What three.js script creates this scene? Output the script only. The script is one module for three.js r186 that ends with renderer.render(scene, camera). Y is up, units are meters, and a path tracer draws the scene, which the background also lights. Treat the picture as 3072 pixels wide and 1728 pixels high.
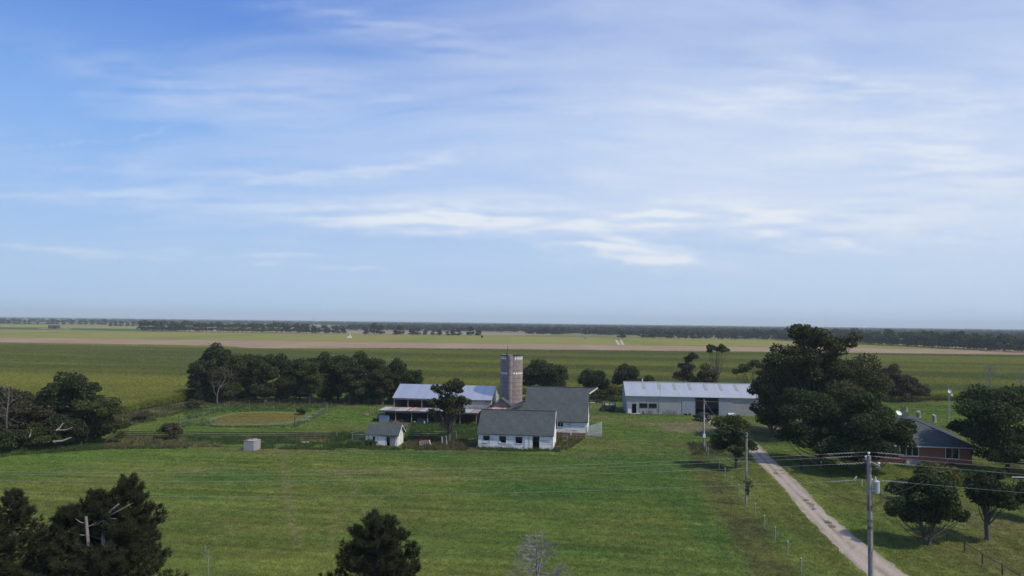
import * as THREE from 'three';
import { mergeVertices } from 'three/addons/utils/BufferGeometryUtils.js';
import { MarchingCubes } from 'three/addons/objects/MarchingCubes.js';

// ---------------------------------------------------------------- camera, sky, sun, exposure
const PW = 3072, PH = 1728, FPX = 2114;            // photograph size and focal length in its pixels
const scene = new THREE.Scene();
const camera = new THREE.PerspectiveCamera(2 * Math.atan(PH / 2 / FPX) * 180 / Math.PI, PW / PH, 0.5, 60000);
camera.position.set(0, 21, 0);
camera.rotation.order = 'YXZ';
camera.rotation.set(Math.atan(104 / FPX), 0, 0.0122);
camera.updateMatrixWorld(true);
scene.add(camera);

const renderer = new THREE.WebGLRenderer({ antialias: true });
renderer.toneMapping = THREE.LinearToneMapping;
renderer.toneMappingExposure = 1.03;
renderer.shadowMap.enabled = true;
renderer.shadowMap.type = THREE.PCFSoftShadowMap;

const SUN_DIR = new THREE.Vector3(0.76, 1.0, 0.36).normalize();
const sun = new THREE.DirectionalLight(new THREE.Color(1.0, 0.93, 0.80), 3.6);
sun.position.copy(SUN_DIR).multiplyScalar(300).add(new THREE.Vector3(0, 0, -110));
sun.target.position.set(0, 0, -110);
sun.castShadow = true;
sun.shadow.radius = 3;
sun.shadow.mapSize.set(4096, 4096);
Object.assign(sun.shadow.camera, { left: -160, right: 160, top: 160, bottom: -160, near: 1, far: 700 });
scene.add(sun, sun.target);

// ---------------------------------------------------------------- random numbers and noise
const mulberry = (a) => () => { a |= 0; a = a + 0x6D2B79F5 | 0; let t = Math.imul(a ^ a >>> 15, 1 | a); t = t + Math.imul(t ^ t >>> 7, 61 | t) ^ t; return ((t ^ t >>> 14) >>> 0) / 4294967296; };
let R = mulberry(7);
const rr = (a, b) => a + (b - a) * R();
const pick = (a) => a[Math.floor(R() * a.length)];
const clamp = (x, a = 0, b = 1) => Math.min(b, Math.max(a, x));
const lerp = (a, b, t) => a + (b - a) * t;
const sstep = (a, b, x) => { const t = clamp((x - a) / (b - a)); return t * t * (3 - 2 * t); };
const mix3 = (a, b, t) => [lerp(a[0], b[0], t), lerp(a[1], b[1], t), lerp(a[2], b[2], t)];
const PERM = new Float32Array(65536); { const r = mulberry(99); for (let i = 0; i < 65536; i++) PERM[i] = r(); }
const lat = (i, j) => PERM[(Math.imul(i, 374761393) + Math.imul(j, 668265263) ^ (Math.imul(i, 31) ^ j) >> 3) & 65535];
function vn(x, y, per = 0) {                        // value noise, tiling when per is set
  let i = Math.floor(x), j = Math.floor(y), fx = x - i, fy = y - j, i1 = i + 1, j1 = j + 1;
  if (per) { i = ((i % per) + per) % per; j = ((j % per) + per) % per; i1 = (i + 1) % per; j1 = (j + 1) % per; }
  fx = fx * fx * (3 - 2 * fx); fy = fy * fy * (3 - 2 * fy);
  const a = lat(i, j), b = lat(i1, j), c = lat(i, j1), d = lat(i1, j1);
  return a + (b - a) * fx + (c - a) * fy + (a - b - c + d) * fx * fy;
}
function fbm(x, y, o = 4, per = 0) { let s = 0, a = 0.5, n = 0; for (let k = 0; k < o; k++) { s += a * vn(x + k * 17.3 * (per ? 0 : 1), y + k * 9.7 * (per ? 0 : 1), per); n += a; a *= 0.5; x *= 2; y *= 2; per *= 2; } return s / n; }
const toS = (c) => c <= 0.0031308 ? 12.92 * c : 1.055 * Math.pow(c, 1 / 2.4) - 0.055;
const STAB = new Uint8Array(4097); for (let i = 0; i <= 4096; i++) STAB[i] = Math.round(255 * toS(i / 4096));
const sb = (c) => STAB[(clamp(c) * 4096) | 0];
function colorTex(w, h, fn, mx = 1, my = 1) {       // fn(x, y in 0..1) gives linear rgb; mx, my are metres per repeat
  const d = new Uint8Array(w * h * 4);
  for (let j = 0, k = 0; j < h; j++) for (let i = 0; i < w; i++, k += 4) { const c = fn((i + 0.5) / w, (j + 0.5) / h); d[k] = sb(c[0]); d[k + 1] = sb(c[1]); d[k + 2] = sb(c[2]); d[k + 3] = 255; }
  const t = new THREE.DataTexture(d, w, h); t.colorSpace = THREE.SRGBColorSpace;
  return setTex(t, mx, my);
}
function grayTex(w, h, fn, mx = 1, my = 1) {
  const d = new Uint8Array(w * h * 4);
  for (let j = 0, k = 0; j < h; j++) for (let i = 0; i < w; i++, k += 4) { d[k] = d[k + 1] = d[k + 2] = 255 * clamp(fn((i + 0.5) / w, (j + 0.5) / h)); d[k + 3] = 255; }
  return setTex(new THREE.DataTexture(d, w, h), mx, my);
}
function setTex(t, mx, my) { t.wrapS = t.wrapT = THREE.RepeatWrapping; t.magFilter = THREE.LinearFilter; t.minFilter = THREE.LinearMipmapLinearFilter; t.generateMipmaps = true; t.repeat.set(1 / mx, 1 / my); t.needsUpdate = true; return t; }

// ---------------------------------------------------------------- sky: hazy summer blue with cirrus, thicker towards the sun's side
{
  const w = 2880, h = 1440, d = new Float32Array(w * h * 4);
  const stops = [[0, [0.435, 0.60, 0.82]], [4, [0.41, 0.585, 0.83]], [9, [0.325, 0.52, 0.86]], [15, [0.215, 0.42, 0.83]], [22, [0.118, 0.27, 0.70]], [30, [0.092, 0.225, 0.63]], [90, [0.075, 0.18, 0.52]]];
  const clear = (e) => { let k = 0; while (k < stops.length - 2 && e > stops[k + 1][0]) k++; return mix3(stops[k][1], stops[k + 1][1], clamp((e - stops[k][0]) / (stops[k + 1][0] - stops[k][0]))); };
  // cirrus banks: place on the sky given through the photograph's pixels, half sizes, tilt, strength
  const banks = [[1000, 648, 420, 38, 0.03, 0.30], [1360, 668, 330, 44, 0.07, 0.45], [1760, 655, 420, 36, 0.02, 0.5], [2150, 648, 380, 36, 0.0, 0.45], [2600, 640, 420, 50, -0.03, 0.28], [2850, 700, 300, 30, 0.05, 0.22], [1965, 778, 170, 30, 0.04, 0.78], [1735, 742, 190, 16, 0.13, 0.65], [1925, 722, 150, 15, 0.10, 0.6], [2470, 742, 210, 18, 0.10, 0.45], [2320, 700, 260, 14, 0.14, 0.35],
    [2260, 306, 200, 40, 0.0, 0.42], [2520, 232, 220, 60, 0.12, 0.42], [1850, 320, 220, 34, 0.08, 0.22], [2720, 420, 260, 60, 0.22, 0.30], [2960, 300, 260, 70, 0.0, 0.32], [2950, 520, 300, 60, 0.1, 0.28], [2330, 480, 300, 40, -0.1, 0.16],
    [1270, 486, 220, 20, -0.2, 0.20], [820, 540, 330, 16, -0.09, 0.20], [560, 512, 420, 10, 0.02, 0.16], [800, 250, 420, 70, -0.05, 0.12], [1120, 295, 420, 16, 0.0, 0.12], [380, 220, 420, 60, 0.25, 0.10], [1000, 40, 260, 40, 0.2, 0.12], [1330, 90, 320, 70, 0.2, 0.12], [300, 590, 420, 22, 0.03, 0.2], [300, 755, 420, 10, 0.04, 0.24], [820, 772, 220, 8, 0.02, 0.16], [1060, 806, 90, 5, 0.02, 0.3], [110, 432, 140, 3, -0.14, 0.16], [330, 410, 200, 5, -0.16, 0.12],
    [590, 765, 28, 8, -0.5, -0.22], [1500, 640, 170, 7, 0.07, -0.3], [1660, 714, 190, 14, 0.04, -0.5], [2130, 728, 190, 22, 0.06, -0.5], [2430, 712, 130, 15, 0.03, -0.45], [1150, 710, 520, 16, 0.07, -0.18], [2750, 130, 330, 40, -0.22, -0.25]].map(([x, y, a, b, t, s]) => ({ x, y, a: 1 / a, b: 1 / (s > 0.25 ? b * 1.25 : b), t, s }));
  for (let j = 0; j < h; j++) {
    const el = ((j + 0.5) / h - 0.5) * Math.PI, ce = Math.cos(el), se = Math.sin(el), eld = el * 180 / Math.PI;
    for (let i = 0; i < w; i++) {
      const k = (j * w + i) * 4;
      if (eld < -1) { d[k] = 0.30; d[k + 1] = 0.33; d[k + 2] = 0.34; d[k + 3] = 1; continue; }
      const ph = ((i + 0.5) / w - 0.5) * 2 * Math.PI, dx = ce * Math.cos(ph), dz = ce * Math.sin(ph), dy = Math.max(0, se);
      const az = Math.atan2(dx, -dz) * 180 / Math.PI, e = Math.max(0, eld);
      // cloud sheet seen in perspective
      const q = 1 / (dy + 0.10), sx = dx * q, sz = dz * q;
      const wx = fbm(sx * 0.9 + 3, sz * 0.9 + 8, 3) - 0.5, wz = fbm(sx * 0.9 + 31, sz * 0.9 + 2, 3) - 0.5;
      const n1 = fbm(sx * 0.42 + wx * 1.1 + 11, sz * 0.55 + wz * 1.1 + 5, 4), n2 = fbm(sx * 1.3 + sz * 0.7 + wx * 2 + 40, sz * 3.6 - sx * 0.5 + wz * 2 + 7, 5);
      const side = clamp(Math.sin((az + 11) * Math.PI / 180) * 0.95, -1, 1);
      const n3 = fbm(sx * 3.1 + sz * 1.1 + wx * 3, sz * 13 - sx * 1.4 + wz * 5, 4);
      let veil = 0.33 + 0.82 * side - 0.25 * Math.max(0, side) * side + 0.24 * (n3 - 0.5) * sstep(1, 9, e) + 0.62 * (n1 - 0.5) + 0.42 * (n2 - 0.5) * sstep(2, 10, e) - 0.30 * sstep(13, 24, e) * (1 - 0.45 * side);
      veil *= lerp(0.75, 1, sstep(0, 8, e));
      let extra = 0;
      if (Math.abs(az) < 62 && e < 45) {
        const X = Math.tan(az * Math.PI / 180), Y = Math.tan(el) / Math.cos(az * Math.PI / 180);
        const px = 1536 + FPX * X, py = 968 + 0.0122 * FPX * X - FPX * Y, wisp = sstep(0.22, 0.72, fbm(px * 0.006 + 7, py * 0.05 + 3, 5)) * 1.7;
        const ux = px + 240 * (fbm(px * 0.008, py * 0.03, 5) - 0.5), uy = py + 58 * (fbm(px * 0.0075 + 50, py * 0.035 + 9, 6) - 0.5);
        const fade = 1 - sstep(48, 62, Math.abs(az));
        for (const b of banks) {
          const ex = (ux - b.x) * b.a, eyy = (uy - b.y - b.t * (ux - b.x)) * b.b, ey = eyy > 0 && b.s > 0.3 ? eyy * 1.6 : eyy;
          const r2 = ex * ex + ey * ey; if (r2 > 5) continue;
          extra += b.s * Math.exp(-r2) * wisp;
        }
        extra *= fade;
      }
      veil = clamp(veil + 0.08, 0.02, 0.97);
      let c = mix3(clear(e), mix3([0.60, 0.71, 0.87], [0.675, 0.75, 0.895], sstep(2, 12, e)), veil * 0.92);
      if (extra > 0) c = mix3(c, [0.80, 0.845, 0.91], clamp(extra * 0.95, 0, 0.88)); else c = mix3(c, [0.42, 0.55, 0.80], clamp(-extra, 0, 0.7));
      const f = 1 + 0.02 * (vn(i * 0.35, j * 0.35) - 0.5);
      d[k] = c[0] * f; d[k + 1] = c[1] * f; d[k + 2] = c[2] * f; d[k + 3] = 1;
    }
  }
  const t = new THREE.DataTexture(d, w, h, THREE.RGBAFormat, THREE.FloatType);
  t.mapping = THREE.EquirectangularReflectionMapping; t.magFilter = THREE.LinearFilter; t.needsUpdate = true;
  scene.background = t; scene.environment = t;
}
scene.fog = new THREE.FogExp2(new THREE.Color(0.84, 0.95, 1.0), 0.00012);

// ---------------------------------------------------------------- from the photograph's pixels to places on the ground
const V = (x, y, z) => new THREE.Vector3(x, y, z);
const ray = (px, py) => V((px - PW / 2) / FPX, -(py - PH / 2) / FPX, -1).applyQuaternion(camera.quaternion);
const gp = (px, py, y = 0) => { const v = ray(px, py); return v.multiplyScalar((y - camera.position.y) / v.y).add(camera.position); };
const at = (px, py, d) => { const v = ray(px, py); return v.multiplyScalar(d / -v.z).add(camera.position); };   // the point of that pixel's ray d metres out
const hAt = (px, py, p) => at(px, py, -p.z).y;     // height that pixel reaches above the ground point p
const YAW = 7.5 * Math.PI / 180;                   // the farm's own axes: depth runs 7.5 degrees to the right of the camera's
const AX = V(Math.cos(YAW), 0, Math.sin(YAW)), AZ = V(Math.sin(YAW), 0, -Math.cos(YAW));

// ---------------------------------------------------------------- building blocks
const names = {};
const numbered = (n) => { const k = names[n] = (names[n] ?? -1) + 1; return k ? `${n}_${String(k).padStart(3, '0')}` : n; };
const shadows = (o) => { o.castShadow = o.receiveShadow = true; return o; };
function thing(name, label, category, p = V(0, 0, 0), turn = 0, group, parent = scene) {
  const g = new THREE.Group(); g.name = numbered(name); g.position.copy(p); g.rotation.y = turn; g.userData = { label, category }; if (group) g.userData.group = group; parent.add(g); return g;
}
function tag(o, label, category, group, kind) { o.userData.label = label; if (category) o.userData.category = category; if (group) o.userData.group = group; if (kind) o.userData.kind = kind; return o; }
function dup(o, p, turn, scale, label, group) { const c = o.clone(); c.userData = { ...o.userData }; c.name = numbered(o.name.replace(/_\d{3}$/, '')); c.position.copy(p); c.rotation.y = turn; if (scale) c.scale.copy(typeof scale === 'number' ? V(scale, scale, scale) : scale); if (label) c.userData.label = label; if (group) c.userData.group = group; scene.add(c); return c; }
const M4 = new THREE.Matrix4(), E = new THREE.Euler();
class GB {                                          // gathers faces; build() makes one named mesh, flat shaded, uv in metres
  constructor() { this.p = []; this.c = []; this.col = null; }
  v(a) { this.p.push(a.x, a.y, a.z); if (this.col) this.c.push(...this.col); }
  tri(a, b, c) { this.v(a); this.v(b); this.v(c); return this; }
  quad(a, b, c, d) { this.tri(a, b, c); this.tri(a, c, d); return this; }
  hex(q) { const [a, b, c, d, e, f, g, h] = q; return this.quad(a, d, c, b).quad(e, f, g, h).quad(a, b, f, e).quad(b, c, g, f).quad(c, d, h, g).quad(d, a, e, h); }
  box(x0, x1, y0, y1, z0, z1) { return this.hex([V(x0, y0, z1), V(x1, y0, z1), V(x1, y0, z0), V(x0, y0, z0), V(x0, y1, z1), V(x1, y1, z1), V(x1, y1, z0), V(x0, y1, z0)]); }
  beam(a, b, w, h = w) {                            // a bar from a to b
    const d = b.clone().sub(a).normalize(), s = Math.abs(d.y) > 0.95 ? V(1, 0, 0) : V(0, 1, 0).cross(d).normalize(), u = d.clone().cross(s).normalize();
    s.multiplyScalar(w / 2); u.multiplyScalar(h / 2);
    const k = (p, i, j) => p.clone().addScaledVector(s, i).addScaledVector(u, j);
    return this.hex([k(a, -1, -1), k(a, 1, -1), k(a, 1, 1), k(a, -1, 1), k(b, -1, -1), k(b, 1, -1), k(b, 1, 1), k(b, -1, 1)]);
  }
  tube(pts, r, n = 6, cap = true) {
    const rings = pts.map((p, i) => {
      const d = (pts[i + 1] ?? p).clone().sub(pts[i - 1] ?? p).normalize(), s = (Math.abs(d.y) > 0.9 ? V(1, 0, 0) : V(0, 1, 0)).cross(d).normalize(), u = d.clone().cross(s), q = typeof r === 'number' ? r : r[i];
      return Array.from({ length: n }, (_, k) => { const a = 2 * Math.PI * k / n; return p.clone().addScaledVector(s, q * Math.cos(a)).addScaledVector(u, q * Math.sin(a)); });
    });
    for (let i = 0; i + 1 < rings.length; i++) for (let k = 0; k < n; k++) this.quad(rings[i][k], rings[i][(k + 1) % n], rings[i + 1][(k + 1) % n], rings[i + 1][k]);
    if (cap) for (const [g, p] of [[rings[0], pts[0]], [rings[rings.length - 1], pts[pts.length - 1]]]) for (let k = 0; k < n; k++) this.tri(p, g[k], g[(k + 1) % n]);
    return this;
  }
  poly(pts, y0, y1) {                               // an upright prism over a convex outline
    const n = pts.length; for (let i = 0; i < n; i++) { const a = pts[i], b = pts[(i + 1) % n]; this.quad(V(a[0], y0, a[1]), V(b[0], y0, b[1]), V(b[0], y1, b[1]), V(a[0], y1, a[1])); }
    for (const y of [y0, y1]) for (let i = 1; i + 1 < n; i++) this.tri(V(pts[0][0], y, pts[0][1]), V(pts[i][0], y, pts[i][1]), V(pts[i + 1][0], y, pts[i + 1][1]));
    return this;
  }
  extrude(pts, z0, z1) {                            // a convex outline in x, y drawn out along z
    const n = pts.length; for (let i = 0; i < n; i++) { const a = pts[i], b = pts[(i + 1) % n]; this.quad(V(a[0], a[1], z1), V(a[0], a[1], z0), V(b[0], b[1], z0), V(b[0], b[1], z1)); }
    for (const z of [z0, z1]) for (let i = 1; i + 1 < n; i++) this.tri(V(pts[0][0], pts[0][1], z), V(pts[i][0], pts[i][1], z), V(pts[i + 1][0], pts[i + 1][1], z));
    return this;
  }
  add(geo, m) { const g = geo.index ? geo.toNonIndexed() : geo, a = g.attributes.position, p = V(0, 0, 0); for (let i = 0; i < a.count; i++) { p.fromBufferAttribute(a, i); if (m) p.applyMatrix4(m); this.v(p); } return this; }
  geometry(smooth) {
    const g = new THREE.BufferGeometry(), p = new Float32Array(this.p), n = p.length / 3, uv = new Float32Array(n * 2);
    for (let i = 0; i < n; i += 3) {
      const o = i * 3, ax = p[o + 3] - p[o], ay = p[o + 4] - p[o + 1], az = p[o + 5] - p[o + 2], bx = p[o + 6] - p[o], by = p[o + 7] - p[o + 1], bz = p[o + 8] - p[o + 2];
      let nx = ay * bz - az * by, ny = az * bx - ax * bz, nz = ax * by - ay * bx; const l = Math.hypot(nx, ny, nz) || 1; nx = Math.abs(nx / l); ny = Math.abs(ny / l); nz = Math.abs(nz / l);
      for (let k = 0; k < 3; k++) {
        const x = p[o + 3 * k], y = p[o + 3 * k + 1], z = p[o + 3 * k + 2];
        let u, v; if (ny < 0.35) { u = nx > nz ? z : x; v = y; } else if (nx > nz) { u = z; v = x / Math.max(ny, 0.2); } else { u = x; v = z / Math.max(ny, 0.2); }
        uv[(i + k) * 2] = u; uv[(i + k) * 2 + 1] = v;
      }
    }
    g.setAttribute('position', new THREE.BufferAttribute(p, 3)); g.setAttribute('uv', new THREE.BufferAttribute(uv, 2));
    if (this.c.length) g.setAttribute('color', new THREE.BufferAttribute(new Float32Array(this.c), 3));
    if (smooth) { g.deleteAttribute('uv'); const s = mergeVertices(g, 1e-4); s.computeVertexNormals(); return s; }
    return g;
  }
  build(name, mat, parent = scene, smooth = false) { const m = shadows(new THREE.Mesh(this.geometry(smooth), mat)); m.name = parent === scene ? numbered(name) : name; parent.add(m); return m; }
}
const part = (parent, name, mat, fn, smooth) => { const g = new GB(); fn(g); return g.build(name, mat, parent, smooth); };
const one = (name, label, category, mat, fn, p, turn = 0, group, smooth) => { const g = new GB(); fn(g); const m = g.build(name, mat, scene, smooth); if (p) m.position.copy(p); m.rotation.y = turn; return tag(m, label, category, group); };

// ---------------------------------------------------------------- materials
const matte = (o) => new THREE.MeshPhysicalMaterial({ roughness: 1, specularIntensity: 0.1, ...o });
const std = (c, r = 0.85, o = {}) => new THREE.MeshStandardMaterial({ color: Array.isArray(c) ? new THREE.Color().setRGB(...c) : new THREE.Color(c), roughness: r, metalness: 0, ...o });
const sc = (c, k) => [c[0] * k, c[1] * k, c[2] * k];
const speck = (c, mx, my, amp = 0.35, o = 4, sx = 8, sy = 8) => colorTex(256, 256, (x, y) => sc(c, 1 + amp * 2 * (fbm(x * sx, y * sy, o, sx === sy ? sx : 0) - 0.5)), mx, my);
const T = {};
T.paint = colorTex(512, 512, (x, y) => {              // old white paint on lap boards, peeled to grey wood in flakes along the boards
  const course = Math.floor(y * 16), peel = fbm(x * 6, y * 48, 5, 0) * 0.62 + vn(x * 3 + course * 5.1, course * 1.7) * 0.38, g = fbm(x * 60, y * 20, 3);
  return mix3(sc([0.76, 0.76, 0.745], 0.86 + 0.22 * g), sc([0.27, 0.25, 0.235], 0.7 + 0.6 * g), sstep(0.55, 0.70, peel));
}, 4.4, 2.4);
T.paintV = colorTex(512, 256, (x, y) => { const b = Math.floor(x * 20), g = fbm(x * 90, y * 6, 4), p = vn(b * 3.7, 2.2) * 0.45 + fbm(x * 40, y * 9, 4) * 0.55; return mix3(sc([0.76, 0.75, 0.73], 0.84 + 0.25 * g), sc([0.30, 0.28, 0.29], 0.8 + 0.4 * g), sstep(0.52, 0.75, p)); }, 4, 2);
T.metal = colorTex(512, 256, (x, y) => { const s = fbm(x * 64, y * 3, 4), b = vn(Math.floor(x * 6) * 7.7, 3.1), st = sstep(0.62, 0.8, fbm(x * 30, y * 7 + 9, 4)); return mix3(sc([0.455, 0.452, 0.45], 0.84 + 0.18 * s + 0.1 * (b - 0.5)), [0.28, 0.275, 0.27], st * 0.6); }, 5.4, 4.6);
T.roofMetal = colorTex(512, 256, (x, y) => { const s = fbm(x * 40, y * 4, 4), b = vn(Math.floor(x * 8) * 5.7, 1.1); return sc([0.60, 0.60, 0.60], 0.9 + 0.14 * s + 0.07 * (b - 0.5)); }, 7.2, 7);
T.shingle = colorTex(512, 512, (x, y) => { const row = Math.floor(y * 32), col = Math.floor(x * 14 + (row % 2) * 0.5 + vn(row * 3.3, 0.5)), tab = vn(col * 9.17 + 0.5, row * 5.31 + 0.5), e = (y * 32) % 1 < 0.12 ? 0.84 : 1; return sc([0.058, 0.068, 0.069], e * (0.72 + 0.4 * tab + 0.34 * (fbm(x * 64, y * 64, 2) - 0.3) + 0.45 * (fbm(x * 4, y * 4, 3, 4) - 0.5))); }, 4.6, 4.6);
T.brick = colorTex(512, 512, (x, y) => { const row = Math.floor(y * 32), fy = (y * 32) % 1, X = x * 11 + (row % 2) * 0.5, col = Math.floor(X) % 11, fx = X % 1, m = fx < 0.05 || fy < 0.14; return m ? [0.25, 0.20, 0.175] : sc([0.40, 0.128, 0.072], 0.7 + 0.6 * vn(col * 7.3 + 0.5, row * 3.9 + 0.5) + 0.2 * (vn(x * 128, y * 128) - 0.5)); }, 2.4, 2.4);
T.wood = colorTex(256, 256, (x, y) => { const b = Math.floor(x * 8), g = fbm(x * 70, y * 4, 4); return sc([0.20, 0.18, 0.165], 0.55 + 0.5 * vn(b * 3.3, 0.7) + 0.5 * g); }, 1.6, 2.6);
T.woodH = colorTex(256, 256, (x, y) => { const g = fbm(x * 4, y * 60, 4); return sc([0.235, 0.20, 0.18], 0.55 + 0.9 * g); }, 3, 0.6);
T.pole = colorTex(128, 512, (x, y) => { const g = fbm(x * 22, y * 5, 4), kn = sstep(0.73, 0.8, vn(x * 9, y * 26)); return mix3(sc([0.30, 0.255, 0.24], 0.55 + 0.85 * g), [0.06, 0.05, 0.05], kn * 0.8); }, 0.9, 6);
T.stave = colorTex(512, 512, (x, y) => { const c = Math.floor(x * 24), r = Math.floor(y * 8 + (c % 2) * 0.5), j = (x * 24) % 1 < 0.09 ? 0.78 : 1; return sc([0.262, 0.214, 0.198], j * (0.72 + 0.34 * vn(c * 5.1 + 0.5, r * 3.3 + 0.5) + 0.42 * (fbm(x * 14, y * 5, 5) - 0.4) + 0.12 * fbm(x * 70, y * 60, 2))); }, 6.0, 6.0);
T.bark = colorTex(128, 256, (x, y) => sc([0.092, 0.078, 0.066], 0.5 + 1.0 * fbm(x * 14, y * 8, 4)), 0.7, 1.6);
T.rust = colorTex(256, 256, (x, y) => { const b = Math.floor(x * 7), k = vn(b * 4.1 + 0.5, 1.5) * 0.5 + fbm(x * 16, y * 10, 4) * 0.5; return mix3([0.40, 0.35, 0.34], sc([0.27, 0.07, 0.04], 0.7 + 0.6 * fbm(x * 40, y * 20, 3)), sstep(0.42, 0.6, k)); }, 4.2, 3);
const M = {
  paint: std('#ffffff', 0.8, { map: T.paint }), paintV: std('#ffffff', 0.8, { map: T.paintV }), trim: std([0.62, 0.62, 0.61], 0.7), metal: std('#ffffff', 0.5, { map: T.metal, metalness: 0.25 }),
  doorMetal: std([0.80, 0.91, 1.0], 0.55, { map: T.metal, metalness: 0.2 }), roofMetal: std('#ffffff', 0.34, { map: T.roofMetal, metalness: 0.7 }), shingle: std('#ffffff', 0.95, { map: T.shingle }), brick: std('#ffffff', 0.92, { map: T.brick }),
  wood: std('#ffffff', 0.92, { map: T.wood }), woodH: std('#ffffff', 0.92, { map: T.woodH }), pole: std('#ffffff', 0.95, { map: T.pole }), stave: std('#ffffff', 0.93, { map: T.stave }), bark: std('#ffffff', 1, { map: T.bark }), rust: std('#ffffff', 0.9, { map: T.rust }),
  dark: std([0.012, 0.012, 0.013], 0.8), black: std([0.02, 0.02, 0.022], 0.6), steel: std([0.45, 0.46, 0.47], 0.45, { metalness: 0.5 }), white: std([0.74, 0.75, 0.76], 0.5), wire: std([0.33, 0.33, 0.31], 0.7), glass: std([0.02, 0.022, 0.025], 0.12, { metalness: 0 }),
  concrete: std('#ffffff', 0.95, { map: speck([0.42, 0.39, 0.35], 2, 2, 0.3) }), skylight: std([0.24, 0.25, 0.235], 0.7), rail: std([0.045, 0.04, 0.037], 0.95), dead: std('#ffffff', 1, { map: colorTex(128, 256, (x, y) => sc([0.235, 0.205, 0.20], 0.5 + 0.9 * fbm(x * 12, y * 7, 4)), 0.6, 1.4) }), deadDark: std([0.14, 0.122, 0.115], 1), logs: std([0.25, 0.215, 0.195], 1), shadeBlack: std([0.03, 0.027, 0.026], 1), mesh: std([0.20, 0.22, 0.22], 0.8),
  leaf: new THREE.MeshPhysicalMaterial({ roughness: 1, specularIntensity: 0.25, transmission: 0.38, thickness: 0, vertexColors: true, side: THREE.DoubleSide }), rubber: std([0.018, 0.018, 0.018], 0.9), darkPaint: std([0.022, 0.018, 0.022], 0.3), carWhite: std([0.72, 0.74, 0.76], 0.3), red: std([0.22, 0.045, 0.035], 0.8), blue: std([0.05, 0.105, 0.17], 0.6), soil: std('#ffffff', 1, { map: speck([0.13, 0.088, 0.062], 6, 6, 0.4) }),
};
// ---------------------------------------------------------------- the ground, the fields and the drive
function sheet(name, label, pts, y, mat) {          // a level sheet over an outline of ground points, uv in metres
  const s = new THREE.ShapeGeometry(new THREE.Shape(pts.map((p) => new THREE.Vector2(p.x, -p.z)))), a = s.attributes.position, n = a.count, p = new Float32Array(n * 3), uv = new Float32Array(n * 2);
  for (let i = 0; i < n; i++) { p[3 * i] = a.getX(i); p[3 * i + 1] = y; p[3 * i + 2] = -a.getY(i); uv[2 * i] = a.getX(i); uv[2 * i + 1] = a.getY(i); }
  const g = new THREE.BufferGeometry(); g.setAttribute('position', new THREE.BufferAttribute(p, 3)); g.setAttribute('uv', new THREE.BufferAttribute(uv, 2)); g.setIndex(s.index); g.computeVertexNormals();
  const m = new THREE.Mesh(g, mat); m.receiveShadow = true; m.name = numbered(name); m.userData = { label, category: name.split('_').pop(), kind: 'structure' }; scene.add(m); return m;
}
const G = (l) => l.map(([x, y]) => gp(x, y));
const P = (l) => l.map(([x, d]) => V(x, 0, -d));     // plain metres: x and distance
{
  const far = colorTex(1024, 1024, (x, y) => {        // quarter sections, too far away to tell their plants apart
    const i = Math.floor(x * 6), j = Math.floor(y * 9), k = vn(i * 7.7 + 0.5, j * 3.9 + 0.5), cols = [[0.07, 0.10, 0.03], [0.17, 0.155, 0.075], [0.21, 0.165, 0.105], [0.055, 0.085, 0.03], [0.12, 0.13, 0.04]];
    return sc(cols[Math.floor(k * 4.99)], 0.8 + 0.4 * fbm(x * 60, y * 60, 3));
  }, 4200, 3600);
  sheet('ground', 'flat farmland reaching out to the horizon', P([[-11000, -120], [11000, -120], [11000, 11000], [-11000, 11000]]), -0.5, matte({ map: far }));
}
const patchy = (a, b, mx, my, stripes = 0) => matte({ map: colorTex(512, 512, (x, y) => { const s = stripes ? 0.9 + 0.2 * vn(x * 4, y * stripes) : 1; return sc(mix3(a, b, sstep(0.3, 0.7, fbm(x * 5, y * 11, 4, 0))), s * (0.82 + 0.36 * fbm(x * 90, y * 90, 3))); }, mx, my) });
const fieldY = -0.3;
sheet('stubble_field', 'tan bare stubble field in a band behind the standing corn', P([[-420, 512], [520, 512], [700, 640], [620, 706], [-620, 718]]), fieldY, patchy([0.30, 0.215, 0.145], [0.235, 0.165, 0.105], 130, 60, 90));
sheet('pasture_field', 'pale green hay pasture beyond the tan stubble band', P([[-640, 718], [620, 706], [700, 640], [1100, 1090], [-900, 1130], [-900, 1010]]), fieldY + 0.05, patchy([0.14, 0.16, 0.026], [0.235, 0.20, 0.058], 260, 90, 60));
sheet('bean_field', 'dark green bean field around the brown tanks', P([[-1400, 1180], [-420, 1180], [-520, 1370], [-1500, 1420]]), fieldY + 0.02, patchy([0.05, 0.09, 0.022], [0.065, 0.10, 0.028], 200, 200));
sheet('sorghum_field', 'yellow green crop field behind the bean field', P([[-2300, 1420], [-460, 1400], [-560, 1900], [-2600, 1950]]), fieldY + 0.02, patchy([0.24, 0.205, 0.035], [0.19, 0.185, 0.035], 200, 200));
sheet('hay_field', 'straw coloured field between the far hedges', P([[-560, 1180], [60, 1170], [100, 1500], [-700, 1520]]), fieldY + 0.06, patchy([0.26, 0.205, 0.14], [0.21, 0.175, 0.11], 200, 200));

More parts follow.
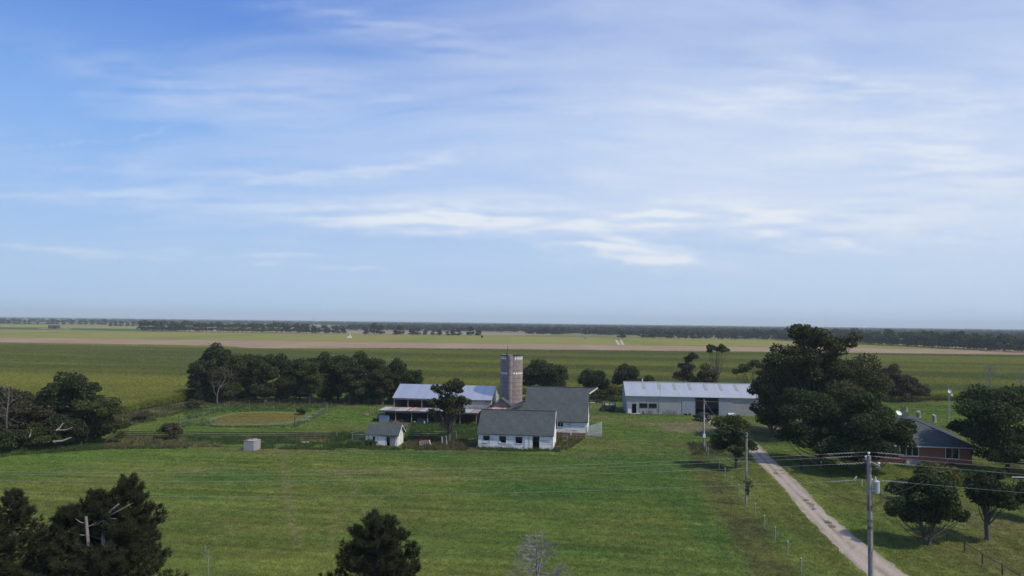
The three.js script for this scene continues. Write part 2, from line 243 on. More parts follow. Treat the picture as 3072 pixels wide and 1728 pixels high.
// colours of the mown grass around the farm, by place: lush, dry and worn spots are where the photograph shows them
const spots = [];                                    // [x, z, 1/rx, 1/rz, colour, amount]
const spot = (px, py, rx, ry, c, k = 0.7) => { const o = gp(px, py), d = -o.z, rz = Math.abs(gp(px, py - ry).z - gp(px, py + ry).z) / 2; spots.push([o.x, o.z, 1 / (rx / FPX * d), 1 / rz, c, k]); };
const LUSH = [0.054, 0.126, 0.028], BRIGHT = [0.10, 0.175, 0.028], TAN = [0.22, 0.165, 0.085], DIRT = [0.245, 0.185, 0.135], OLIVE = [0.135, 0.13, 0.04], BROWN = [0.098, 0.086, 0.04], DEEP = [0.04, 0.082, 0.022];
spot(670, 1432, 190, 22, LUSH, 0.85); spot(1560, 1395, 330, 22, LUSH, 0.6); spot(1600, 1470, 190, 34, LUSH, 0.75); spot(1880, 1372, 260, 26, LUSH, 0.75); spot(1960, 1420, 170, 60, LUSH, 0.6); spot(2080, 1530, 60, 110, LUSH, 0.4); spot(2170, 1640, 60, 80, LUSH, 0.4);
spot(180, 1372, 330, 32, BRIGHT, 0.6); spot(120, 1415, 150, 18, LUSH, 0.5); spot(520, 1352, 260, 12, BRIGHT, 0.6); spot(1300, 1366, 160, 14, LUSH, 0.5);
spot(1240, 1425, 60, 10, TAN, 0.55); spot(1330, 1440, 40, 7, TAN, 0.4); spot(1030, 1416, 110, 8, TAN, 0.3); spot(580, 1408, 90, 8, TAN, 0.35); spot(330, 1392, 140, 9, TAN, 0.2); spot(880, 1354, 200, 9, TAN, 0.45); spot(700, 1352, 120, 8, TAN, 0.4); spot(1250, 1352, 150, 6, TAN, 0.35); spot(700, 1590, 330, 60, OLIVE, 0.3); spot(300, 1560, 260, 70, OLIVE, 0.35); spot(1200, 1520, 260, 50, OLIVE, 0.3); spot(1900, 1600, 150, 60, OLIVE, 0.35); spot(1150, 1620, 170, 50, LUSH, 0.3); spot(1500, 1660, 260, 40, LUSH, 0.25);
spot(1120, 1260, 200, 24, BRIGHT, 0.6); spot(640, 1290, 260, 14, BRIGHT, 0.65); spot(1020, 1280, 110, 16, OLIVE, 0.4); spot(1330, 1290, 160, 22, DEEP, 0.35); spot(1420, 1300, 60, 22, BRIGHT, 0.3); spot(1900, 1300, 170, 26, LUSH, 0.45); spot(1870, 1258, 160, 8, BRIGHT, 0.3); spot(1960, 1252, 110, 6, BRIGHT, 0.6); spot(1800, 1330, 60, 20, OLIVE, 0.6); spot(2000, 1335, 130, 14, OLIVE, 0.5); spot(1840, 1215, 90, 16, BRIGHT, 0.5); spot(1830, 1238, 70, 8, DEEP, 0.5);
spot(1760, 1365, 70, 7, TAN, 0.5); spot(1930, 1362, 120, 5, TAN, 0.35); spot(1750, 1218, 60, 10, DIRT, 0.5); spot(2080, 1278, 70, 14, DIRT, 0.75); spot(2030, 1290, 45, 9, DIRT, 0.8); spot(1960, 1272, 90, 6, DIRT, 0.5); spot(1850, 1258, 90, 3.5, TAN, 0.75); spot(1780, 1250, 70, 3, TAN, 0.75); spot(2170, 1262, 40, 18, DIRT, 0.85); spot(2300, 1285, 90, 8, DIRT, 0.8); spot(2140, 1290, 60, 12, DIRT, 0.6); spot(2260, 1310, 50, 12, DIRT, 0.5);
spot(2120, 1345, 70, 16, BROWN, 0.6); spot(2560, 1560, 60, 40, BRIGHT, 0.25); spot(2640, 1500, 130, 26, OLIVE, 0.6); spot(2700, 1540, 60, 30, TAN, 0.3); spot(2960, 1560, 150, 80, TAN, 0.45); spot(3000, 1680, 160, 80, TAN, 0.4); spot(2380, 1560, 80, 80, OLIVE, 0.3); spot(2800, 1260, 130, 40, BRIGHT, 0.55); spot(2850, 1290, 90, 26, OLIVE, 0.6);
spot(1420, 1340, 60, 16, [0.085, 0.066, 0.055], 0.9); spot(1380, 1350, 50, 6, TAN, 0.3); spot(730, 1212, 320, 6, [0.13, 0.10, 0.06], 0.5);
const drvL = [[2120, 1262], [2150, 1290], [2205, 1322], [2245, 1352], [2267, 1384], [2330, 1440], [2420, 1550], [2500, 1632], [2599, 1728], [2640, 1765]], drvR = [[2185, 1262], [2215, 1290], [2262, 1322], [2292, 1350], [2345, 1404], [2400, 1452], [2480, 1540], [2590, 1628], [2723, 1728], [2790, 1778]];
const drvLg = drvL.map((q) => gp(...q)), drvRg = drvR.map((q) => gp(...q));
const edge = [[2062, 1360], [2085, 1420], [2125, 1490], [2175, 1590], [2230, 1680], [2262, 1740]].map((q) => gp(...q)), fenceLine = [[2125, 1369], [2271, 1548], [2404, 1722], [2440, 1768]].map((q) => gp(...q));
const xAtZ = (l, z) => { for (let i = 0; i + 1 < l.length; i++) if (z >= l[i].z && z <= l[i + 1].z) return lerp(l[i].x, l[i + 1].x, (z - l[i].z) / (l[i + 1].z - l[i].z)); return z < l[0].z ? 1e3 : l[l.length - 1].x; };
const tracks = [[[[858, 1345], [866, 1440], [880, 1540], [905, 1640]], 0.22], [[[846, 1345], [850, 1440], [862, 1540], [886, 1640]], 0.22], [[[1005, 1400], [1075, 1460], [1010, 1560], [980, 1660]], 0.35], [[[1250, 1440], [1150, 1490], [1090, 1540]], 0.3]].map(([l, w]) => [l.map((q) => gp(...q)), w]);
const bins = new Map(); for (const s of spots) { const rx = 1.6 / s[2], rz = 1.6 / s[3]; for (let i = Math.floor((s[0] - rx) / 3); i <= (s[0] + rx) / 3; i++) for (let j = Math.floor((s[1] - rz) / 3); j <= (s[1] + rz) / 3; j++) { const k = i * 4096 + j; if (!bins.has(k)) bins.set(k, []); bins.get(k).push(s); } }
const none = [], tbox = tracks.map(([l, w]) => [Math.min(...l.map((p) => p.x)) - 1.2, Math.max(...l.map((p) => p.x)) + 1.2, Math.min(...l.map((p) => p.z)) - 1.2, Math.max(...l.map((p) => p.z)) + 1.2]), zc = { z: NaN, f: 0, e: 0 }, zFar = gp(2125, 1369).z;
function lawnColor(x, z) {
  if (zc.z !== z) { zc.z = z; zc.f = xAtZ(fenceLine, z); zc.e = xAtZ(edge, z); }
  const u = x * AX.x + z * AX.z, v = x * AZ.x + z * AZ.z;              // along and across the mowing
  const right = z > zFar ? sstep(0, 3, x - zc.f) : 0;
  const big = fbm(u * 0.045 + 4, v * 0.09 + 9, 4), mid = fbm(u * 0.25, v * 0.55, 4), fine = fbm(x * 3.1, z * 3.1, 3);
  let c = mix3([0.086, 0.143, 0.029], [0.158, 0.178, 0.040], clamp(0.5 + 1.5 * (big - 0.5) + 0.9 * (mid - 0.5)));
  const rows = right ? fbm(u * 1.1, v * 0.12, 3) : fbm(u * 0.10 + 3, v * 1.15, 3);   // swaths left by the mower
  c = sc(c, 0.66 + 0.88 * (rows - 0.1));
  if (right) c = mix3(c, sc([0.13, 0.15, 0.034], 0.75 + 0.5 * rows), 0.55 * right);
  for (const [sx, sz, ax, az, col, k] of bins.get(Math.floor(x / 3) * 4096 + Math.floor(z / 3)) ?? none) { const a = (x - sx) * ax, b = (z - sz) * az, r = a * a + b * b; if (r < 3) { const m = k * Math.exp(-r * 1.2) * clamp(0.25 + 1.5 * mid); c = mix3(c, sc(col, 0.8 + 0.4 * mid), m); } }
  const ex = zc.e, fx = zc.f; if (z > edge[0].z && x > ex - 1 && x < fx + 1.5) { const k = sstep(-0.5, 0.5, x - ex + (mid - 0.5) * 2) * (1 - sstep(-1.5, 1, x - fx + (mid - 0.5) * 2)); c = mix3(c, sc(mix3(BROWN, OLIVE, sstep(0.35, 0.65, mid)), 0.65 + 0.6 * mid), 0.72 * k); }
  for (let q0 = 0; q0 < tracks.length; q0++) { const [l, w] = tracks[q0], tb = tbox[q0]; if (x < tb[0] || x > tb[1] || z < tb[2] || z > tb[3]) continue; for (let i = 0; i + 1 < l.length; i++) { const a = l[i], b = l[i + 1], dx = b.x - a.x, dz = b.z - a.z, t = clamp(((x - a.x) * dx + (z - a.z) * dz) / (dx * dx + dz * dz)), q = Math.hypot(x - a.x - t * dx, z - a.z - t * dz); if (q < 3 * w) c = mix3(c, [0.185, 0.175, 0.075], 0.75 * Math.exp(-q * q / w / w) * (0.3 + mid)); } }
  return sc(c, 0.85 + 0.5 * (fine - 0.06));
}
const grain = grayTex(512, 512, (x, y) => fbm(x * 64, y * 64, 3, 64), 4, 4);
function lawnSheet(name, label, x0, x1, d0, d1, w, h) {
  const m = sheet(name, label, P([[x0, d0], [x1, d0], [x1, d1], [x0, d1]]), 0, matte({ map: colorTex(w, h, (u, v) => lawnColor(lerp(x0, x1, u), -lerp(d0, d1, v))), bumpMap: grain, bumpScale: 0.10 }));
  const a = m.geometry.attributes, n = a.position.count, uv = new Float32Array(n * 2); for (let i = 0; i < n; i++) { uv[2 * i] = (a.position.getX(i) - x0) / (x1 - x0); uv[2 * i + 1] = (-a.position.getZ(i) - d0) / (d1 - d0); }
  m.geometry.setAttribute('uv', new THREE.BufferAttribute(uv, 2)); m.material.bumpMap = grain.clone(); m.material.bumpMap.repeat.set((x1 - x0) / 4, (d1 - d0) / 4); m.material.bumpMap.needsUpdate = true; return m;
}
lawnSheet('lawn', 'wide mown hay meadow in front of the barns', -85, 95, 14, 96, 2048, 1024);
lawnSheet('farmyard_grass', 'green grass of the farmyard round the barns and the pond', -135, 165, 96, 214, 2048, 1024);
{
  const gravel = colorTex(512, 1024, (x, y) => {      // across the drive: two worn wheel tracks, a brown ridge with old growth between them, looser stone at the sides
    const X = x + 0.06 * (fbm(y * 9, 3, 3) - 0.5), g = fbm(x * 50, y * 400, 3), l = fbm(x * 3, y * 16, 4), tr = Math.exp(-Math.pow((X - 0.27) / 0.1, 2)) + Math.exp(-Math.pow((X - 0.73) / 0.1, 2)), mid = Math.exp(-Math.pow((X - 0.5) / 0.085, 2)) * sstep(0.36, 0.62, fbm(x * 5 + 9, y * 26, 4)), sd = sstep(0.36, 0.5, Math.abs(X - 0.5)) * sstep(0.35, 0.6, fbm(x * 8, y * 50 + 4, 4));
    let c = mix3(sc([0.33, 0.272, 0.215], 0.74 + 0.4 * g + 0.3 * (l - 0.5)), sc([0.40, 0.338, 0.275], 0.8 + 0.3 * g), 0.55 * clamp(tr)); c = mix3(c, sc([0.185, 0.14, 0.085], 0.7 + 0.6 * g), 0.75 * mid); return mix3(c, sc([0.17, 0.15, 0.085], 0.7 + 0.6 * g), 0.6 * sd);
  }, 1, 70);
  R = mulberry(12);
  const rough = (l) => { const o = []; for (let i = 0; i + 1 < l.length; i++) { const a = gp(...l[i]), b = gp(...l[i + 1]), n = Math.ceil(a.distanceTo(b) / 0.5); for (let k = 0; k < n; k++) o.push(a.clone().lerp(b, k / n).addScaledVector(AX, 0.5 * (fbm(a.x * 0.3 + k * 0.28, i * 7.1, 3) - 0.5) + rr(-0.07, 0.07))); } o.push(gp(...l[l.length - 1])); return o; };
  const dm = sheet('gravel_drive', 'pale gravel drive running from the road up to the metal shed', [...rough(drvL), ...rough(drvR).reverse()], 0.02, std('#ffffff', 1, { map: gravel, bumpMap: grayTex(256, 256, (x, y) => vn(x * 64, y * 64, 64), 1, 3), bumpScale: 0.03 }));
  { const q = dm.geometry.attributes, uv = q.uv; for (let i = 0; i < q.position.count; i++) { const z = q.position.getZ(i), x = q.position.getX(i), l = xAtZ(drvLg, z), r = xAtZ(drvRg, z); uv.setXY(i, l > 900 ? 0.5 : clamp((x - l) / (r - l), 0.01, 0.99), z); } }
  sheet('dirt_lane', 'bare brown dirt lane along the edge of the corn', G([[300, 1278], [345, 1262], [420, 1246], [500, 1228], [565, 1214], [580, 1210], [566, 1206], [500, 1218], [420, 1236], [345, 1251], [290, 1266]]), 0.02, M.soil);
}

// ---------------------------------------------------------------- corn: real plants in rows, as far as the field goes
const tuftGeo = (blades, r, h, wid, lean, seed, cols) => { R = mulberry(seed); const g = new GB(); for (let i = 0; i < blades; i++) { const a = rr(0, 6.283), q = r * Math.sqrt(R()), b = V(q * Math.cos(a), 0, q * Math.sin(a)), s = rr(0, 6.283), w = V(Math.cos(s), 0, Math.sin(s)).multiplyScalar(wid * rr(0.6, 1.3)), t = b.clone().add(V(rr(-1, 1) * lean, h * rr(0.5, 1.15), rr(-1, 1) * lean)); g.col = cols ? pick(cols) : [1, 1, 1]; g.tri(b.clone().sub(w), b.clone().add(w), t); } return g.geometry(); };
function scatter(name, label, geo, mat, list, kindLabel) {  // list of [x, y, z, turn, sx, sy, rgb]
  const m = new THREE.InstancedMesh(geo, mat, list.length), q = new THREE.Quaternion(), up = V(0, 1, 0), c = new THREE.Color();
  list.forEach(([x, y, z, t, sx, sy, rgb], i) => { q.setFromAxisAngle(up, t); m.setMatrixAt(i, M4.compose(V(x, y, z), q, V(sx, sy, sx))); m.setColorAt(i, c.setRGB(...rgb)); });
  m.name = numbered(name); m.userData = { label, category: kindLabel, kind: 'stuff' }; shadows(m); scene.add(m); return m;
}
const inPoly = (l, x, z) => { let k = false; for (let i = 0, j = l.length - 1; i < l.length; j = i++) { const a = l[i], b = l[j]; if ((a.z > z) !== (b.z > z) && x < (b.x - a.x) * (z - a.z) / (b.z - a.z) + a.x) k = !k; } return k; };
const cornPoly = [...P([[-420, 136], [-102, 138]]), gp(300, 1262), gp(420, 1234), gp(572, 1202), ...P([[-74, 196], [-40, 207], [20, 208], [90, 206], [140, 204], [420, 203], [560, 525], [40, 508], [-90, 498], [-150, 474], [-175, 470], [-200, 500], [-420, 522]])];
sheet('corn_field', 'soil of the large corn field behind the farm', cornPoly, 0.03, std([0.055, 0.058, 0.025], 1));
{
  R = mulberry(31);
  const g = new GB();
  for (let s = 0; s < 3; s++) {
    const b = V(rr(-0.42, 0.42), 0, rr(-0.3, 0.3)), h = rr(2.0, 2.35);
    g.col = [0.75, 0.9, 0.55]; g.tri(b.clone().add(V(-0.03, 0, 0)), b.clone().add(V(0.03, 0, 0)), b.clone().add(V(0, h, 0))); g.tri(b.clone().add(V(0, 0, -0.03)), b.clone().add(V(0, 0, 0.03)), b.clone().add(V(0, h, 0)));
    for (let l = 0; l < 8; l++) { const y = 0.5 + l * 0.21 + rr(-0.08, 0.08), a = rr(0, 6.283), d = V(Math.cos(a), 0, Math.sin(a)), n = V(-d.z, 0, d.x).multiplyScalar(0.065), p0 = b.clone().add(V(0, y, 0)), p1 = p0.clone().addScaledVector(d, 0.36).add(V(0, 0.26, 0)), p2 = p0.clone().addScaledVector(d, rr(0.6, 0.8)).add(V(0, rr(-0.1, 0.1), 0)); const k = rr(0.75, 1.2); g.col = l < 2 ? [1.2 * k, 1.05 * k, 0.9 * k] : [k, k, k]; g.tri(p0, p1.clone().add(n), p1.clone().sub(n)); g.tri(p1.clone().sub(n), p1.clone().add(n), p2); }
    g.col = [1.9, 1.45, 1.7]; for (let k = 0; k < 4; k++) { const d = V(rr(-0.16, 0.16), rr(0.22, 0.34), rr(-0.16, 0.16)), p = b.clone().add(V(0, h - 0.06, 0)); g.tri(p, p.clone().add(V(0.03, 0, 0.03)), p.clone().add(d)); }
  }
  const list = [];
  for (let v = 120; v < 600; v += v < 240 ? 0.95 : 1.5) for (let u = -470; u < 560; u += v < 240 ? 0.8 : 0.95) {
    const x = u * AX.x + v * AZ.x + rr(-0.3, 0.3), z = u * AX.z + v * AZ.z + rr(-0.12, 0.12), d = -z;
    if (Math.abs(x) > 0.76 * d + 14 || !inPoly(cornPoly, x, z)) continue;
    const band = fbm(u * 0.004 + 2, v * 0.05 + 7, 4), sm = fbm(u * 0.05, v * 0.12, 3), c = mix3([0.108, 0.146, 0.032], [0.20, 0.23, 0.040], clamp(0.5 + 3.4 * (band - 0.5) + 0.9 * (sm - 0.5)));
    list.push([x, 0, z, rr(0, 6.28), rr(0.9, 1.2), rr(0.88, 1.06) * (0.94 + 0.12 * sm), sc(c, rr(0.8, 1.2))]);
  }
  console.log('corn', list.length);
  scatter('corn_crop', 'tall green corn standing in rows across the big field', g.geometry(), M.leaf, list, 'corn');
}

// ---------------------------------------------------------------- grass that stands up from the mown ground
{
  R = mulberry(41);
  const short = tuftGeo(9, 0.28, 0.085, 0.022, 0.13, 5), list = [];
  for (let i = 0; i < 300000; i++) { const d = 36 + 168 * Math.pow(R(), 1.1), x = rr(-0.78, 0.8) * d, z = -d; if (inPoly(cornPoly, x, z)) continue; const c = lawnColor(x, z); if (x > xAtZ(drvLg, z) - 0.2 && x < xAtZ(drvRg, z) + 0.2) continue; const k = rr(0.8, 1.4); list.push([x, 0, z, rr(0, 6.28), rr(0.7, 1.5) * (1 + d * 0.004), rr(0.5, 1.3) * (1 + d * 0.004), [c[0] * k, c[1] * k, c[2] * k]]); }
  scatter('mown_grass', 'short mown grass blades over the meadow and lawns', short, M.leaf, list, 'grass');
}
const weedGeo = tuftGeo(16, 0.32, 0.62, 0.03, 0.22, 6), weedCols = { green: [[0.058, 0.105, 0.026], [0.085, 0.135, 0.034], [0.046, 0.085, 0.024]], dry: [[0.27, 0.205, 0.11], [0.20, 0.17, 0.085], [0.12, 0.145, 0.045], [0.09, 0.13, 0.035]], mixed: [[0.07, 0.09, 0.03], [0.13, 0.115, 0.05], [0.055, 0.08, 0.025], [0.18, 0.14, 0.07]] };
const weedList = [];
function weeds(pts, n, kind, h = 1, hv = 0.4) { const l = pts.map((q) => gp(...q)), xs = l.map((p) => p.x), zs = l.map((p) => p.z); const bx = [Math.min(...xs), Math.max(...xs)], bz = [Math.min(...zs), Math.max(...zs)]; for (let i = 0, k = 0; k < n && i < n * 20; i++) { const x = rr(...bx), z = rr(...bz); if (!inPoly(l, x, z) || fbm(x * 0.5, z * 0.5, 3) < 0.38) continue; k++; weedList.push([x, 0, z, rr(0, 6.28), rr(0.7, 1.3), h * rr(1 - hv, 1 + hv), sc(pick(weedCols[kind]), rr(0.8, 1.25))]); } }
R = mulberry(43);
weeds([[330, 1308], [560, 1312], [560, 1343], [310, 1346]], 800, 'dry', 0.85); weeds([[330, 1330], [560, 1330], [560, 1346], [300, 1348]], 500, 'mixed', 0.9); weeds([[560, 1312], [900, 1312], [900, 1334], [560, 1334]], 1200, 'green', 0.7); weeds([[540, 1332], [660, 1332], [660, 1342], [540, 1342]], 260, 'dry', 0.8); weeds([[860, 1306], [1010, 1306], [1010, 1330], [860, 1330]], 260, 'dry', 1.1); weeds([[990, 1306], [1100, 1306], [1100, 1342], [1000, 1342]], 800, 'green', 1.5); weeds([[780, 1334], [1060, 1330], [1200, 1346], [1200, 1352], [780, 1348]], 900, 'green', 0.7); weeds([[1210, 1318], [1400, 1318], [1400, 1352], [1210, 1352]], 1100, 'mixed', 0.9); weeds([[1225, 1262], [1440, 1262], [1440, 1318], [1225, 1318]], 1800, 'green', 0.75); weeds([[1430, 1342], [1680, 1346], [1680, 1356], [1430, 1354]], 500, 'green', 0.7); weeds([[1660, 1300], [1760, 1310], [1700, 1352], [1664, 1350]], 400, 'mixed', 0.8);
weeds([[540, 1216], [1000, 1212], [1010, 1222], [960, 1240], [930, 1236], [820, 1234], [660, 1238], [560, 1262]], 1300, 'green', 0.6); weeds([[540, 1270], [640, 1255], [640, 1278], [880, 1278], [880, 1270], [920, 1250], [990, 1232], [884, 1284], [540, 1282]], 380, 'green', 0.5); weeds([[560, 1204], [1240, 1204], [1240, 1216], [560, 1216]], 1000, 'mixed', 1.1); weeds([[290, 1262], [560, 1210], [620, 1216], [400, 1284], [300, 1290]], 900, 'mixed', 1.0); weeds([[0, 1345], [240, 1330], [340, 1338], [300, 1350], [60, 1366], [0, 1372]], 1000, 'green', 0.9); weeds([[1570, 1190], [1880, 1190], [1880, 1206], [1570, 1212]], 800, 'mixed', 1.0); weeds([[2560, 1192], [2900, 1196], [2900, 1206], [2560, 1204]], 700, 'mixed', 0.9); weeds([[2060, 1330], [2180, 1330], [2180, 1362], [2080, 1366]], 300, 'mixed', 0.8); weeds([[2090, 1210], [2260, 1246], [2255, 1250], [1885, 1244], [1885, 1240]], 260, 'green', 0.5);
weeds([[2312, 1400], [2336, 1400], [2352, 1432], [2330, 1432]], 9, 'mixed', 0.25); weeds([[2410, 1500], [2428, 1500], [2452, 1530], [2436, 1532]], 16, 'mixed', 0.25); weeds([[2470, 1560], [2482, 1560], [2508, 1582], [2496, 1584]], 12, 'dry', 0.25);
scatter('weeds', 'taller weeds and seeding grass along fences, walls and the pond bank', weedGeo, M.leaf, weedList, 'weeds');
// ---------------------------------------------------------------- trees
const PAL = { dark: [[0.0354, 0.0528, 0.0160], [0.0496, 0.0689, 0.0189], [0.0284, 0.0425, 0.0141]], elm: [[0.0473, 0.0574, 0.0198], [0.0615, 0.0712, 0.0226], [0.0354, 0.0436, 0.0160]], olive: [[0.0650, 0.0827, 0.0207], [0.0852, 0.1033, 0.0244], [0.0473, 0.0631, 0.0179]], fresh: [[0.0650, 0.0976, 0.0226], [0.0887, 0.1263, 0.0282], [0.0473, 0.0712, 0.0189]], brown: [[0.0733, 0.0689, 0.0320], [0.0946, 0.0804, 0.0424], [0.0533, 0.0540, 0.0244]], pine: [[0.0307, 0.0413, 0.0141], [0.0473, 0.0574, 0.0198], [0.0225, 0.0310, 0.0113]], yellow: [[0.1005, 0.1148, 0.0235], [0.0768, 0.0976, 0.0226], [0.1182, 0.1033, 0.0282]] };
const rdir = () => { const z = rr(-1, 1), a = rr(0, 6.2832), s = Math.sqrt(1 - z * z); return V(s * Math.cos(a), z, s * Math.sin(a)); };
function leafMass(g, blobs, n, size, pal) {          // leaf-sized faces through the outer part of each clump
  let tot = 0; const w = blobs.map((b) => tot += b.r * b.r);
  for (let i = 0; i < n; i++) {
    const t = R() * tot; let k = 0; while (w[k] < t) k++;
    const b = blobs[k], d = rdir(); if (d.y < -0.35) d.y *= 0.6;
    const q = b.r * (0.35 + 0.65 * Math.pow(R(), 0.55)) * (R() < 0.07 ? 1.18 : 1), c = V(b.x + d.x * q, b.y + d.y * q * (b.s ?? 0.8), b.z + d.z * q);
    const nrm = d.clone().multiplyScalar(0.55).add(rdir()).add(V(0, 0.35, 0)).normalize(), u = nrm.clone().cross(rdir()).normalize(), v = nrm.clone().cross(u), s = size * rr(0.55, 1.35);
    const col = mix3(pal[b.c], pick(pal), 0.4), f = R() < 0.2 ? rr(1.2, 1.9) : rr(0.6, 1.25); g.col = [col[0] * f, col[1] * f, col[2] * f];  // some leaves coloured brighter, painting speckled highlights into the crown
    u.multiplyScalar(s * 0.5); v.multiplyScalar(s * rr(0.28, 0.42));
    g.quad(c.clone().sub(u), c.clone().sub(v), c.clone().add(u), c.clone().add(v));
  }
}
function limb(g, a, b, r0, r1, bend = 0.15, n = 4, sides = 5) { const l = a.distanceTo(b), o = rdir().multiplyScalar(l * bend), p = [], r = []; for (let i = 0; i <= n; i++) { const t = i / n; p.push(a.clone().lerp(b, t).addScaledVector(o, Math.sin(t * Math.PI)).add(V(0, -0.12 * l * Math.sin(t * Math.PI) * (b.y > a.y ? 1 : 0), 0))); r.push(lerp(r0, r1, t)); } g.tube(p, r, sides, false); return p; }
// h height, w crown width, bot height of the crown's underside, n leaves, size of a leaf clump; lobes: extra crown ellipsoids [x, y, z, rx, ry] in shares of w and h
function treeGeo(o) {
  R = mulberry(o.seed);
  const { h, w, bot = 0.22, n = 5000, size = 0.4, pal = PAL.dark, stems = 1, trunk = 0.045, gap = 0 } = o, gt = new GB(), gl = new GB(), blobs = [];
  const lobes = o.lobes ?? [[0, (bot + 1) / 2, 0, 0.5, (1 - bot) / 2]];
  for (const [lx, ly, lz, lrx, lry] of lobes) {
    const cx = lx * w, cy = ly * h, cz = lz * w, rx = lrx * w, ry = lry * h, k = Math.max(11, Math.round((o.blobs ?? 28) * rx * ry / (0.25 * w * (1 - bot) * h)));
    for (let i = 0; i < k; i++) { const d = rdir(); if (d.y < -0.5) d.y *= -0.6; const q = rr(0.5, 0.85), br = Math.min(Math.sqrt(rx * ry), ry * 1.5) * rr(0.30, 0.46) * (1 - gap * 0.35); if (R() < gap * 0.5) continue; blobs.push({ x: cx + d.x * rx * q, y: Math.max(cy + d.y * ry * q, br * 0.5), z: cz + d.z * rx * q, r: br, s: rr(0.6, 0.9), c: Math.floor(R() * 3) }); }
    blobs.push({ x: cx, y: cy, z: cz, r: Math.min(rx, ry) * (gap ? 0.45 : 0.7), s: 0.9, c: 2 });
  }
  const area = blobs.reduce((s, b) => s + 10 * b.r * b.r, 0), cover = Math.min(o.most ?? 26000, Math.max(n * 0.6, area * (o.cover ?? 1.0) / (size * size * 0.35)));
  leafMass(gl, blobs, cover, size, pal);
  const tr = h * trunk * 0.5;
  for (let s = 0; s < stems; s++) {
    const a = s * 2.2 + rr(0, 1), off = stems > 1 ? V(Math.cos(a), 0, Math.sin(a)).multiplyScalar(0.25) : V(0, 0, 0), top = V(off.x * 6 * (stems > 1 ? 1 : 0) + rr(-0.04, 0.04) * w, h * (o.top ?? 0.72), off.z * 6 * (stems > 1 ? 1 : 0) + rr(-0.04, 0.04) * w), base = off.clone().add(V(0, -0.1, 0));
    const r0 = stems > 1 ? tr * 0.7 : tr; gt.tube([base, base.clone().add(V(0, 0.35, 0)).lerp(top, 0.02), base.clone().lerp(top, 0.25), base.clone().lerp(top, 0.6), top], [r0 * 1.35, r0, r0 * 0.85, r0 * 0.6, r0 * 0.22], 7, false);
    const mine = blobs.filter((_, i) => i % stems === s);
    for (const b of mine) { if (b.y < h * 0.12) continue; const t = clamp((b.y / h - 0.18) * 0.85, 0.16, 0.8) * rr(0.7, 1), st = base.clone().lerp(top, t); limb(gt, st, V(b.x, b.y - b.r * 0.1, b.z), r0 * rr(0.22, 0.4), 0.025, 0.12); }
  }
  return { trunk: gt.geometry(), crown: gl.geometry() };
}
function plant(name, label, category, p, geo, turn = 0, group, scale, bark = M.bark) {
  const t = thing(name, label, category, p, turn, group);
  const a = shadows(new THREE.Mesh(geo.trunk, bark)); a.name = 'trunk'; const b = shadows(new THREE.Mesh(geo.crown, M.leaf)); b.name = 'crown'; t.add(a, b); if (scale) t.scale.setScalar(scale); return t;
}
const tree = (name, label, px, py, o, group) => { const p = o.d ? V(at(px, 1000, o.d).x, 0, -o.d) : gp(px, py); return plant(name, label, o.category ?? 'tree', p, treeGeo(o), 0, group); };

// the big dark trees between the metal shed and the brick house
tree('elm_tree', 'tallest dark elm with open branchy top rising above the horizon', 2440, 1318, { seed: 101, h: 21.8, w: 20, bot: 0.12, n: 17000, size: 0.5, pal: PAL.elm, trunk: 0.05, top: 0.8, blobs: 40, lobes: [[-0.04, 0.85, 0, 0.28, 0.145], [0.20, 0.79, 0.05, 0.26, 0.14], [0.05, 0.66, 0.0, 0.4, 0.17], [-0.29, 0.64, 0.05, 0.22, 0.18], [0.3, 0.6, 0, 0.17, 0.13], [0.04, 0.48, 0, 0.4, 0.2], [-0.3, 0.32, 0.1, 0.24, 0.2], [0.3, 0.36, 0, 0.26, 0.2]] });
tree('elm_tree', 'leafy dark tree whose low boughs hang beside the metal shed end', 2316, 1312, { seed: 102, h: 11.5, w: 9.6, bot: 0.05, n: 8000, size: 0.42, pal: PAL.dark, lobes: [[-0.05, 0.66, 0, 0.36, 0.32], [-0.1, 0.3, 0, 0.46, 0.26]] });
tree('oak_tree', 'broad round tree standing at the drive just past the dark figure', 2462, 1388, { seed: 103, h: 11.2, w: 14.5, bot: 0.08, n: 11000, size: 0.42, pal: PAL.dark, lobes: [[0, 0.62, 0, 0.44, 0.36], [-0.2, 0.32, 0.1, 0.32, 0.24], [0.22, 0.32, 0.1, 0.32, 0.24]] });
tree('oak_tree', 'wide dense tree in front of the brick house, covering its roof', 2600, 1416, { seed: 104, h: 11.4, w: 15.6, bot: 0.08, n: 13000, size: 0.4, pal: PAL.dark, lobes: [[-0.06, 0.66, 0, 0.42, 0.32], [0.28, 0.45, 0, 0.24, 0.26], [-0.25, 0.28, 0.1, 0.3, 0.22], [-0.02, 0.28, 0.15, 0.26, 0.22]] });
tree('elm_tree', 'dark elm filling in behind the house tree, left of the brown thicket', 2560, 1290, { seed: 105, h: 15.5, w: 14, bot: 0.1, n: 8000, size: 0.46, pal: PAL.elm, gap: 0.1 });
tree('thicket_tree', 'brownish half bare thicket tree at the corn edge with a pointed top', 2664, 1206, { seed: 106, h: 11.2, w: 11.5, bot: 0.02, n: 6500, size: 0.45, pal: PAL.brown, lobes: [[0.08, 0.66, 0, 0.3, 0.32], [-0.12, 0.4, 0, 0.46, 0.36], [0.25, 0.32, 0, 0.36, 0.3]] });
tree('thicket_tree', 'low brownish thicket shrub sloping down to the stump lawn', 2736, 1206, { seed: 107, h: 8.0, w: 11, bot: 0.0, n: 5200, size: 0.45, pal: PAL.brown, lobes: [[-0.14, 0.6, 0, 0.36, 0.36], [0.16, 0.34, 0, 0.36, 0.32], [-0.3, 0.3, 0.1, 0.34, 0.3]] });
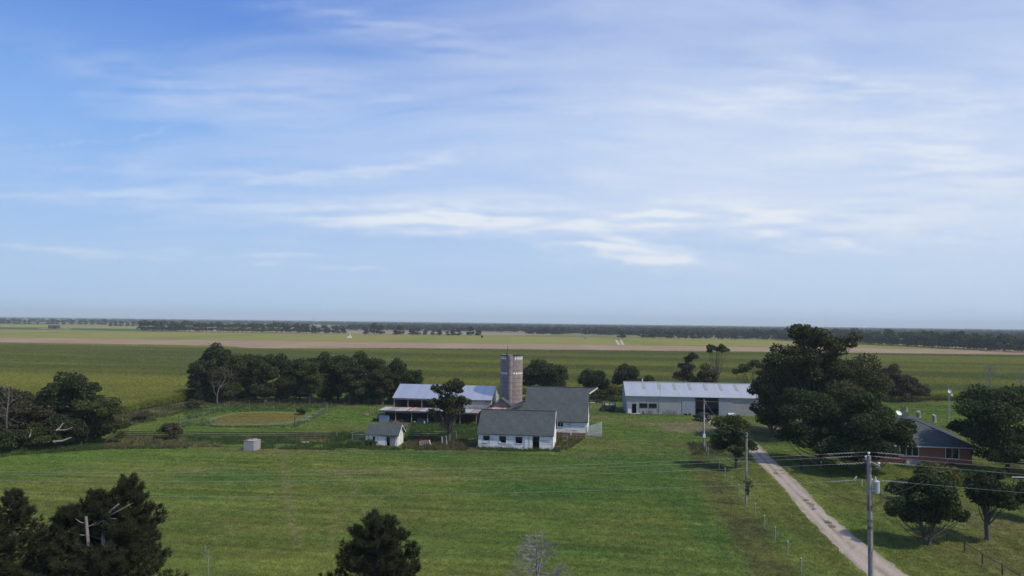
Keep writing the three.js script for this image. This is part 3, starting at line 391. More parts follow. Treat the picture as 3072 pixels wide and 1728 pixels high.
tree('oak_tree', 'large dark tree at the far gable of the brick house', 3024, 1412, { seed: 108, h: 13.6, w: 17.5, bot: 0.03, n: 15000, size: 0.42, pal: PAL.dark, lobes: [[0, 0.66, 0, 0.44, 0.33], [-0.22, 0.4, 0, 0.32, 0.24], [0.2, 0.3, 0.1, 0.34, 0.24], [-0.05, 0.2, 0.12, 0.42, 0.19]] });
tree('elm_tree', 'round young tree with a short trunk at the bend of the drive', 2208, 1406, { seed: 109, h: 8.4, w: 8.0, bot: 0.14, n: 7500, size: 0.32, pal: PAL.olive, lobes: [[-0.04, 0.62, 0, 0.42, 0.36], [0.06, 0.36, 0, 0.48, 0.2]] });
tree('maple_tree', 'many stemmed low tree on the lawn by the pipe fence', 2780, 1634, { seed: 110, h: 7.1, w: 7.9, bot: 0.2, n: 9000, size: 0.3, pal: PAL.dark, stems: 4, trunk: 0.05, lobes: [[0, 0.62, 0, 0.42, 0.36], [-0.2, 0.38, 0, 0.32, 0.2], [0.22, 0.4, 0, 0.3, 0.2]] });
tree('maple_tree', 'slim single stemmed tree on the lawn between two low trees', 2962, 1620, { seed: 111, h: 7.2, w: 5.2, bot: 0.2, n: 5600, size: 0.3, pal: PAL.dark, trunk: 0.065 });
tree('maple_tree', 'small yellowish tree on the lawn below the house steps', 2830, 1514, { seed: 112, h: 4.9, w: 6.0, bot: 0.1, n: 4200, size: 0.3, pal: PAL.yellow });
tree('maple_tree', 'small dark tree beside the leaning clothesline pole', 3100, 1560, { seed: 113, h: 4.2, w: 4.6, bot: 0.12, n: 3600, size: 0.3, pal: PAL.dark });
// by the barns
tree('elm_tree', 'ragged thin tree with bare lower trunk in front of the pole barn', 1346, 1330, { seed: 120, h: 11.6, w: 8.4, bot: 0.26, n: 5200, size: 0.38, pal: PAL.elm, trunk: 0.06, gap: 0.1, cover: 1.1, lobes: [[0.02, 0.8, 0, 0.36, 0.2], [0.12, 0.62, 0, 0.42, 0.14], [-0.22, 0.6, 0.1, 0.25, 0.1], [-0.05, 0.44, 0, 0.42, 0.13]] });
tree('mulberry_tree', 'big round dark tree behind the large barn roof', 1634, 0, { seed: 121, d: 190, h: 11.8, w: 12.2, bot: 0.05, n: 8000, size: 0.45, pal: PAL.dark });
tree('mulberry_tree', 'small round dark tree beyond the tip of the barn ridge', 1776, 0, { seed: 122, d: 197, h: 8.6, w: 8.8, bot: 0.05, n: 5000, size: 0.45, pal: PAL.dark });
tree('mulberry_tree', 'lopsided dark tree behind the near end of the metal shed', 1898, 0, { seed: 123, d: 193, h: 10.6, w: 12, bot: 0.03, n: 7000, size: 0.45, pal: PAL.dark, lobes: [[-0.12, 0.6, 0, 0.34, 0.38], [0.25, 0.4, 0, 0.3, 0.28]] });
tree('cedar_tree', 'tall ragged tree behind the metal shed skylights', 2062, 0, { seed: 124, d: 190, h: 14.2, w: 7.4, bot: 0.05, n: 4600, size: 0.42, pal: PAL.brown, gap: 0.08, cover: 1.2, lobes: [[0.08, 0.82, 0, 0.28, 0.17], [0.02, 0.64, 0, 0.32, 0.18], [-0.12, 0.5, 0, 0.38, 0.18], [0.08, 0.28, 0, 0.46, 0.24]] });
tree('cedar_tree', 'narrow brownish conifer behind the metal shed ridge', 2126, 0, { seed: 125, d: 188, h: 11.2, w: 6.4, bot: 0.03, n: 4200, size: 0.4, pal: PAL.brown, lobes: [[0, 0.55, 0, 0.42, 0.42]] });
tree('elm_tree', 'flat topped tree with a long bare forked stem behind the metal shed', 2150, 0, { seed: 126, d: 196, h: 15.8, w: 7.2, bot: 0.7, n: 2300, size: 0.42, pal: PAL.olive, gap: 0.3, trunk: 0.035, top: 0.85, lobes: [[0, 0.9, 0, 0.52, 0.1]], cover: 1.3 });
tree('elm_tree', 'leaning wide tree with bare lower limbs behind the shed and the big elm', 2262, 0, { seed: 127, d: 186, h: 12.6, w: 12, bot: 0.3, n: 5200, size: 0.42, pal: PAL.elm, gap: 0.08, lobes: [[0.1, 0.82, 0, 0.42, 0.15], [0.3, 0.6, 0, 0.3, 0.25], [-0.3, 0.7, 0, 0.2, 0.1]] });
tree('dogwood_bush', 'bushy green shrub growing at the edge of the corn behind the barns', 1834, 0, { seed: 128, d: 203, h: 3.6, w: 9, bot: 0, n: 1800, size: 0.45, pal: PAL.yellow, category: 'bush', trunk: 0.03 });
// the trees at the meadow's corner
tree('hedge_tree', 'wide dark hedge tree at the meadow corner, tallest of its clump', 190, 1330, { seed: 130, h: 11.9, w: 15.5, bot: 0.0, n: 9500, size: 0.4, pal: PAL.dark, lobes: [[0.06, 0.72, 0, 0.36, 0.26], [-0.1, 0.4, 0, 0.45, 0.34], [0.28, 0.5, 0, 0.22, 0.26]] });
tree('hedge_tree', 'lighter green hedge tree at the meadow corner above the fallen logs', 282, 1334, { seed: 131, h: 8.8, w: 10.4, bot: 0.0, n: 7000, size: 0.36, pal: PAL.olive, lobes: [[0, 0.68, 0, 0.42, 0.3], [0.18, 0.3, 0, 0.36, 0.28], [-0.15, 0.22, -0.1, 0.35, 0.2]] });
tree('hedge_tree', 'shaggy half bare hedge tree behind the grey snag', 70, 1338, { seed: 132, h: 9.8, w: 10, bot: 0.03, n: 5600, size: 0.38, pal: PAL.brown, gap: 0.06 });
tree('hedge_tree', 'dark hedge tree growing out past the grey snag', -40, 1340, { seed: 133, h: 10.6, w: 10, bot: 0.05, n: 5000, size: 0.4, pal: PAL.dark });
tree('dogwood_bush', 'low green bush at the foot of the meadow corner trees', 122, 1348, { seed: 134, h: 4.0, w: 7, bot: 0, n: 3200, size: 0.32, pal: PAL.olive, category: 'bush', trunk: 0.03 });
tree('dogwood_bush', 'dark low bush at the trunk of the grey snag', 38, 1356, { seed: 135, h: 3.6, w: 6, bot: 0, n: 2600, size: 0.32, pal: PAL.dark, category: 'bush', trunk: 0.03 });
tree('dogwood_bush', 'dark brush filling the gap under the wide hedge tree', 206, 1338, { seed: 141, h: 5.2, w: 8.5, bot: 0, n: 3600, size: 0.34, pal: PAL.dark, category: 'bush', trunk: 0.03 });
tree('dogwood_bush', 'dark brush behind the weathered corner post', 268, 1330, { seed: 142, h: 4.4, w: 7.5, bot: 0, n: 3000, size: 0.34, pal: PAL.dark, category: 'bush', trunk: 0.03 });
tree('dogwood_bush', 'dark brush between the shaggy hedge tree and the wide one', 120, 1330, { seed: 143, h: 6.6, w: 8, bot: 0, n: 3600, size: 0.34, pal: PAL.elm, category: 'bush', trunk: 0.03 });
tree('elm_tree', 'leafy elm closing the space between the tall elm and the shed', 2360, 1296, { seed: 144, h: 15.5, w: 11, bot: 0.02, n: 9000, size: 0.46, pal: PAL.dark });
tree('dogwood_bush', 'scrubby brown bush growing through the board fence', 506, 1322, { seed: 136, h: 3.2, w: 4.2, bot: 0.05, n: 1700, size: 0.26, pal: PAL.brown, category: 'bush', trunk: 0.03, stems: 3, gap: 0.15 });
tree('dogwood_bush', 'small round green shrub against the little white shed', 1112, 1338, { seed: 137, h: 1.15, w: 2.1, bot: 0, n: 900, size: 0.17, pal: PAL.fresh, category: 'bush', trunk: 0.03 });
tree('dogwood_bush', 'grey green bush beside the dirt lane', 430, 1264, { seed: 138, h: 1.9, w: 4.2, bot: 0, n: 1100, size: 0.28, pal: PAL.brown, category: 'bush', trunk: 0.03 });
tree('dogwood_bush', 'brownish bush at the end of the dirt lane by the grove', 582, 1226, { seed: 139, h: 2.2, w: 4.4, bot: 0, n: 1100, size: 0.3, pal: PAL.brown, category: 'bush', trunk: 0.03 });
tree('dogwood_bush', 'little bush of long grass on the pond bank', 905, 1244, { seed: 140, h: 1.6, w: 3.4, bot: 0, n: 800, size: 0.26, pal: PAL.fresh, category: 'bush', trunk: 0.03 });
// the grove behind the pond: a few builds, each tree a copy
{
  const g = [[201, 13.4, 10.5, PAL.dark], [202, 12.4, 9.5, PAL.olive], [203, 13, 9, PAL.dark], [204, 11, 9.5, PAL.elm]].map(([seed, h, w, pal]) => treeGeo({ seed, h, w, bot: 0.06, n: 6200, size: 0.44, pal, lobes: [[0, 0.68, 0, 0.42, 0.3], [rr(-0.15, 0.15), 0.34, 0.1, 0.46, 0.26]] }));
  const lab = 'dark leafy tree crowded in the grove behind the pond', grp = 'trees of the grove behind the pond'; R = mulberry(55);
  [[604, 181, 0, 0.88], [652, 186, 2, 1.1], [668, 178, 3, 0.82], [716, 184, 1, 1.04], [770, 187, 0, 1.05], [800, 179, 3, 0.95], [846, 183, 2, 0.97], [902, 186, 0, 0.95], [930, 178, 1, 0.92], [968, 184, 2, 1.0], [1016, 186, 0, 1.0], [1050, 179, 3, 1.05], [1088, 184, 2, 0.98], [1126, 186, 1, 0.98], [1150, 178, 3, 0.95], [1192, 184, 2, 0.86], [1232, 180, 0, 0.78]].forEach(([px, d, k, s]) => plant('grove_tree', lab, 'tree', V(at(px, 1100, d).x, 0, -d), g[k], rr(0, 6.28), grp, s * rr(0.96, 1.04)));
  const u = treeGeo({ seed: 210, h: 4.2, w: 7, bot: 0, n: 2200, size: 0.4, pal: PAL.dark, trunk: 0.03 });
  [[580, 182], [625, 180], [700, 181], [760, 183], [830, 182], [890, 182], [990, 182], [1070, 182], [1120, 181], [1180, 181], [1262, 181]].forEach(([px, d]) => plant('grove_bush', 'low dark undergrowth bush at the foot of the grove', 'bush', V(at(px, 1100, d).x, 0, -d), u, rr(0, 6.28), 'bushes under the grove', rr(0.7, 1.05)));
}

// ---------------------------------------------------------------- leafless trees
function bare(g, p, d, l, r, depth, o) {
  const n = 3, pts = [p], rs = [r]; let q = p.clone(), dd = d.clone();
  for (let i = 1; i <= n; i++) { dd = dd.clone().addScaledVector(rdir(), o.wild ?? 0.22).add(V(0, o.lift ?? 0.06, 0)).normalize(); q = q.clone().addScaledVector(dd, l / n); pts.push(q); rs.push(lerp(r, r * 0.55, i / n)); }
  g.tube(pts, rs, depth > 1 ? 6 : 4, false);
  if (depth <= 0) return;
  const k = o.kids ?? 3; for (let i = 0; i < k; i++) { const t = i === 0 ? 1 : rr(0.35, 1), s = pts[Math.min(n, Math.max(1, Math.round(t * n)))], e = dd.clone().addScaledVector(rdir(), o.spread ?? 0.8).normalize(); bare(g, s.clone(), e, l * rr(0.55, 0.78), r * (i === 0 ? 0.55 : 0.4), depth - 1, o); }
}
function mast(g, o) { const p = []; for (let i = 0; i <= 6; i++) p.push(V((o.lean ?? 0) * o.h * i / 6 + (i ? rr(-0.12, 0.12) : 0), o.h * i / 6 - 0.1, i ? rr(-0.1, 0.1) : 0)); g.tube(p, p.map((_, i) => lerp(o.r, o.r * 0.3, i / 6)), 8, false); for (let k = 0; k < o.n; k++) { const t = lerp(o.from, 1, (k + R()) / o.n), i = Math.min(5, Math.floor(t * 6)), s = p[i].clone().lerp(p[i + 1], t * 6 - i), a = rr(0, 6.28); bare(g, s, V(Math.cos(a), rr(0.1, 0.9), Math.sin(a)).normalize(), o.l * rr(0.6, 1.1) * (1.25 - 0.6 * t), o.r * 0.32, 2, o); } }
const snag = (name, label, p, seed, o, mat = M.dead, group) => { const t = thing(name, label, 'tree', p, 0, group); R = mulberry(seed); part(t, 'trunk', mat, (g) => o.n ? mast(g, o) : bare(g, V(0, -0.1, 0), V(o.lean ?? 0, 1, 0).normalize(), o.l, o.r, o.depth, o)); return t; };
snag('dead_tree', 'grey leafless tree with upswept twigs in front of the grove', gp(652, 1213), 301, { l: 4.2, r: 0.22, depth: 5, spread: 0.75, kids: 3, lift: 0.1 }, M.deadDark);
snag('dead_tree', 'tall grey snag with a bare straight trunk at the meadow corner', gp(18, 1354), 302, { h: 10.2, l: 1.5, r: 0.16, n: 13, from: 0.4, spread: 0.8, kids: 3, lift: 0.03, wild: 0.2 }, M.deadDark);
snag('dead_tree', 'pale leafless tree standing in the corn beyond the big house tree', gp(2972, 1190), 303, { h: 9.5, l: 2.6, r: 0.24, n: 16, from: 0.35, spread: 0.8, kids: 3 }, M.dead);
snag('dead_tree', 'thin pale leafless trunk in the corn past its wider dead neighbour', gp(3062, 1190), 304, { h: 8.2, l: 1.5, r: 0.18, n: 10, from: 0.4, spread: 0.6, kids: 2 }, M.dead);
snag('dead_tree', 'thin bare sapling tip poking up between two pines', V(at(655, 1650, 43).x, 0, -43), 305, { h: 7.3, l: 0.6, r: 0.07, n: 14, from: 0.5, spread: 0.5, kids: 2, lean: -0.07, wild: 0.12 }, M.dead);
{ // the dead conifer beside the middle pine: whorls of drooping bare branches
  const d = 43, p = at(1614, 1600, d), t = thing('dead_conifer', 'dead grey conifer with whorls of bare branches beside the middle pine', 'tree', V(p.x, 0, -d)), h = hAt(1612, 1592, V(0, 0, -d)); R = mulberry(306);
  part(t, 'trunk', M.dead, (g) => {
    g.tube([V(0, -0.1, 0), V(0.03, h * 0.4, 0), V(-0.04, h * 0.75, 0), V(-0.1, h * 0.97, 0)], [0.13, 0.105, 0.07, 0.025], 7); g.tube([V(0.02, h * 0.7, 0), V(0.22, h * 0.82, 0.05), V(0.26, h, 0.05)], [0.07, 0.05, 0.02], 5);
    for (let y = 1.2; y < h * 0.97; y += 0.26) { const L = 3.9 * Math.pow(1 - y / h, 0.72) + 0.3, n = 5; for (let k = 0; k < n; k++) { const a = rr(0, 6.28), e = V(Math.cos(a), 0, Math.sin(a)), l = L * rr(0.65, 1.1), pts = [V(0, y, 0), V(e.x * l * 0.4, y - 0.04 * l, e.z * l * 0.4), V(e.x * l * 0.75, y + 0.03 * l, e.z * l * 0.75), V(e.x * l, y + 0.22 * l, e.z * l)]; g.tube(pts, [0.026, 0.019, 0.013, 0.005], 4, false); for (let m = 0; m < 16; m++) { const s = pts[1].clone().lerp(pts[3], rr(0, 0.95)), f = e.clone().add(rdir()).add(V(0, 0.3, 0)).normalize(); g.tube([s, s.clone().addScaledVector(f, l * rr(0.15, 0.32))], [0.012, 0.004], 3, false); } } }
  });
}

// ---------------------------------------------------------------- the pines by the road
function pineGeo(o) {
  R = mulberry(o.seed); const gt = new GB(), gl = new GB(), { h, prof } = o;
  gt.tube([V(0, -0.1, 0), V(0, h * 0.5, 0), V(0, h * (o.cut ?? 0.95), 0)], [0.2, 0.14, o.cut ? 0.11 : 0.03], 7);
  const tuft = (p, d, s) => { const c = mix3(pick(PAL.pine), pick(PAL.pine), 0.5), f = rr(0.75, 1.35); for (let k = 0; k < 15; k++) { const e = d.clone().multiplyScalar(0.9).add(rdir().multiplyScalar(0.95)).normalize(), w = e.clone().cross(rdir()).normalize().multiplyScalar(0.022), l = s * rr(0.7, 1.15), f2 = f * rr(0.8, 1.2), b = p.clone().addScaledVector(d, rr(-0.12, 0.16) * s * 2); gl.col = [c[0] * f2, c[1] * f2, c[2] * f2]; gl.tri(b.clone().add(w), b.clone().sub(w), b.clone().addScaledVector(e, l)); } };
  for (let y = o.y0 ?? 1.6; y < h * 0.985; y += o.step ?? 0.27) {
    const L0 = prof(y / h), n = 7;
    for (let k = 0; k < n; k++) {
      const a = rr(0, 6.283), e = V(Math.cos(a), 0, Math.sin(a)), L = L0 * rr(0.72, 1.12) * (1 + 0.35 * (vn(a * 1.3 + 9, y * 0.55 + o.seed) - 0.5) * 2 * (o.lump ?? 0.6)); if (o.skip?.(e, y / h)) continue;
      const p0 = V(0, y - 0.1 * L, 0), tip = V(e.x * L, y + 0.22 * L, e.z * L), mid = p0.clone().lerp(tip, 0.55).add(V(0, -0.1 * L, 0)); gt.tube([p0, mid, tip], [0.03 + 0.008 * L, 0.025, 0.012], 4, false);
      const m = Math.ceil(8 + L * 7.5);
      for (let i = 0; i < m; i++) { const t = Math.pow(rr(0.16, 1), 0.7), b = t < 0.55 ? p0.clone().lerp(mid, t / 0.55) : mid.clone().lerp(tip, (t - 0.55) / 0.45), sd = V(-e.z, 0, e.x).multiplyScalar(rr(-1, 1) * 0.30 * L * (1.1 - t)); const c = b.add(sd).add(V(0, rr(-0.1, 0.2), 0)), dir = e.clone().multiplyScalar(0.75).add(V(0, rr(0.5, 1.2), 0)).add(rdir().multiplyScalar(0.45)).normalize(); tuft(c, dir, rr(0.22, 0.34)); }
    }
  }
  return { trunk: gt.geometry(), crown: gl.geometry() };
}
{
  const p2 = at(1132, 1560, 43), h2 = hAt(1132, 1552, V(0, 0, -43));
  plant('pine_tree', 'dense rounded pine on its own beside the dead conifer', 'tree', V(p2.x, 0, -43), pineGeo({ seed: 401, h: h2, prof: (t) => 4.0 * Math.pow(1 - t, 0.47) * sstep(0, 0.25, t + 0.12) + 0.12, lump: 0.35, step: 0.2 }));
  const p1 = at(318, 1500, 44), h1 = hAt(318, 1446, V(0, 0, -44));
  const t1 = plant('pine_tree', 'big pine with two broken bleached trunk tops in its crown', 'tree', V(p1.x, 0, -44), pineGeo({ seed: 402, h: h1 * 0.84, cut: 0.6, step: 0.2, prof: (t) => 5.2 * Math.pow(1 - t, 0.5) * sstep(0, 0.25, t + 0.15) + 0.2, lump: 1.0, skip: (e, t) => t > 0.77 && e.z > -0.25 && e.x < 0.5 }));
  const side = pineGeo({ seed: 403, h: 4.9, y0: 0.6, prof: (t) => 2.2 * Math.pow(1 - t, 0.6) + 0.15, lump: 0.8 }), c1 = shadows(new THREE.Mesh(side.crown, M.leaf)); c1.name = 'crown'; c1.position.set(0.75, h1 - 4.9, -1.1); t1.add(c1);
  const side2 = pineGeo({ seed: 405, h: 3.6, y0: 0.4, prof: (t) => 1.7 * Math.pow(1 - t, 0.6) + 0.12, lump: 0.8 }), c2 = shadows(new THREE.Mesh(side2.crown, M.leaf)); c2.name = 'crown'; c2.position.set(-2.5, h1 - 5.3, -0.4); t1.add(c2); const c3 = shadows(new THREE.Mesh(side2.crown, M.leaf)); c3.name = 'crown'; c3.position.set(-1.3, h1 - 4.5, -1.4); c3.rotation.y = 2; t1.add(c3);
  const w = (px, py, dz = 0.3) => at(px, py, 44 - dz).sub(V(p1.x, 0, -44)); R = mulberry(404);
  part(t1, 'broken_trunk', M.dead, (g) => { g.tube([V(-0.2, 2, 0.3), w(265, 1640), w(258, 1550)], [0.12, 0.10, 0.085], 7); for (const [a, b] of [[[258, 1606], [205, 1594]], [[258, 1570], [226, 1556]], [[262, 1580], [300, 1560]]]) g.tube([w(...a), w((a[0] + b[0]) / 2, (a[1] + b[1]) / 2 + 4), w(...b)], [0.035, 0.025, 0.01], 4); });
  part(t1, 'broken_trunk', M.dead, (g) => { g.tube([V(0.2, 2, 0.3), w(309, 1640), w(309, 1615), w(317, 1548)], [0.13, 0.11, 0.10, 0.09], 7); g.tube([w(317, 1552), w(335, 1530), w(356, 1512)], [0.08, 0.065, 0.05], 6); g.tube([w(317, 1552), w(360, 1530), w(400, 1508)], [0.05, 0.035, 0.012], 5); for (const [a, b] of [[[315, 1600], [360, 1590]], [[312, 1580], [340, 1574]], [[315, 1555], [280, 1578]], [[318, 1550], [350, 1556]], [[311, 1606], [330, 1596]]]) g.tube([w(...a), w((a[0] + b[0]) / 2, (a[1] + b[1]) / 2 + 3), w(...b)], [0.035, 0.025, 0.01], 4); });
  const p0 = at(20, 1500, 45), h0 = hAt(8, 1474, V(0, 0, -45));
  plant('pine_tree', 'pine with two upswept tips standing against the pine with broken trunks', 'tree', V(at(40, 1500, 45).x, 0, -45), pineGeo({ seed: 406, h: h0 * 0.99, prof: (t) => 6.0 * Math.pow(1 - t, 0.82) * sstep(0, 0.25, t + 0.15) + 0.15, lump: 1.0 }));
}

// ---------------------------------------------------------------- far trees: single ones you can tell apart, then the woods that merge
const farGeo = [0, 1, 2, 3, 4, 5].map((i) => treeGeo({ seed: 500 + i, h: 10 + (i % 3), w: 10 + 2 * ((i * 5) % 3), bot: 0.02, n: 620, most: 1000, size: 1.25, blobs: 16, lobes: [[0, 0.64, 0, 0.42, 0.34], [0, 0.26, 0, 0.48, 0.25]], pal: [PAL.dark, PAL.olive, PAL.dark, PAL.elm, PAL.dark, PAL.brown][i], trunk: 0.03 }));
R = mulberry(61);
const far = (name, label, group, px, d, s, k) => plant(name, label, 'tree', V(at(px, 1000, d).x, -0.5, -d), farGeo[k ?? Math.floor(R() * 6)], rr(0, 6.28), group, s);
for (let px = 428; px < 1035; px += 13) far('hedgerow_tree', 'dark tree in the long hedgerow beyond the hay pasture', 'trees of the long far hedgerow', px + rr(-5, 5), rr(1120, 1180), px > 930 ? rr(1.0, 1.3) : rr(1.2, 1.7));
for (const [px, d, s, k] of [[1098, 1090, 1.25, 0], [1122, 1096, 1.6, 2], [1140, 1098, 1.35, 4], [1186, 1085, 0.95, 0], [1200, 1086, 1.25, 2], [1236, 1078, 1.25, 0], [1252, 1080, 1.1, 4], [1276, 1084, 0.95, 3], [1300, 1090, 0.9, 5], [1318, 1080, 1.15, 0], [1342, 1080, 0.7, 2], [1358, 1076, 1.05, 0], [1376, 1076, 1.05, 4], [1412, 1084, 1.3, 2], [1436, 1084, 1.2, 0]]) far('pasture_tree', 'dark scattered tree in the middle of the far pasture edge', 'scattered trees at the pasture edge', px, d, s, k);
far('pasture_bush', 'tiny lone dark bush out in the hay pasture', undefined, 1446, 960, 0.42, 0).userData.category = 'bush';
far('pasture_tree', 'lone round tree before the far tree row behind the tyre tracks', undefined, 1866, 1010, 1.45, 0);
for (let px = 1924; px < 2340; px += 19) far('row_tree', 'dark tree in the straight row beyond the tan field', 'trees of the far straight row', px + rr(-5, 5), rr(1020, 1075), rr(1.1, 1.55));
{ const a = V(at(2330, 1000, 1060).x, 0, -1060), b = V(at(2560, 1000, 900).x, 0, -900), c = V(at(3110, 1000, 625).x, 0, -625); for (let i = 0; i < 62; i++) { const t = (i + 0.5) / 62, p = t < 0.4 ? a.clone().lerp(b, t / 0.4) : b.clone().lerp(c, (t - 0.4) / 0.6); for (const back of [0, 26]) { const s = rr(1.05, 1.5), m = plant('woods_edge_tree', 'dark tree at the edge of the far woods beside the corn', 'tree', V(p.x + rr(-4, 4) + back * 0.6, -0.5, p.z - back - rr(0, 8)), farGeo[Math.floor(R() * 5)], rr(0, 6.28), 'trees along the edge of the far woods', s * (back ? 1.15 : 1)); } } }
for (const [px, d, s] of [[0, 1990, 1.5], [12, 1985, 1.3], [24, 1990, 1.4], [38, 1990, 1.5], [52, 1990, 1.4], [72, 1980, 1.1], [86, 1980, 1.1], [112, 1990, 0.9], [142, 1985, 1.0], [155, 1985, 1.4], [170, 1985, 1.3], [188, 1985, 1.2], [216, 1985, 1.4], [240, 1985, 1.3], [256, 1990, 1.2], [276, 1985, 1.3], [296, 1990, 1.3], [312, 1980, 1.5], [330, 1700, 1.2], [346, 1700, 1.3], [364, 1700, 1.2], [382, 1700, 1.1], [400, 1700, 1.2], [416, 1700, 1.1]]) far('field_tree', 'small far tree behind the yellow green crop field', 'far trees behind the crop field', px, d, s);
{
  R = mulberry(71); const list = [], g = new GB(), fg = farGeo[0].crown.attributes, fl = new Float32Array(fg.color.array.length).fill(1); const geo = farGeo[0].crown.clone(); for (let i = 0; i < fl.length; i += 3) { const f = 0.8 + 0.4 * PERM[i & 65535]; fl[i] = fl[i + 1] = fl[i + 2] = f; } geo.setAttribute('color', new THREE.BufferAttribute(fl, 3));
  for (let d = 1240; d < 15000; d *= 1.055) {
    const step = 9 + d * 0.004;
    for (let x = -0.8 * d; x < 0.82 * d; x += step * rr(0.6, 1.4)) {
      const px = x / d, cover = fbm(x * 0.0011 + d * 0.013, d * 0.0031, 3) + 0.13 * px + (d > 3000 ? 0.10 : 0) - (px < 0.02 && d < 1500 ? 0.4 : 0) - (px < -0.25 && d < 2600 ? 0.4 : 0) + (px > -0.2 && d > 1600 ? 0.07 : 0) + (px > 0.1 ? 0.16 : 0) + (px > 0.42 ? 0.2 : 0); if (cover < 0.49) continue;
      const s = rr(1.0, 1.7) * (1 + d * 0.00002), c = mix3([0.030, 0.045, 0.018], [0.052, 0.068, 0.026], R()); list.push([x, -0.5, -d - rr(0, 0.035 * d), rr(0, 6.28), s * 1.5, s * 0.95, c]);
    }
  }
  console.log('woods', list.length);
  scatter('distant_woodland', 'far off woods and hedges merging towards the horizon', geo, M.leaf, list, 'woodland');
}
// ---------------------------------------------------------------- parts shared by the buildings
const ID = (x, y, z) => V(x, y, z);
function wall(g, L, H, openings = [], { t = 0.12, lap = 0, map = ID, rib = 0 } = {}) {   // a wall L long, H high round its openings [x0, x1, y0, y1]; lap boards or upright ribs
  const xs = [0, L], ys = [0, H]; for (const [a, b, c, d] of openings) { xs.push(a, b); ys.push(c, d); } if (lap) for (let y = lap; y < H - 0.03; y += lap) ys.push(y); if (rib) for (let x = rib; x < L - 0.03; x += rib) xs.push(x);
  const uq = (l) => [...new Set(l.map((v) => Math.round(v * 1000) / 1000))].sort((a, b) => a - b), X = uq(xs), Y = uq(ys);
  const open = (i, j) => openings.some(([a, b, c, d]) => X[i] >= a - 0.002 && X[i + 1] <= b + 0.002 && Y[j] >= c - 0.002 && Y[j + 1] <= d + 0.002), o = lap ? 0.022 : 0;
  const cell = (x0, x1, y0, y1) => g.hex([map(x0, y0, o), map(x1, y0, o), map(x1, y0, -t), map(x0, y0, -t), map(x0, y1, 0), map(x1, y1, 0), map(x1, y1, -t), map(x0, y1, -t)]);
  for (let j = 0; j + 1 < Y.length; j++) for (let i = 0; i + 1 < X.length; i++) {
    if (open(i, j)) continue;
    if (rib) { const x = X[i], y0 = Y[j], y1 = Y[j + 1]; if (x > 0.02 && !(i && open(i - 1, j))) g.hex([map(x - 0.03, y0, 0.001), map(x + 0.03, y0, 0.001), map(x + 0.012, y0, 0.028), map(x - 0.012, y0, 0.028), map(x - 0.03, y1, 0.001), map(x + 0.03, y1, 0.001), map(x + 0.012, y1, 0.028), map(x - 0.012, y1, 0.028)]); }
    let e = i + 1; while (e + 1 < X.length && !open(e, j)) e++;
    if (!rib || !(i && !open(i - 1, j))) cell(X[i], X[e], Y[j], Y[j + 1]);
    if (!rib) i = e - 1;
  }
}
const sideMap = (x0, z0, s) => (x, y, z) => V(x0 + s * z, y, z0 - x);       // a wall running back from (x0, z0); s = 1 faces right, -1 left
const backMap = (L, z0) => (x, y, z) => V(L - x, y, z0 - z);
function slab(g, a, b, c, d, t = 0.12) { const n = b.clone().sub(a).cross(d.clone().sub(a)).normalize().multiplyScalar(-t); g.hex([a.clone().add(n), b.clone().add(n), c.clone().add(n), d.clone().add(n), a, b, c, d]); }
function ribs(g, a, b, c, d, pitch, h = 0.035, w = 0.04) {   // standing ribs on a slope: a-b along the eave, d-c along the ridge
  const L = a.distanceTo(b), n = Math.round(L / pitch), nn = b.clone().sub(a).cross(d.clone().sub(a)).normalize();
  for (let i = 0; i <= n; i++) { const t = i / n, p = a.clone().lerp(b, t).addScaledVector(nn, h * 0.4), q = d.clone().lerp(c, t).addScaledVector(nn, h * 0.4); g.beam(p, q, w, h); }
}
function windowPart(parent, x0, x1, y0, y1, z, { mull = 1, bars = 0, frame = 0.07, mat = M.trim, sill = true, pane = M.glass } = {}) {
  const f = part(parent, 'window', mat, (g) => { g.box(x0, x1, y1, y1 + frame, z - 0.02, z + 0.06); g.box(x0, x1, y0 - frame, y0, z - 0.02, z + 0.06 + (sill ? 0.05 : 0)); g.box(x0 - frame, x0, y0 - frame, y1 + frame, z - 0.02, z + 0.055); g.box(x1, x1 + frame, y0 - frame, y1 + frame, z - 0.02, z + 0.055); for (let i = 1; i < mull; i++) { const x = lerp(x0, x1, i / mull); g.box(x - 0.03, x + 0.03, y0, y1, z - 0.05, z + 0.02); } for (let i = 1; i <= bars; i++) { const y = lerp(y0, y1, i / (bars + 1)); g.box(x0, x1, y - 0.015, y + 0.015, z - 0.05, z + 0.015); } });
  for (let i = 0; i < mull; i++) part(f, 'pane', pane, (g) => g.box(lerp(x0, x1, i / mull) + 0.031, lerp(x0, x1, (i + 1) / mull) - 0.031, y0 + 0.002, y1 - 0.002, z - 0.09, z - 0.07));
  return f;
}
const farm = (name, label, px, py, yaw = 7.5, cat = 'building') => thing(name, label, cat, gp(px, py), -yaw * Math.PI / 180);

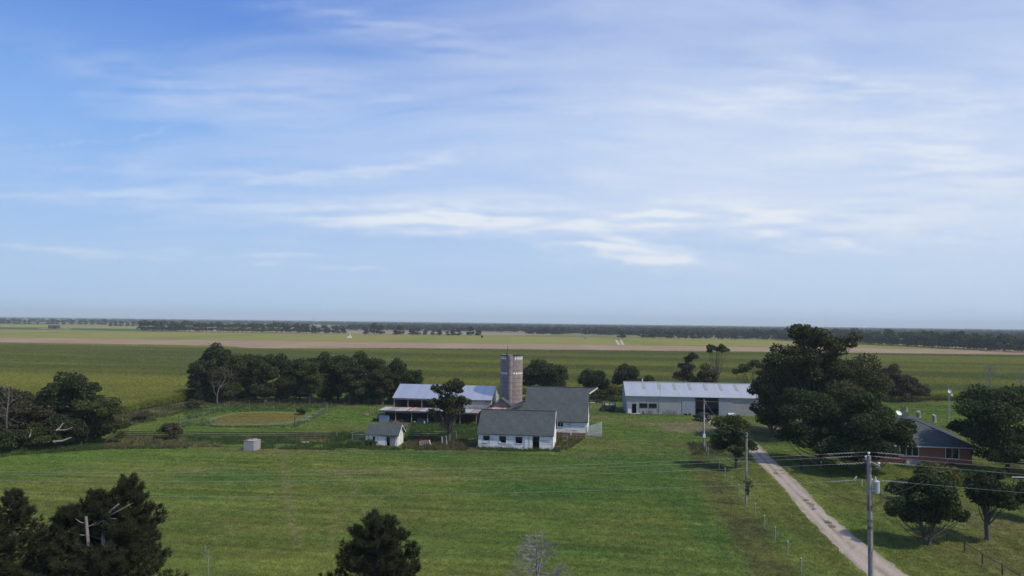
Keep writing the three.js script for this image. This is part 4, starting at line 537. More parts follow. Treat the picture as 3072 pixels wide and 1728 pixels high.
// ---------------------------------------------------------------- the long metal machine shed
{
  const b = farm('machine_shed', 'long low metal machine shed with pale skylights along its roof', 1879, 1241, 4.5), L = 30.2, D = 12, H = 4.35, Rg = 6.95;
  part(b, 'wall', M.metal, (g) => wall(g, L, H, [[1.3, 2.3, 0, 2.35], [3.1, 4.85, 1.5, 2.45], [5.25, 7.0, 1.5, 2.45], [15.9, 21.25, 0, 4.1]], { rib: 0.4 }));
  part(b, 'wall', M.metal, (g) => { wall(g, D - 0.14, H, [], { rib: 0.4, map: sideMap(0.0, -0.13, -1) }); g.tri(V(-0.001, H, 0), V(-0.001, H, -D), V(-0.001, Rg, -D / 2)); });
  part(b, 'wall', M.metal, (g) => { wall(g, D - 0.14, H, [], { rib: 0.4, map: sideMap(L, -0.13, 1) }); g.tri(V(L + 0.001, H, 0), V(L + 0.001, H, -D), V(L + 0.001, Rg, -D / 2)); });
  part(b, 'wall', M.metal, (g) => wall(g, L, H, [], { map: backMap(L, -D) }));
  const roof = part(b, 'roof', M.roofMetal, (g) => { const a = V(-0.25, H - 0.05, 0.35), c = V(L + 0.25, H - 0.05, 0.35), r0 = V(-0.25, Rg + 0.1, -D / 2), r1 = V(L + 0.25, Rg + 0.1, -D / 2); slab(g, a, c, r1, r0, 0.06); ribs(g, a, c, r1, r0, 0.4); slab(g, V(L + 0.25, H - 0.05, -D - 0.35), V(-0.25, H - 0.05, -D - 0.35), r0, r1, 0.06); });
  part(roof, 'eave_trim', M.white, (g) => g.box(-0.3, L + 0.3, H - 0.17, H + 0.02, 0.36, 0.41)); part(roof, 'ridge_cap', M.roofMetal, (g) => g.box(-0.28, L + 0.28, Rg + 0.08, Rg + 0.17, -D / 2 - 0.2, -D / 2 + 0.2));
  const sl = (t) => V(0, lerp(H - 0.05, Rg + 0.1, t), lerp(0.35, -D / 2, t)), nn = V(0, 6.35, 2.65).normalize();
  for (let i = 0; i < 7; i++) part(roof, 'skylight', M.skylight, (g) => { const x = 4.0 + 3.62 * i, a = sl(0.47).addScaledVector(nn, 0.045), c = sl(0.9).addScaledVector(nn, 0.045); g.hex([V(x, a.y - 0.02, a.z), V(x + 0.72, a.y - 0.02, a.z), V(x + 0.72, c.y - 0.02, c.z), V(x, c.y - 0.02, c.z), V(x, a.y, a.z), V(x + 0.72, a.y, a.z), V(x + 0.72, c.y, c.z), V(x, c.y, c.z)]); });
  part(roof, 'vent_pipe', M.white, (g) => g.tube([V(4.4, Rg - 0.2, -D / 2 - 0.6), V(4.4, Rg + 0.75, -D / 2 - 0.6)], 0.11, 8)); part(roof, 'vent_pipe', M.white, (g) => g.tube([V(14.9, Rg - 0.2, -D / 2 - 0.6), V(14.9, Rg + 0.4, -D / 2 - 0.6)], 0.08, 8));
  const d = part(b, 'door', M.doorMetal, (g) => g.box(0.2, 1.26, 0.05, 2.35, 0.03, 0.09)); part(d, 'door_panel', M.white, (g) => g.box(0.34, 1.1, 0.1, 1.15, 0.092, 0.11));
  for (const [x0, x1] of [[3.1, 4.85], [5.25, 7.0]]) windowPart(b, x0, x1, 1.5, 2.45, 0, { mull: 4, bars: 1, frame: 0.05, mat: M.dark, sill: false });
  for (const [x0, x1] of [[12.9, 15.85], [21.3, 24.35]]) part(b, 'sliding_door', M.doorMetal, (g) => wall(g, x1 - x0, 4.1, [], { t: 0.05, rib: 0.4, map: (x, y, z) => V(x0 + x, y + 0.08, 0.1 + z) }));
  part(b, 'door_track', M.steel, (g) => g.box(12.8, 24.5, 4.2, 4.3, 0.06, 0.2)); part(b, 'floor_slab', M.soil, (g) => g.box(0.13, L - 0.13, 0.0, 0.06, -D + 0.13, -0.14)); part(b, 'door_step', M.concrete, (g) => g.box(1.0, 3.1, 0, 0.14, 0.03, 0.75));  // floor slab takes the soil colour to darken the shed interior
  part(b, 'service_mast', M.steel, (g) => { g.tube([V(7.75, 0.6, 0.12), V(7.75, 4.1, 0.12), V(7.75, 4.2, 0.5), V(7.75, 7.0, 0.5)], 0.05, 6); g.box(7.6, 7.9, 1.2, 1.8, 0.03, 0.2); });
  part(b, 'floodlight', M.white, (g) => { g.beam(V(L + 0.2, 4.9, 0.3), V(L + 0.7, 5.1, 0.6), 0.08); g.box(L + 0.1, L + 0.5, 4.6, 4.9, 0.45, 0.6); });
  // things along its wall
  const bl = (name, label, cat, mat, fn, x, z, grp) => one(name, label, cat, mat, fn, b.localToWorld(V(x, 0, z)), b.rotation.y, grp);
  b.updateMatrixWorld();
  bl('bucket', 'black bucket standing on end under the shed windows', 'bucket', M.black, (g) => g.tube([V(0, 0, 0), V(0, 0.65, 0)], [0.17, 0.2], 8), 3.85, 0.45);
  bl('tool_box', 'low black box lying at the sliding door of the metal shed', 'box', M.black, (g) => { g.box(-0.35, 0.35, 0, 0.3, -0.2, 0.2); g.box(-0.37, 0.37, 0.3, 0.36, -0.22, 0.22); }, 13.6, 0.5);
  bl('wheelbarrow_bin', 'rounded black bin beside the low box at the sliding door', 'bin', M.black, (g) => g.tube([V(0, 0, 0), V(0, 0.42, 0), V(0, 0.5, 0)], [0.2, 0.3, 0.26], 10), 14.55, 0.5);
  for (const [x, r] of [[5.6, 0.55], [9.8, 0.62], [11.2, 0.5], [8.7, 0.3]]) bl('wagon_wheel', 'thin rusty iron wheel leaning on the metal shed wall', 'wheel', M.rail, (g) => { const n = 20; for (let k = 0; k < n; k++) { const a = k / n * 6.2832, c = (k + 1) / n * 6.2832; g.beam(V(r * Math.cos(a), r + r * Math.sin(a), 0), V(r * Math.cos(c), r + r * Math.sin(c), 0), 0.035); if (k % 4 === 0) g.beam(V(0, r, 0), V(r * Math.cos(a), r + r * Math.sin(a), 0), 0.025); } g.tube([V(0, r, -0.06), V(0, r, 0.06)], 0.07, 6); }, x, 0.14, 'iron wheels along the shed wall');
}

// ---------------------------------------------------------------- the large barn, its lean-to and the loading chute
{
  const b = farm('large_barn', 'large grey shingled barn with a pointed hay hood', 1607, 1304), L = 12.0, D = 14, H = 2.45, Rg = 8.25; b.position.copy(gp(1762, 1304)).addScaledVector(AX, -L); b.position.y = 0;
  part(b, 'wall', M.paint, (g) => wall(g, L, H, [[3.6, 4.75, 1.35, 2.1], [4.95, 6.0, 1.35, 2.1]].map(([a, c, d, e]) => [a + 1.4, c + 1.4, d, e]), { lap: 0.16 }));
  const gable = (x, s) => (g) => { wall(g, D - 0.16, H, [], { lap: 0.16, map: sideMap(x, -0.14, s) }); g.tri(V(x + s * 0.01, H, 0), V(x + s * 0.01, H, -D), V(x + s * 0.01, Rg, -D / 2)); };
  part(b, 'wall', M.paint, gable(L, 1)); part(b, 'wall', M.paint, gable(0, -1)); part(b, 'wall', M.paint, (g) => wall(g, L, H, [], { map: backMap(L, -D) }));
  const roof = part(b, 'roof', M.shingle, (g) => {
    const e = H - 0.12, z = 0.3, k = 0.82, yk = lerp(e, Rg, k), zk = lerp(z, -D / 2, k);
    slab(g, V(-0.3, e, z), V(L + 0.15, e, z), V(L + 0.15, yk, zk), V(-0.3, yk, zk), 0.14); slab(g, V(-0.3, yk, zk), V(L + 0.15, yk, zk), V(L + 1.75, Rg, -D / 2), V(-0.3, Rg, -D / 2), 0.14);
    const zb = -D - 0.3, zkb = lerp(zb, -D / 2, k); slab(g, V(L + 0.15, e, zb), V(-0.3, e, zb), V(-0.3, yk, zkb), V(L + 0.15, yk, zkb), 0.14); slab(g, V(L + 0.15, yk, zkb), V(-0.3, yk, zkb), V(-0.3, Rg, -D / 2), V(L + 1.75, Rg, -D / 2), 0.14);
  });
  part(roof, 'hay_hood_trim', M.trim, (g) => { const k = 0.82, yk = lerp(H - 0.12, Rg, k), zk = lerp(0.3, -D / 2, k), zkb = lerp(-D - 0.3, -D / 2, k); g.beam(V(L + 0.2, yk - 0.04, zk), V(L + 1.82, Rg - 0.04, -D / 2), 0.1, 0.22); g.beam(V(L + 0.2, yk - 0.04, zkb), V(L + 1.82, Rg - 0.04, -D / 2), 0.1, 0.22); });
  part(roof, 'ridge_cap', M.shingle, (g) => g.box(-0.3, L + 1.6, Rg - 0.02, Rg + 0.05, -D / 2 - 0.14, -D / 2 + 0.14));
  windowPart(b, 5.0, 6.15, 1.35, 2.1, 0.0, { mull: 1, frame: 0.05 }); windowPart(b, 6.35, 7.4, 1.35, 2.1, 0.0, { mull: 2, frame: 0.05 });
  part(b, 'foundation', std([0.6, 0.55, 0.6], 1, { map: T.brick }), (g) => g.box(1.0, L - 0.2, 0.0, 0.3, 0.03, 0.12));
  part(b, 'lean_to_roof', M.shingle, (g) => { slab(g, V(-6.6, 2.5, -1.2), V(-0.32, 5.4, -1.2), V(-0.32, 5.4, -12), V(-6.6, 2.5, -12), 0.12); });
  part(b, 'lean_to_wall', M.wood, (g) => { g.hex([V(-6.4, 0, -1.4), V(-0.33, 0, -1.4), V(-0.33, 0, -1.52), V(-6.4, 0, -1.52), V(-6.4, 2.45, -1.4), V(-0.33, 5.2, -1.4), V(-0.33, 5.2, -1.52), V(-6.4, 2.45, -1.52)]); g.box(-6.4, -6.3, 0, 2.4, -11.9, -1.53); });
  // loading chute
  const c = thing('loading_chute', 'white board loading chute sloping up at the corner of the large barn', 'chute', gp(1762, 1308).addScaledVector(AX, 0.15), -YAW);
  part(c, 'post', M.trim, (g) => g.box(2.4, 2.55, 0, 2.6, -0.1, 0.05)); part(c, 'post', M.trim, (g) => g.box(2.4, 2.52, 0, 2.5, -1.6, -1.48)); part(c, 'post', M.trim, (g) => g.box(0.0, 0.12, 0, 1.75, -0.1, 0.0)); part(c, 'post', M.trim, (g) => g.box(0.0, 0.12, 0, 1.75, -1.6, -1.5));
  for (let i = 0; i < 8; i++) part(c, 'board', M.trim, (g) => g.beam(V(0.0, 0.12 + i * 0.2, 0.06), V(2.4, 0.75 + i * 0.235, 0.06), 0.03, 0.085)); for (let i = 3; i < 8; i++) part(c, 'board', M.trim, (g) => g.beam(V(0.0, 0.12 + i * 0.2, -1.44), V(2.4, 0.75 + i * 0.235, -1.44), 0.03, 0.11));
  part(c, 'ramp', M.wood, (g) => slab(g, V(0.13, 0.05, -0.12), V(2.38, 0.7, -0.12), V(2.38, 0.7, -1.42), V(0.13, 0.05, -1.42), 0.05)); part(c, 'side_sheet', M.metal, (g) => g.hex([V(0.5, 0, 0.08), V(2.55, 0, 0.08), V(2.55, 0, 0.1), V(0.5, 0, 0.1), V(0.5, 0.1, 0.08), V(2.55, 0.66, 0.08), V(2.55, 0.66, 0.1), V(0.5, 0.1, 0.1)]));
  // pens before the barn wall
  const f = thing('pipe_pen', 'rusty pipe pen along the foot of the large barn wall', 'fence', gp(1676, 1318), -YAW); R = mulberry(77);
  for (let i = 0; i < 5; i++) part(f, 'post', M.rust, (g) => g.tube([V(i * 1.6, 0, 0), V(i * 1.6, 1.35, 0)], 0.045, 6)); for (const y of [0.45, 0.85, 1.25]) part(f, 'rail', M.rust, (g) => g.tube([V(0, y, 0), V(6.4, y, 0)], 0.03, 6));
  one('white_post', 'square white wooden post standing before the pipe pen', 'post', M.trim, (g) => { g.box(-0.08, 0.08, 0, 1.7, -0.08, 0.08); g.box(-0.1, 0.1, 1.7, 1.75, -0.1, 0.1); }, gp(1713, 1310), 0);
}

// ---------------------------------------------------------------- the small white barn in front
{
  const b = farm('small_barn', 'small peeling white barn with grey shingle roof and open doorway', 1435, 1344), L = 12.45, D = 8, H = 2.5, Rg = 5.9;
  const op = [[0.8, 1.92, 1.02, 2.1], [3.5, 4.66, 1.0, 2.1], [6.25, 7.4, 0.98, 2.08], [9.1, 10.22, 0.0, 2.22], [10.4, 12.25, 0.98, 1.06]];
  part(b, 'wall', M.paint, (g) => wall(g, L, H, op, { lap: 0.16 }));
  const gab = (x, s) => (g) => { wall(g, D - 0.16, H, [], { lap: 0.16, map: sideMap(x, -0.14, s) }); for (let k = 0; k < 1; k++) g.tri(V(x + s * 0.01, H, 0), V(x + s * 0.01, H, -D), V(x + s * 0.01, Rg, -D / 2)); };
  part(b, 'wall', M.paint, gab(L, 1)); part(b, 'wall', M.paint, gab(0, -1)); part(b, 'wall', M.paint, (g) => wall(g, L, H, [], { map: backMap(L, -D) }));
  const roof = part(b, 'roof', M.shingle, (g) => { const e = H - 0.08; slab(g, V(-0.25, e, 0.3), V(L + 0.2, e, 0.3), V(L + 0.2, Rg + 0.1, -D / 2), V(-0.25, Rg + 0.1, -D / 2), 0.12); slab(g, V(L + 0.2, e, -D - 0.3), V(-0.25, e, -D - 0.3), V(-0.25, Rg + 0.1, -D / 2), V(L + 0.2, Rg + 0.1, -D / 2), 0.12); });
  part(roof, 'ridge_cap', M.shingle, (g) => g.box(-0.25, L + 0.2, Rg + 0.08, Rg + 0.15, -D / 2 - 0.13, -D / 2 + 0.13)); part(roof, 'rake_trim', M.trim, (g) => { g.beam(V(L + 0.24, H - 0.16, 0.3), V(L + 0.24, Rg, -D / 2), 0.05, 0.18); g.beam(V(L + 0.24, Rg, -D / 2), V(L + 0.24, H - 0.16, -D - 0.3), 0.05, 0.18); });
  for (const x of [-0.05, L - 0.07]) part(b, 'corner_board', M.trim, (g) => g.box(x, x + 0.12, 0, H - 0.1, 0.024, 0.05));
  op.slice(0, 3).forEach(([x0, x1, y0, y1], i) => { const w = part(b, 'window', M.trim, (g) => { g.box(x0 - 0.07, x1 + 0.07, y1, y1 + 0.07, 0.0, 0.06); g.box(x0 - 0.07, x0, y0 - 0.06, y1, 0.0, 0.06); g.box(x1, x1 + 0.07, y0 - 0.06, y1, 0, 0.06); g.box(x0, x1, y0 - 0.07, y0, 0, 0.08); if (i < 2) g.box(x0 + 0.02, i ? lerp(x0, x1, 0.25) : x1 - 0.02, y0 + 0.01, y0 + 0.3, -0.07, -0.04); }); part(w, 'pane', M.glass, (g) => g.box(x0 + 0.01, x1 - 0.01, lerp(y0, y1, 0.5), y1 - 0.01, -0.1, -0.09)); });
  part(b, 'sliding_door', M.paintV, (g) => wall(g, 1.2, 2.25, [], { t: 0.05, map: (x, y, z) => V(7.8 + x, y + 0.05, 0.1 + z) })); part(b, 'floor', M.soil, (g) => g.box(0.15, L - 0.15, 0, 0.05, -D + 0.15, -0.15));
}

// ---------------------------------------------------------------- the silo
{
  const c = V(at(1533.4, 1200, 152).x, 0, -152), h = 14.1, r = 2.38, s = thing('silo', 'tall grey concrete stave silo with white painted diamonds', 'silo', c, 0);
  const ring = (n, rad) => Array.from({ length: n }, (_, k) => [rad * Math.cos(2 * Math.PI * k / n), rad * Math.sin(2 * Math.PI * k / n)]);
  part(s, 'stave_wall', M.stave, (g) => { const o = ring(36, r), i = ring(36, r - 0.15); for (let k = 0; k < 36; k++) { const a = o[k], b = o[(k + 1) % 36], e = i[k], f = i[(k + 1) % 36]; g.quad(V(a[0], 0, a[1]), V(b[0], 0, b[1]), V(b[0], h, b[1]), V(a[0], h, a[1])); g.quad(V(e[0], 0, e[1]), V(e[0], h, e[1]), V(f[0], h, f[1]), V(f[0], 0, f[1])); g.quad(V(a[0], h, a[1]), V(b[0], h, b[1]), V(f[0], h, f[1]), V(e[0], h, e[1])); } });
  for (let i = 0; i < 16; i++) part(s, 'hoop', M.rail, (g) => { const y = 0.5 + i * 0.87, o = ring(36, r + 0.02); for (let k = 0; k < 36; k++) g.beam(V(o[k][0], y, o[k][1]), V(o[(k + 1) % 36][0], y, o[(k + 1) % 36][1]), 0.03, 0.035); });
  const cx = -0.13 * r, cz = r + 0.12, ch = part(s, 'chute', M.stave, (g) => { const n = 14, q = 0.58, P0 = []; for (let k = 0; k <= n; k++) { const a = Math.PI * k / n; P0.push([cx + q * Math.cos(a), cz - 0.35 + q * 0.9 * Math.sin(a)]); } for (let k = 0; k < n; k++) g.quad(V(P0[k][0], 1.5, P0[k][1]), V(P0[k + 1][0], 1.5, P0[k + 1][1]), V(P0[k + 1][0], h + 0.02, P0[k + 1][1]), V(P0[k][0], h + 0.02, P0[k][1])); for (let k = 1; k < n; k++) g.tri(V(P0[0][0], h + 0.02, P0[0][1]), V(P0[k][0], h + 0.02, P0[k][1]), V(P0[k + 1][0], h + 0.02, P0[k + 1][1])); });
  for (let i = 0; i < 8; i++) part(ch, 'hoop', M.rail, (g) => { const y = 1.9 + i * 1.6, n = 12, q = 0.6; for (let k = 0; k < n; k++) { const f = (t) => V(cx + q * Math.cos(t), y, cz - 0.35 + q * 0.9 * Math.sin(t)); g.beam(f(Math.PI * k / n), f(Math.PI * (k + 1) / n), 0.03, 0.03); } });
  const dia = (y, hh, n, ph) => { for (let k = 0; k < n; k++) { const a = 2 * Math.PI * (k + ph) / n; if (Math.abs(Math.cos(a) * r - cx) < 0.75 && Math.sin(a) > 0) continue; part(s, 'painted_diamond', M.white, (g) => { const q = 2 * Math.PI / n * 0.44, f = (t, yy) => V((r + 0.012) * Math.cos(t), yy, (r + 0.012) * Math.sin(t)); g.quad(f(a - q, y), f(a, y - hh), f(a + q, y), f(a, y + hh)); }); } };
  dia(h - 0.62, 0.4, 26, 0); dia(h - 3.85, 0.3, 26, 0.5);
  part(s, 'rim', M.rail, (g) => { const o = ring(36, r + 0.05); for (let k = 0; k < 36; k++) g.beam(V(o[k][0], h - 0.06, o[k][1]), V(o[(k + 1) % 36][0], h - 0.06, o[(k + 1) % 36][1]), 0.08, 0.14); });
  part(s, 'blower_pipe', M.rail, (g) => { g.tube([V(-1.0, h - 1, 1.5), V(-1.0, h + 0.5, 1.5), V(-0.95, h + 0.8, 1.4), V(-0.85, h + 1.7, 1.2), V(-0.95, h + 2.0, 1.2)], [0.14, 0.14, 0.06, 0.04, 0.04], 6); for (const [x, q] of [[-2.2, 0.8], [0.8, 0.5], [1.4, 0.6], [1.9, 1.0], [2.25, 0.7]]) g.tube([V(x, h - 0.6, 0.4), V(x + 0.05, h + q, 0.4)], 0.018, 4); });
}

// ---------------------------------------------------------------- the little gabled feed house with a rusty roof before it
{
  const b = farm('feed_house', 'little dark gabled feed house below the silo', 1469, 1272, 7.5), L = 4.6, D = 4.5, H = 3.5, Rg = 5.15;
  part(b, 'wall', M.wood, (g) => { wall(g, L, H, []); g.tri(V(0, H, 0.01), V(L, H, 0.01), V(L / 2, Rg, 0.01)); wall(g, D, H, [], { map: sideMap(0, -0.13, -1) }); wall(g, D, H, [], { map: sideMap(L, -0.13, 1) }); });
  part(b, 'roof', M.shingle, (g) => { slab(g, V(-0.5, H - 0.25, -D), V(-0.5, H - 0.25, 0.35), V(L / 2, Rg + 0.1, 0.35), V(L / 2, Rg + 0.1, -D), -0.12); slab(g, V(L / 2, Rg + 0.1, -D), V(L / 2, Rg + 0.1, 0.35), V(L + 0.5, H - 0.25, 0.35), V(L + 0.5, H - 0.25, -D), -0.12); });
  part(b, 'rusty_roof', M.rust, (g) => { const a = V(-0.3, 2.75, 3.4), c = V(L - 0.4, 2.75, 3.4), e = V(L - 0.2, 3.45, 0.1), f = V(0, 3.45, 0.1); slab(g, a, c, e, f, 0.05); ribs(g, a, c, e, f, 0.55, 0.03, 0.05); }); part(b, 'rusty_shed_wall', M.wood, (g) => g.box(-0.2, L - 0.5, 0, 2.7, 2.9, 3.0));
}

// ---------------------------------------------------------------- the open pole barn with the low lean-to before it
{
  const o = gp(1180, 1264), b = thing('pole_barn', 'open fronted pole barn with a bluish metal roof and timber lean-to', 'building', V(at(1181, 1200, 152.5).x, 0, -152.5), -YAW), L = 21.2, D = 11, H = 4.6, Rg = 7.1;
  const roof = part(b, 'roof', M.roofMetal, (g) => { const a = V(-0.2, H, 0.3), c = V(L + 0.2, H, 0.3), r0 = V(-0.2, Rg, -D / 2), r1 = V(L + 0.2, Rg, -D / 2); slab(g, a, c, r1, r0, 0.06); ribs(g, a, c, r1, r0, 0.45); slab(g, V(L + 0.2, H, -D - 0.3), V(-0.2, H, -D - 0.3), r0, r1, 0.06); });
  part(roof, 'eave_beam', M.wood, (g) => g.box(0, L, H - 0.38, H - 0.1, 0.02, 0.16));
  for (let i = 0; i < 6; i++) part(b, 'post', M.woodH, (g) => g.box(0.02 + i * 3.05, 0.2 + i * 3.05, 0, H - 0.1, -0.2, 0));
  part(b, 'wall', M.wood, (g) => wall(g, L, H - 0.1, [], { map: backMap(L, -D) })); part(b, 'wall', M.wood, (g) => { wall(g, D - 0.3, H - 0.1, [], { map: sideMap(0, -0.28, -1) }); g.tri(V(0, H - 0.1, 0), V(0, H - 0.1, -D), V(0, Rg - 0.1, -D / 2)); });
  part(b, 'end_wall', M.metal, (g) => { wall(g, D - 0.2, H - 0.1, [[2.6, 4.4, 0, 3.9], [5.2, 5.6, 0, 3.7]], { map: sideMap(L, -0.14, 1) }); g.tri(V(L, H - 0.1, 0), V(L, H - 0.1, -D), V(L, Rg - 0.1, -D / 2)); }); part(b, 'front_wall', M.metal, (g) => wall(g, 5.8, H - 0.3, [], { rib: 0.45, map: (x, y, z) => V(L - 5.8 + x, y, z + 0.02) })); part(b, 'inner_wall', M.wood, (g) => g.box(L - 5.95, L - 5.82, 0, H - 0.2, -D + 0.2, -0.2));
  part(b, 'earth_floor', M.soil, (g) => g.box(0.1, L - 0.15, 0, 0.05, -D + 0.14, -0.25));
  // lean-to: a nearly level roof on posts
  const W0 = -1.6, W1 = 19.4, Z = 5.4;
  R = mulberry(83);
  for (let i = 0; i < 12; i++) { const x0 = lerp(W0, W1, i / 12) + 0.01, x1 = lerp(W0, W1, (i + 1) / 12) - 0.01, k = rr(-0.02, 0.03); part(b, 'lean_to_sheet', [M.metal, M.woodH, M.metal, M.rust, M.woodH][i % 5], (g) => slab(g, V(x0, 2.55 + k, Z + rr(-0.1, 0.25)), V(x1, 2.55 + k, Z + rr(-0.1, 0.2)), V(x1, 2.66 + k, 0.35), V(x0, 2.66 + k, 0.35), 0.03)); }
  part(b, 'lean_to_beam', M.woodH, (g) => { g.box(W0, W1, 2.18, 2.46, Z - 0.28, Z - 0.14); g.box(W0, W1, 2.3, 2.58, 0.36, 0.48); }); for (let i = 0; i < 7; i++) part(b, 'lean_to_post', M.woodH, (g) => g.tube([V(W0 + 0.2 + i * 3.4, 0, Z - 0.4), V(W0 + 0.2 + i * 3.4, 2.5, Z - 0.4)], 0.09, 6));
  part(b, 'lean_to_wall', M.shadeBlack, (g) => { g.box(W0, W1, 0, 2.5, 0.5, 0.62); });  // wall coloured near black to paint in the deep shade under the lean-to
  b.updateMatrixWorld();
  const bl = (name, label, cat, mat, fn, x, z, y = 0, grp) => one(name, label, cat, mat, fn, b.localToWorld(V(x, y, z)), b.rotation.y, grp);
  bl('water_tank', 'blue oblong stock tank under the lean-to', 'tank', M.blue, (g) => { const q = []; for (let k = 0; k < 16; k++) { const a = k / 16 * 6.2832; q.push([1.35 * Math.sign(Math.cos(a)) * Math.pow(Math.abs(Math.cos(a)), 0.5), 0.6 * Math.sign(Math.sin(a)) * Math.pow(Math.abs(Math.sin(a)), 0.5)]); } g.poly(q, 0, 0.78); g.poly(q.map(([x, y]) => [x * 1.04, y * 1.06]), 0.78, 0.86); }, 7.7, 3.9);
  for (const x of [6.05, 8.1]) bl('bucket', 'white plastic bucket beside the blue stock tank', 'bucket', M.white, (g) => g.tube([V(0, 0, 0), V(0, 0.42, 0)], [0.15, 0.18], 8), x, 4.9, 0, 'white buckets by the stock tank');
  bl('red_baler', 'red farm machine stored inside the pole barn', 'machine', M.red, (g) => { g.box(-1.3, 1.0, 0.5, 1.9, -0.8, 0.8); g.box(-0.6, 1.5, 1.9, 2.5, -0.6, 0.6); g.tube([V(-1.1, 0.45, -0.9), V(-1.1, 0.45, -0.7)], 0.45, 12); g.tube([V(0.9, 0.45, 0.7), V(0.9, 0.45, 0.95)], 0.45, 12); g.beam(V(1.0, 0.7, 0), V(2.2, 0.5, 0), 0.15); }, 2.6, -3, 0.05);
  for (const [x, s] of [[4.3, 1], [7.1, 1.1], [6.4, 0.9]]) bl('straw_bale', 'square tan straw bale stacked at the front of the pole barn', 'bale', std([0.30, 0.22, 0.13], 1), (g) => { g.box(-0.6 * s, 0.6 * s, 0, 0.5, -0.28, 0.28); g.box(-0.58 * s, 0.5 * s, 0.51, 0.98, -0.26, 0.26); }, x, -1.2, 0.05, 'straw bales in the pole barn');
  const ps = thing('loft_gate', 'rusty pipe gate standing against the enclosed end of the pole barn', 'gate', b.localToWorld(V(17.6, 2.9, 0.36)), b.rotation.y); for (const y of [0.1, 0.7, 1.35]) part(ps, 'rail', M.rust, (g) => g.tube([V(0, y, 0), V(2.4, y, 0)], 0.028, 6)); for (const x of [0, 1.2, 2.4]) part(ps, 'upright', M.rust, (g) => g.tube([V(x, -0.1, 0), V(x, 1.4, 0)], 0.03, 6));
  // scrap at its end
  R = mulberry(84); for (let i = 0; i < 6; i++) bl('scrap_sheet', 'bent pale roofing sheet leaning in the scrap heap at the lean-to end', 'sheet', i % 3 ? M.metal : M.rust, (g) => { const w = rr(1.4, 2.4), h = rr(0.7, 1.2); for (let k = 0; k < 6; k++) g.hex([V(w * k / 6, 0, 0.05 * (k % 2)), V(w * (k + 1) / 6, 0, 0.05 * ((k + 1) % 2)), V(w * (k + 1) / 6, 0, 0.05 * ((k + 1) % 2) - 0.01), V(w * k / 6, 0, 0.05 * (k % 2) - 0.01), V(w * k / 6, h, -0.5 + 0.05 * (k % 2)), V(w * (k + 1) / 6, h, -0.5 + 0.05 * ((k + 1) % 2)), V(w * (k + 1) / 6, h, -0.51 + 0.05 * ((k + 1) % 2)), V(w * k / 6, h, -0.51 + 0.05 * (k % 2))]); }, -2.9 + 0.25 * i, 1.6 + 0.62 * i, 0, 'scrap sheets by the lean-to');
}

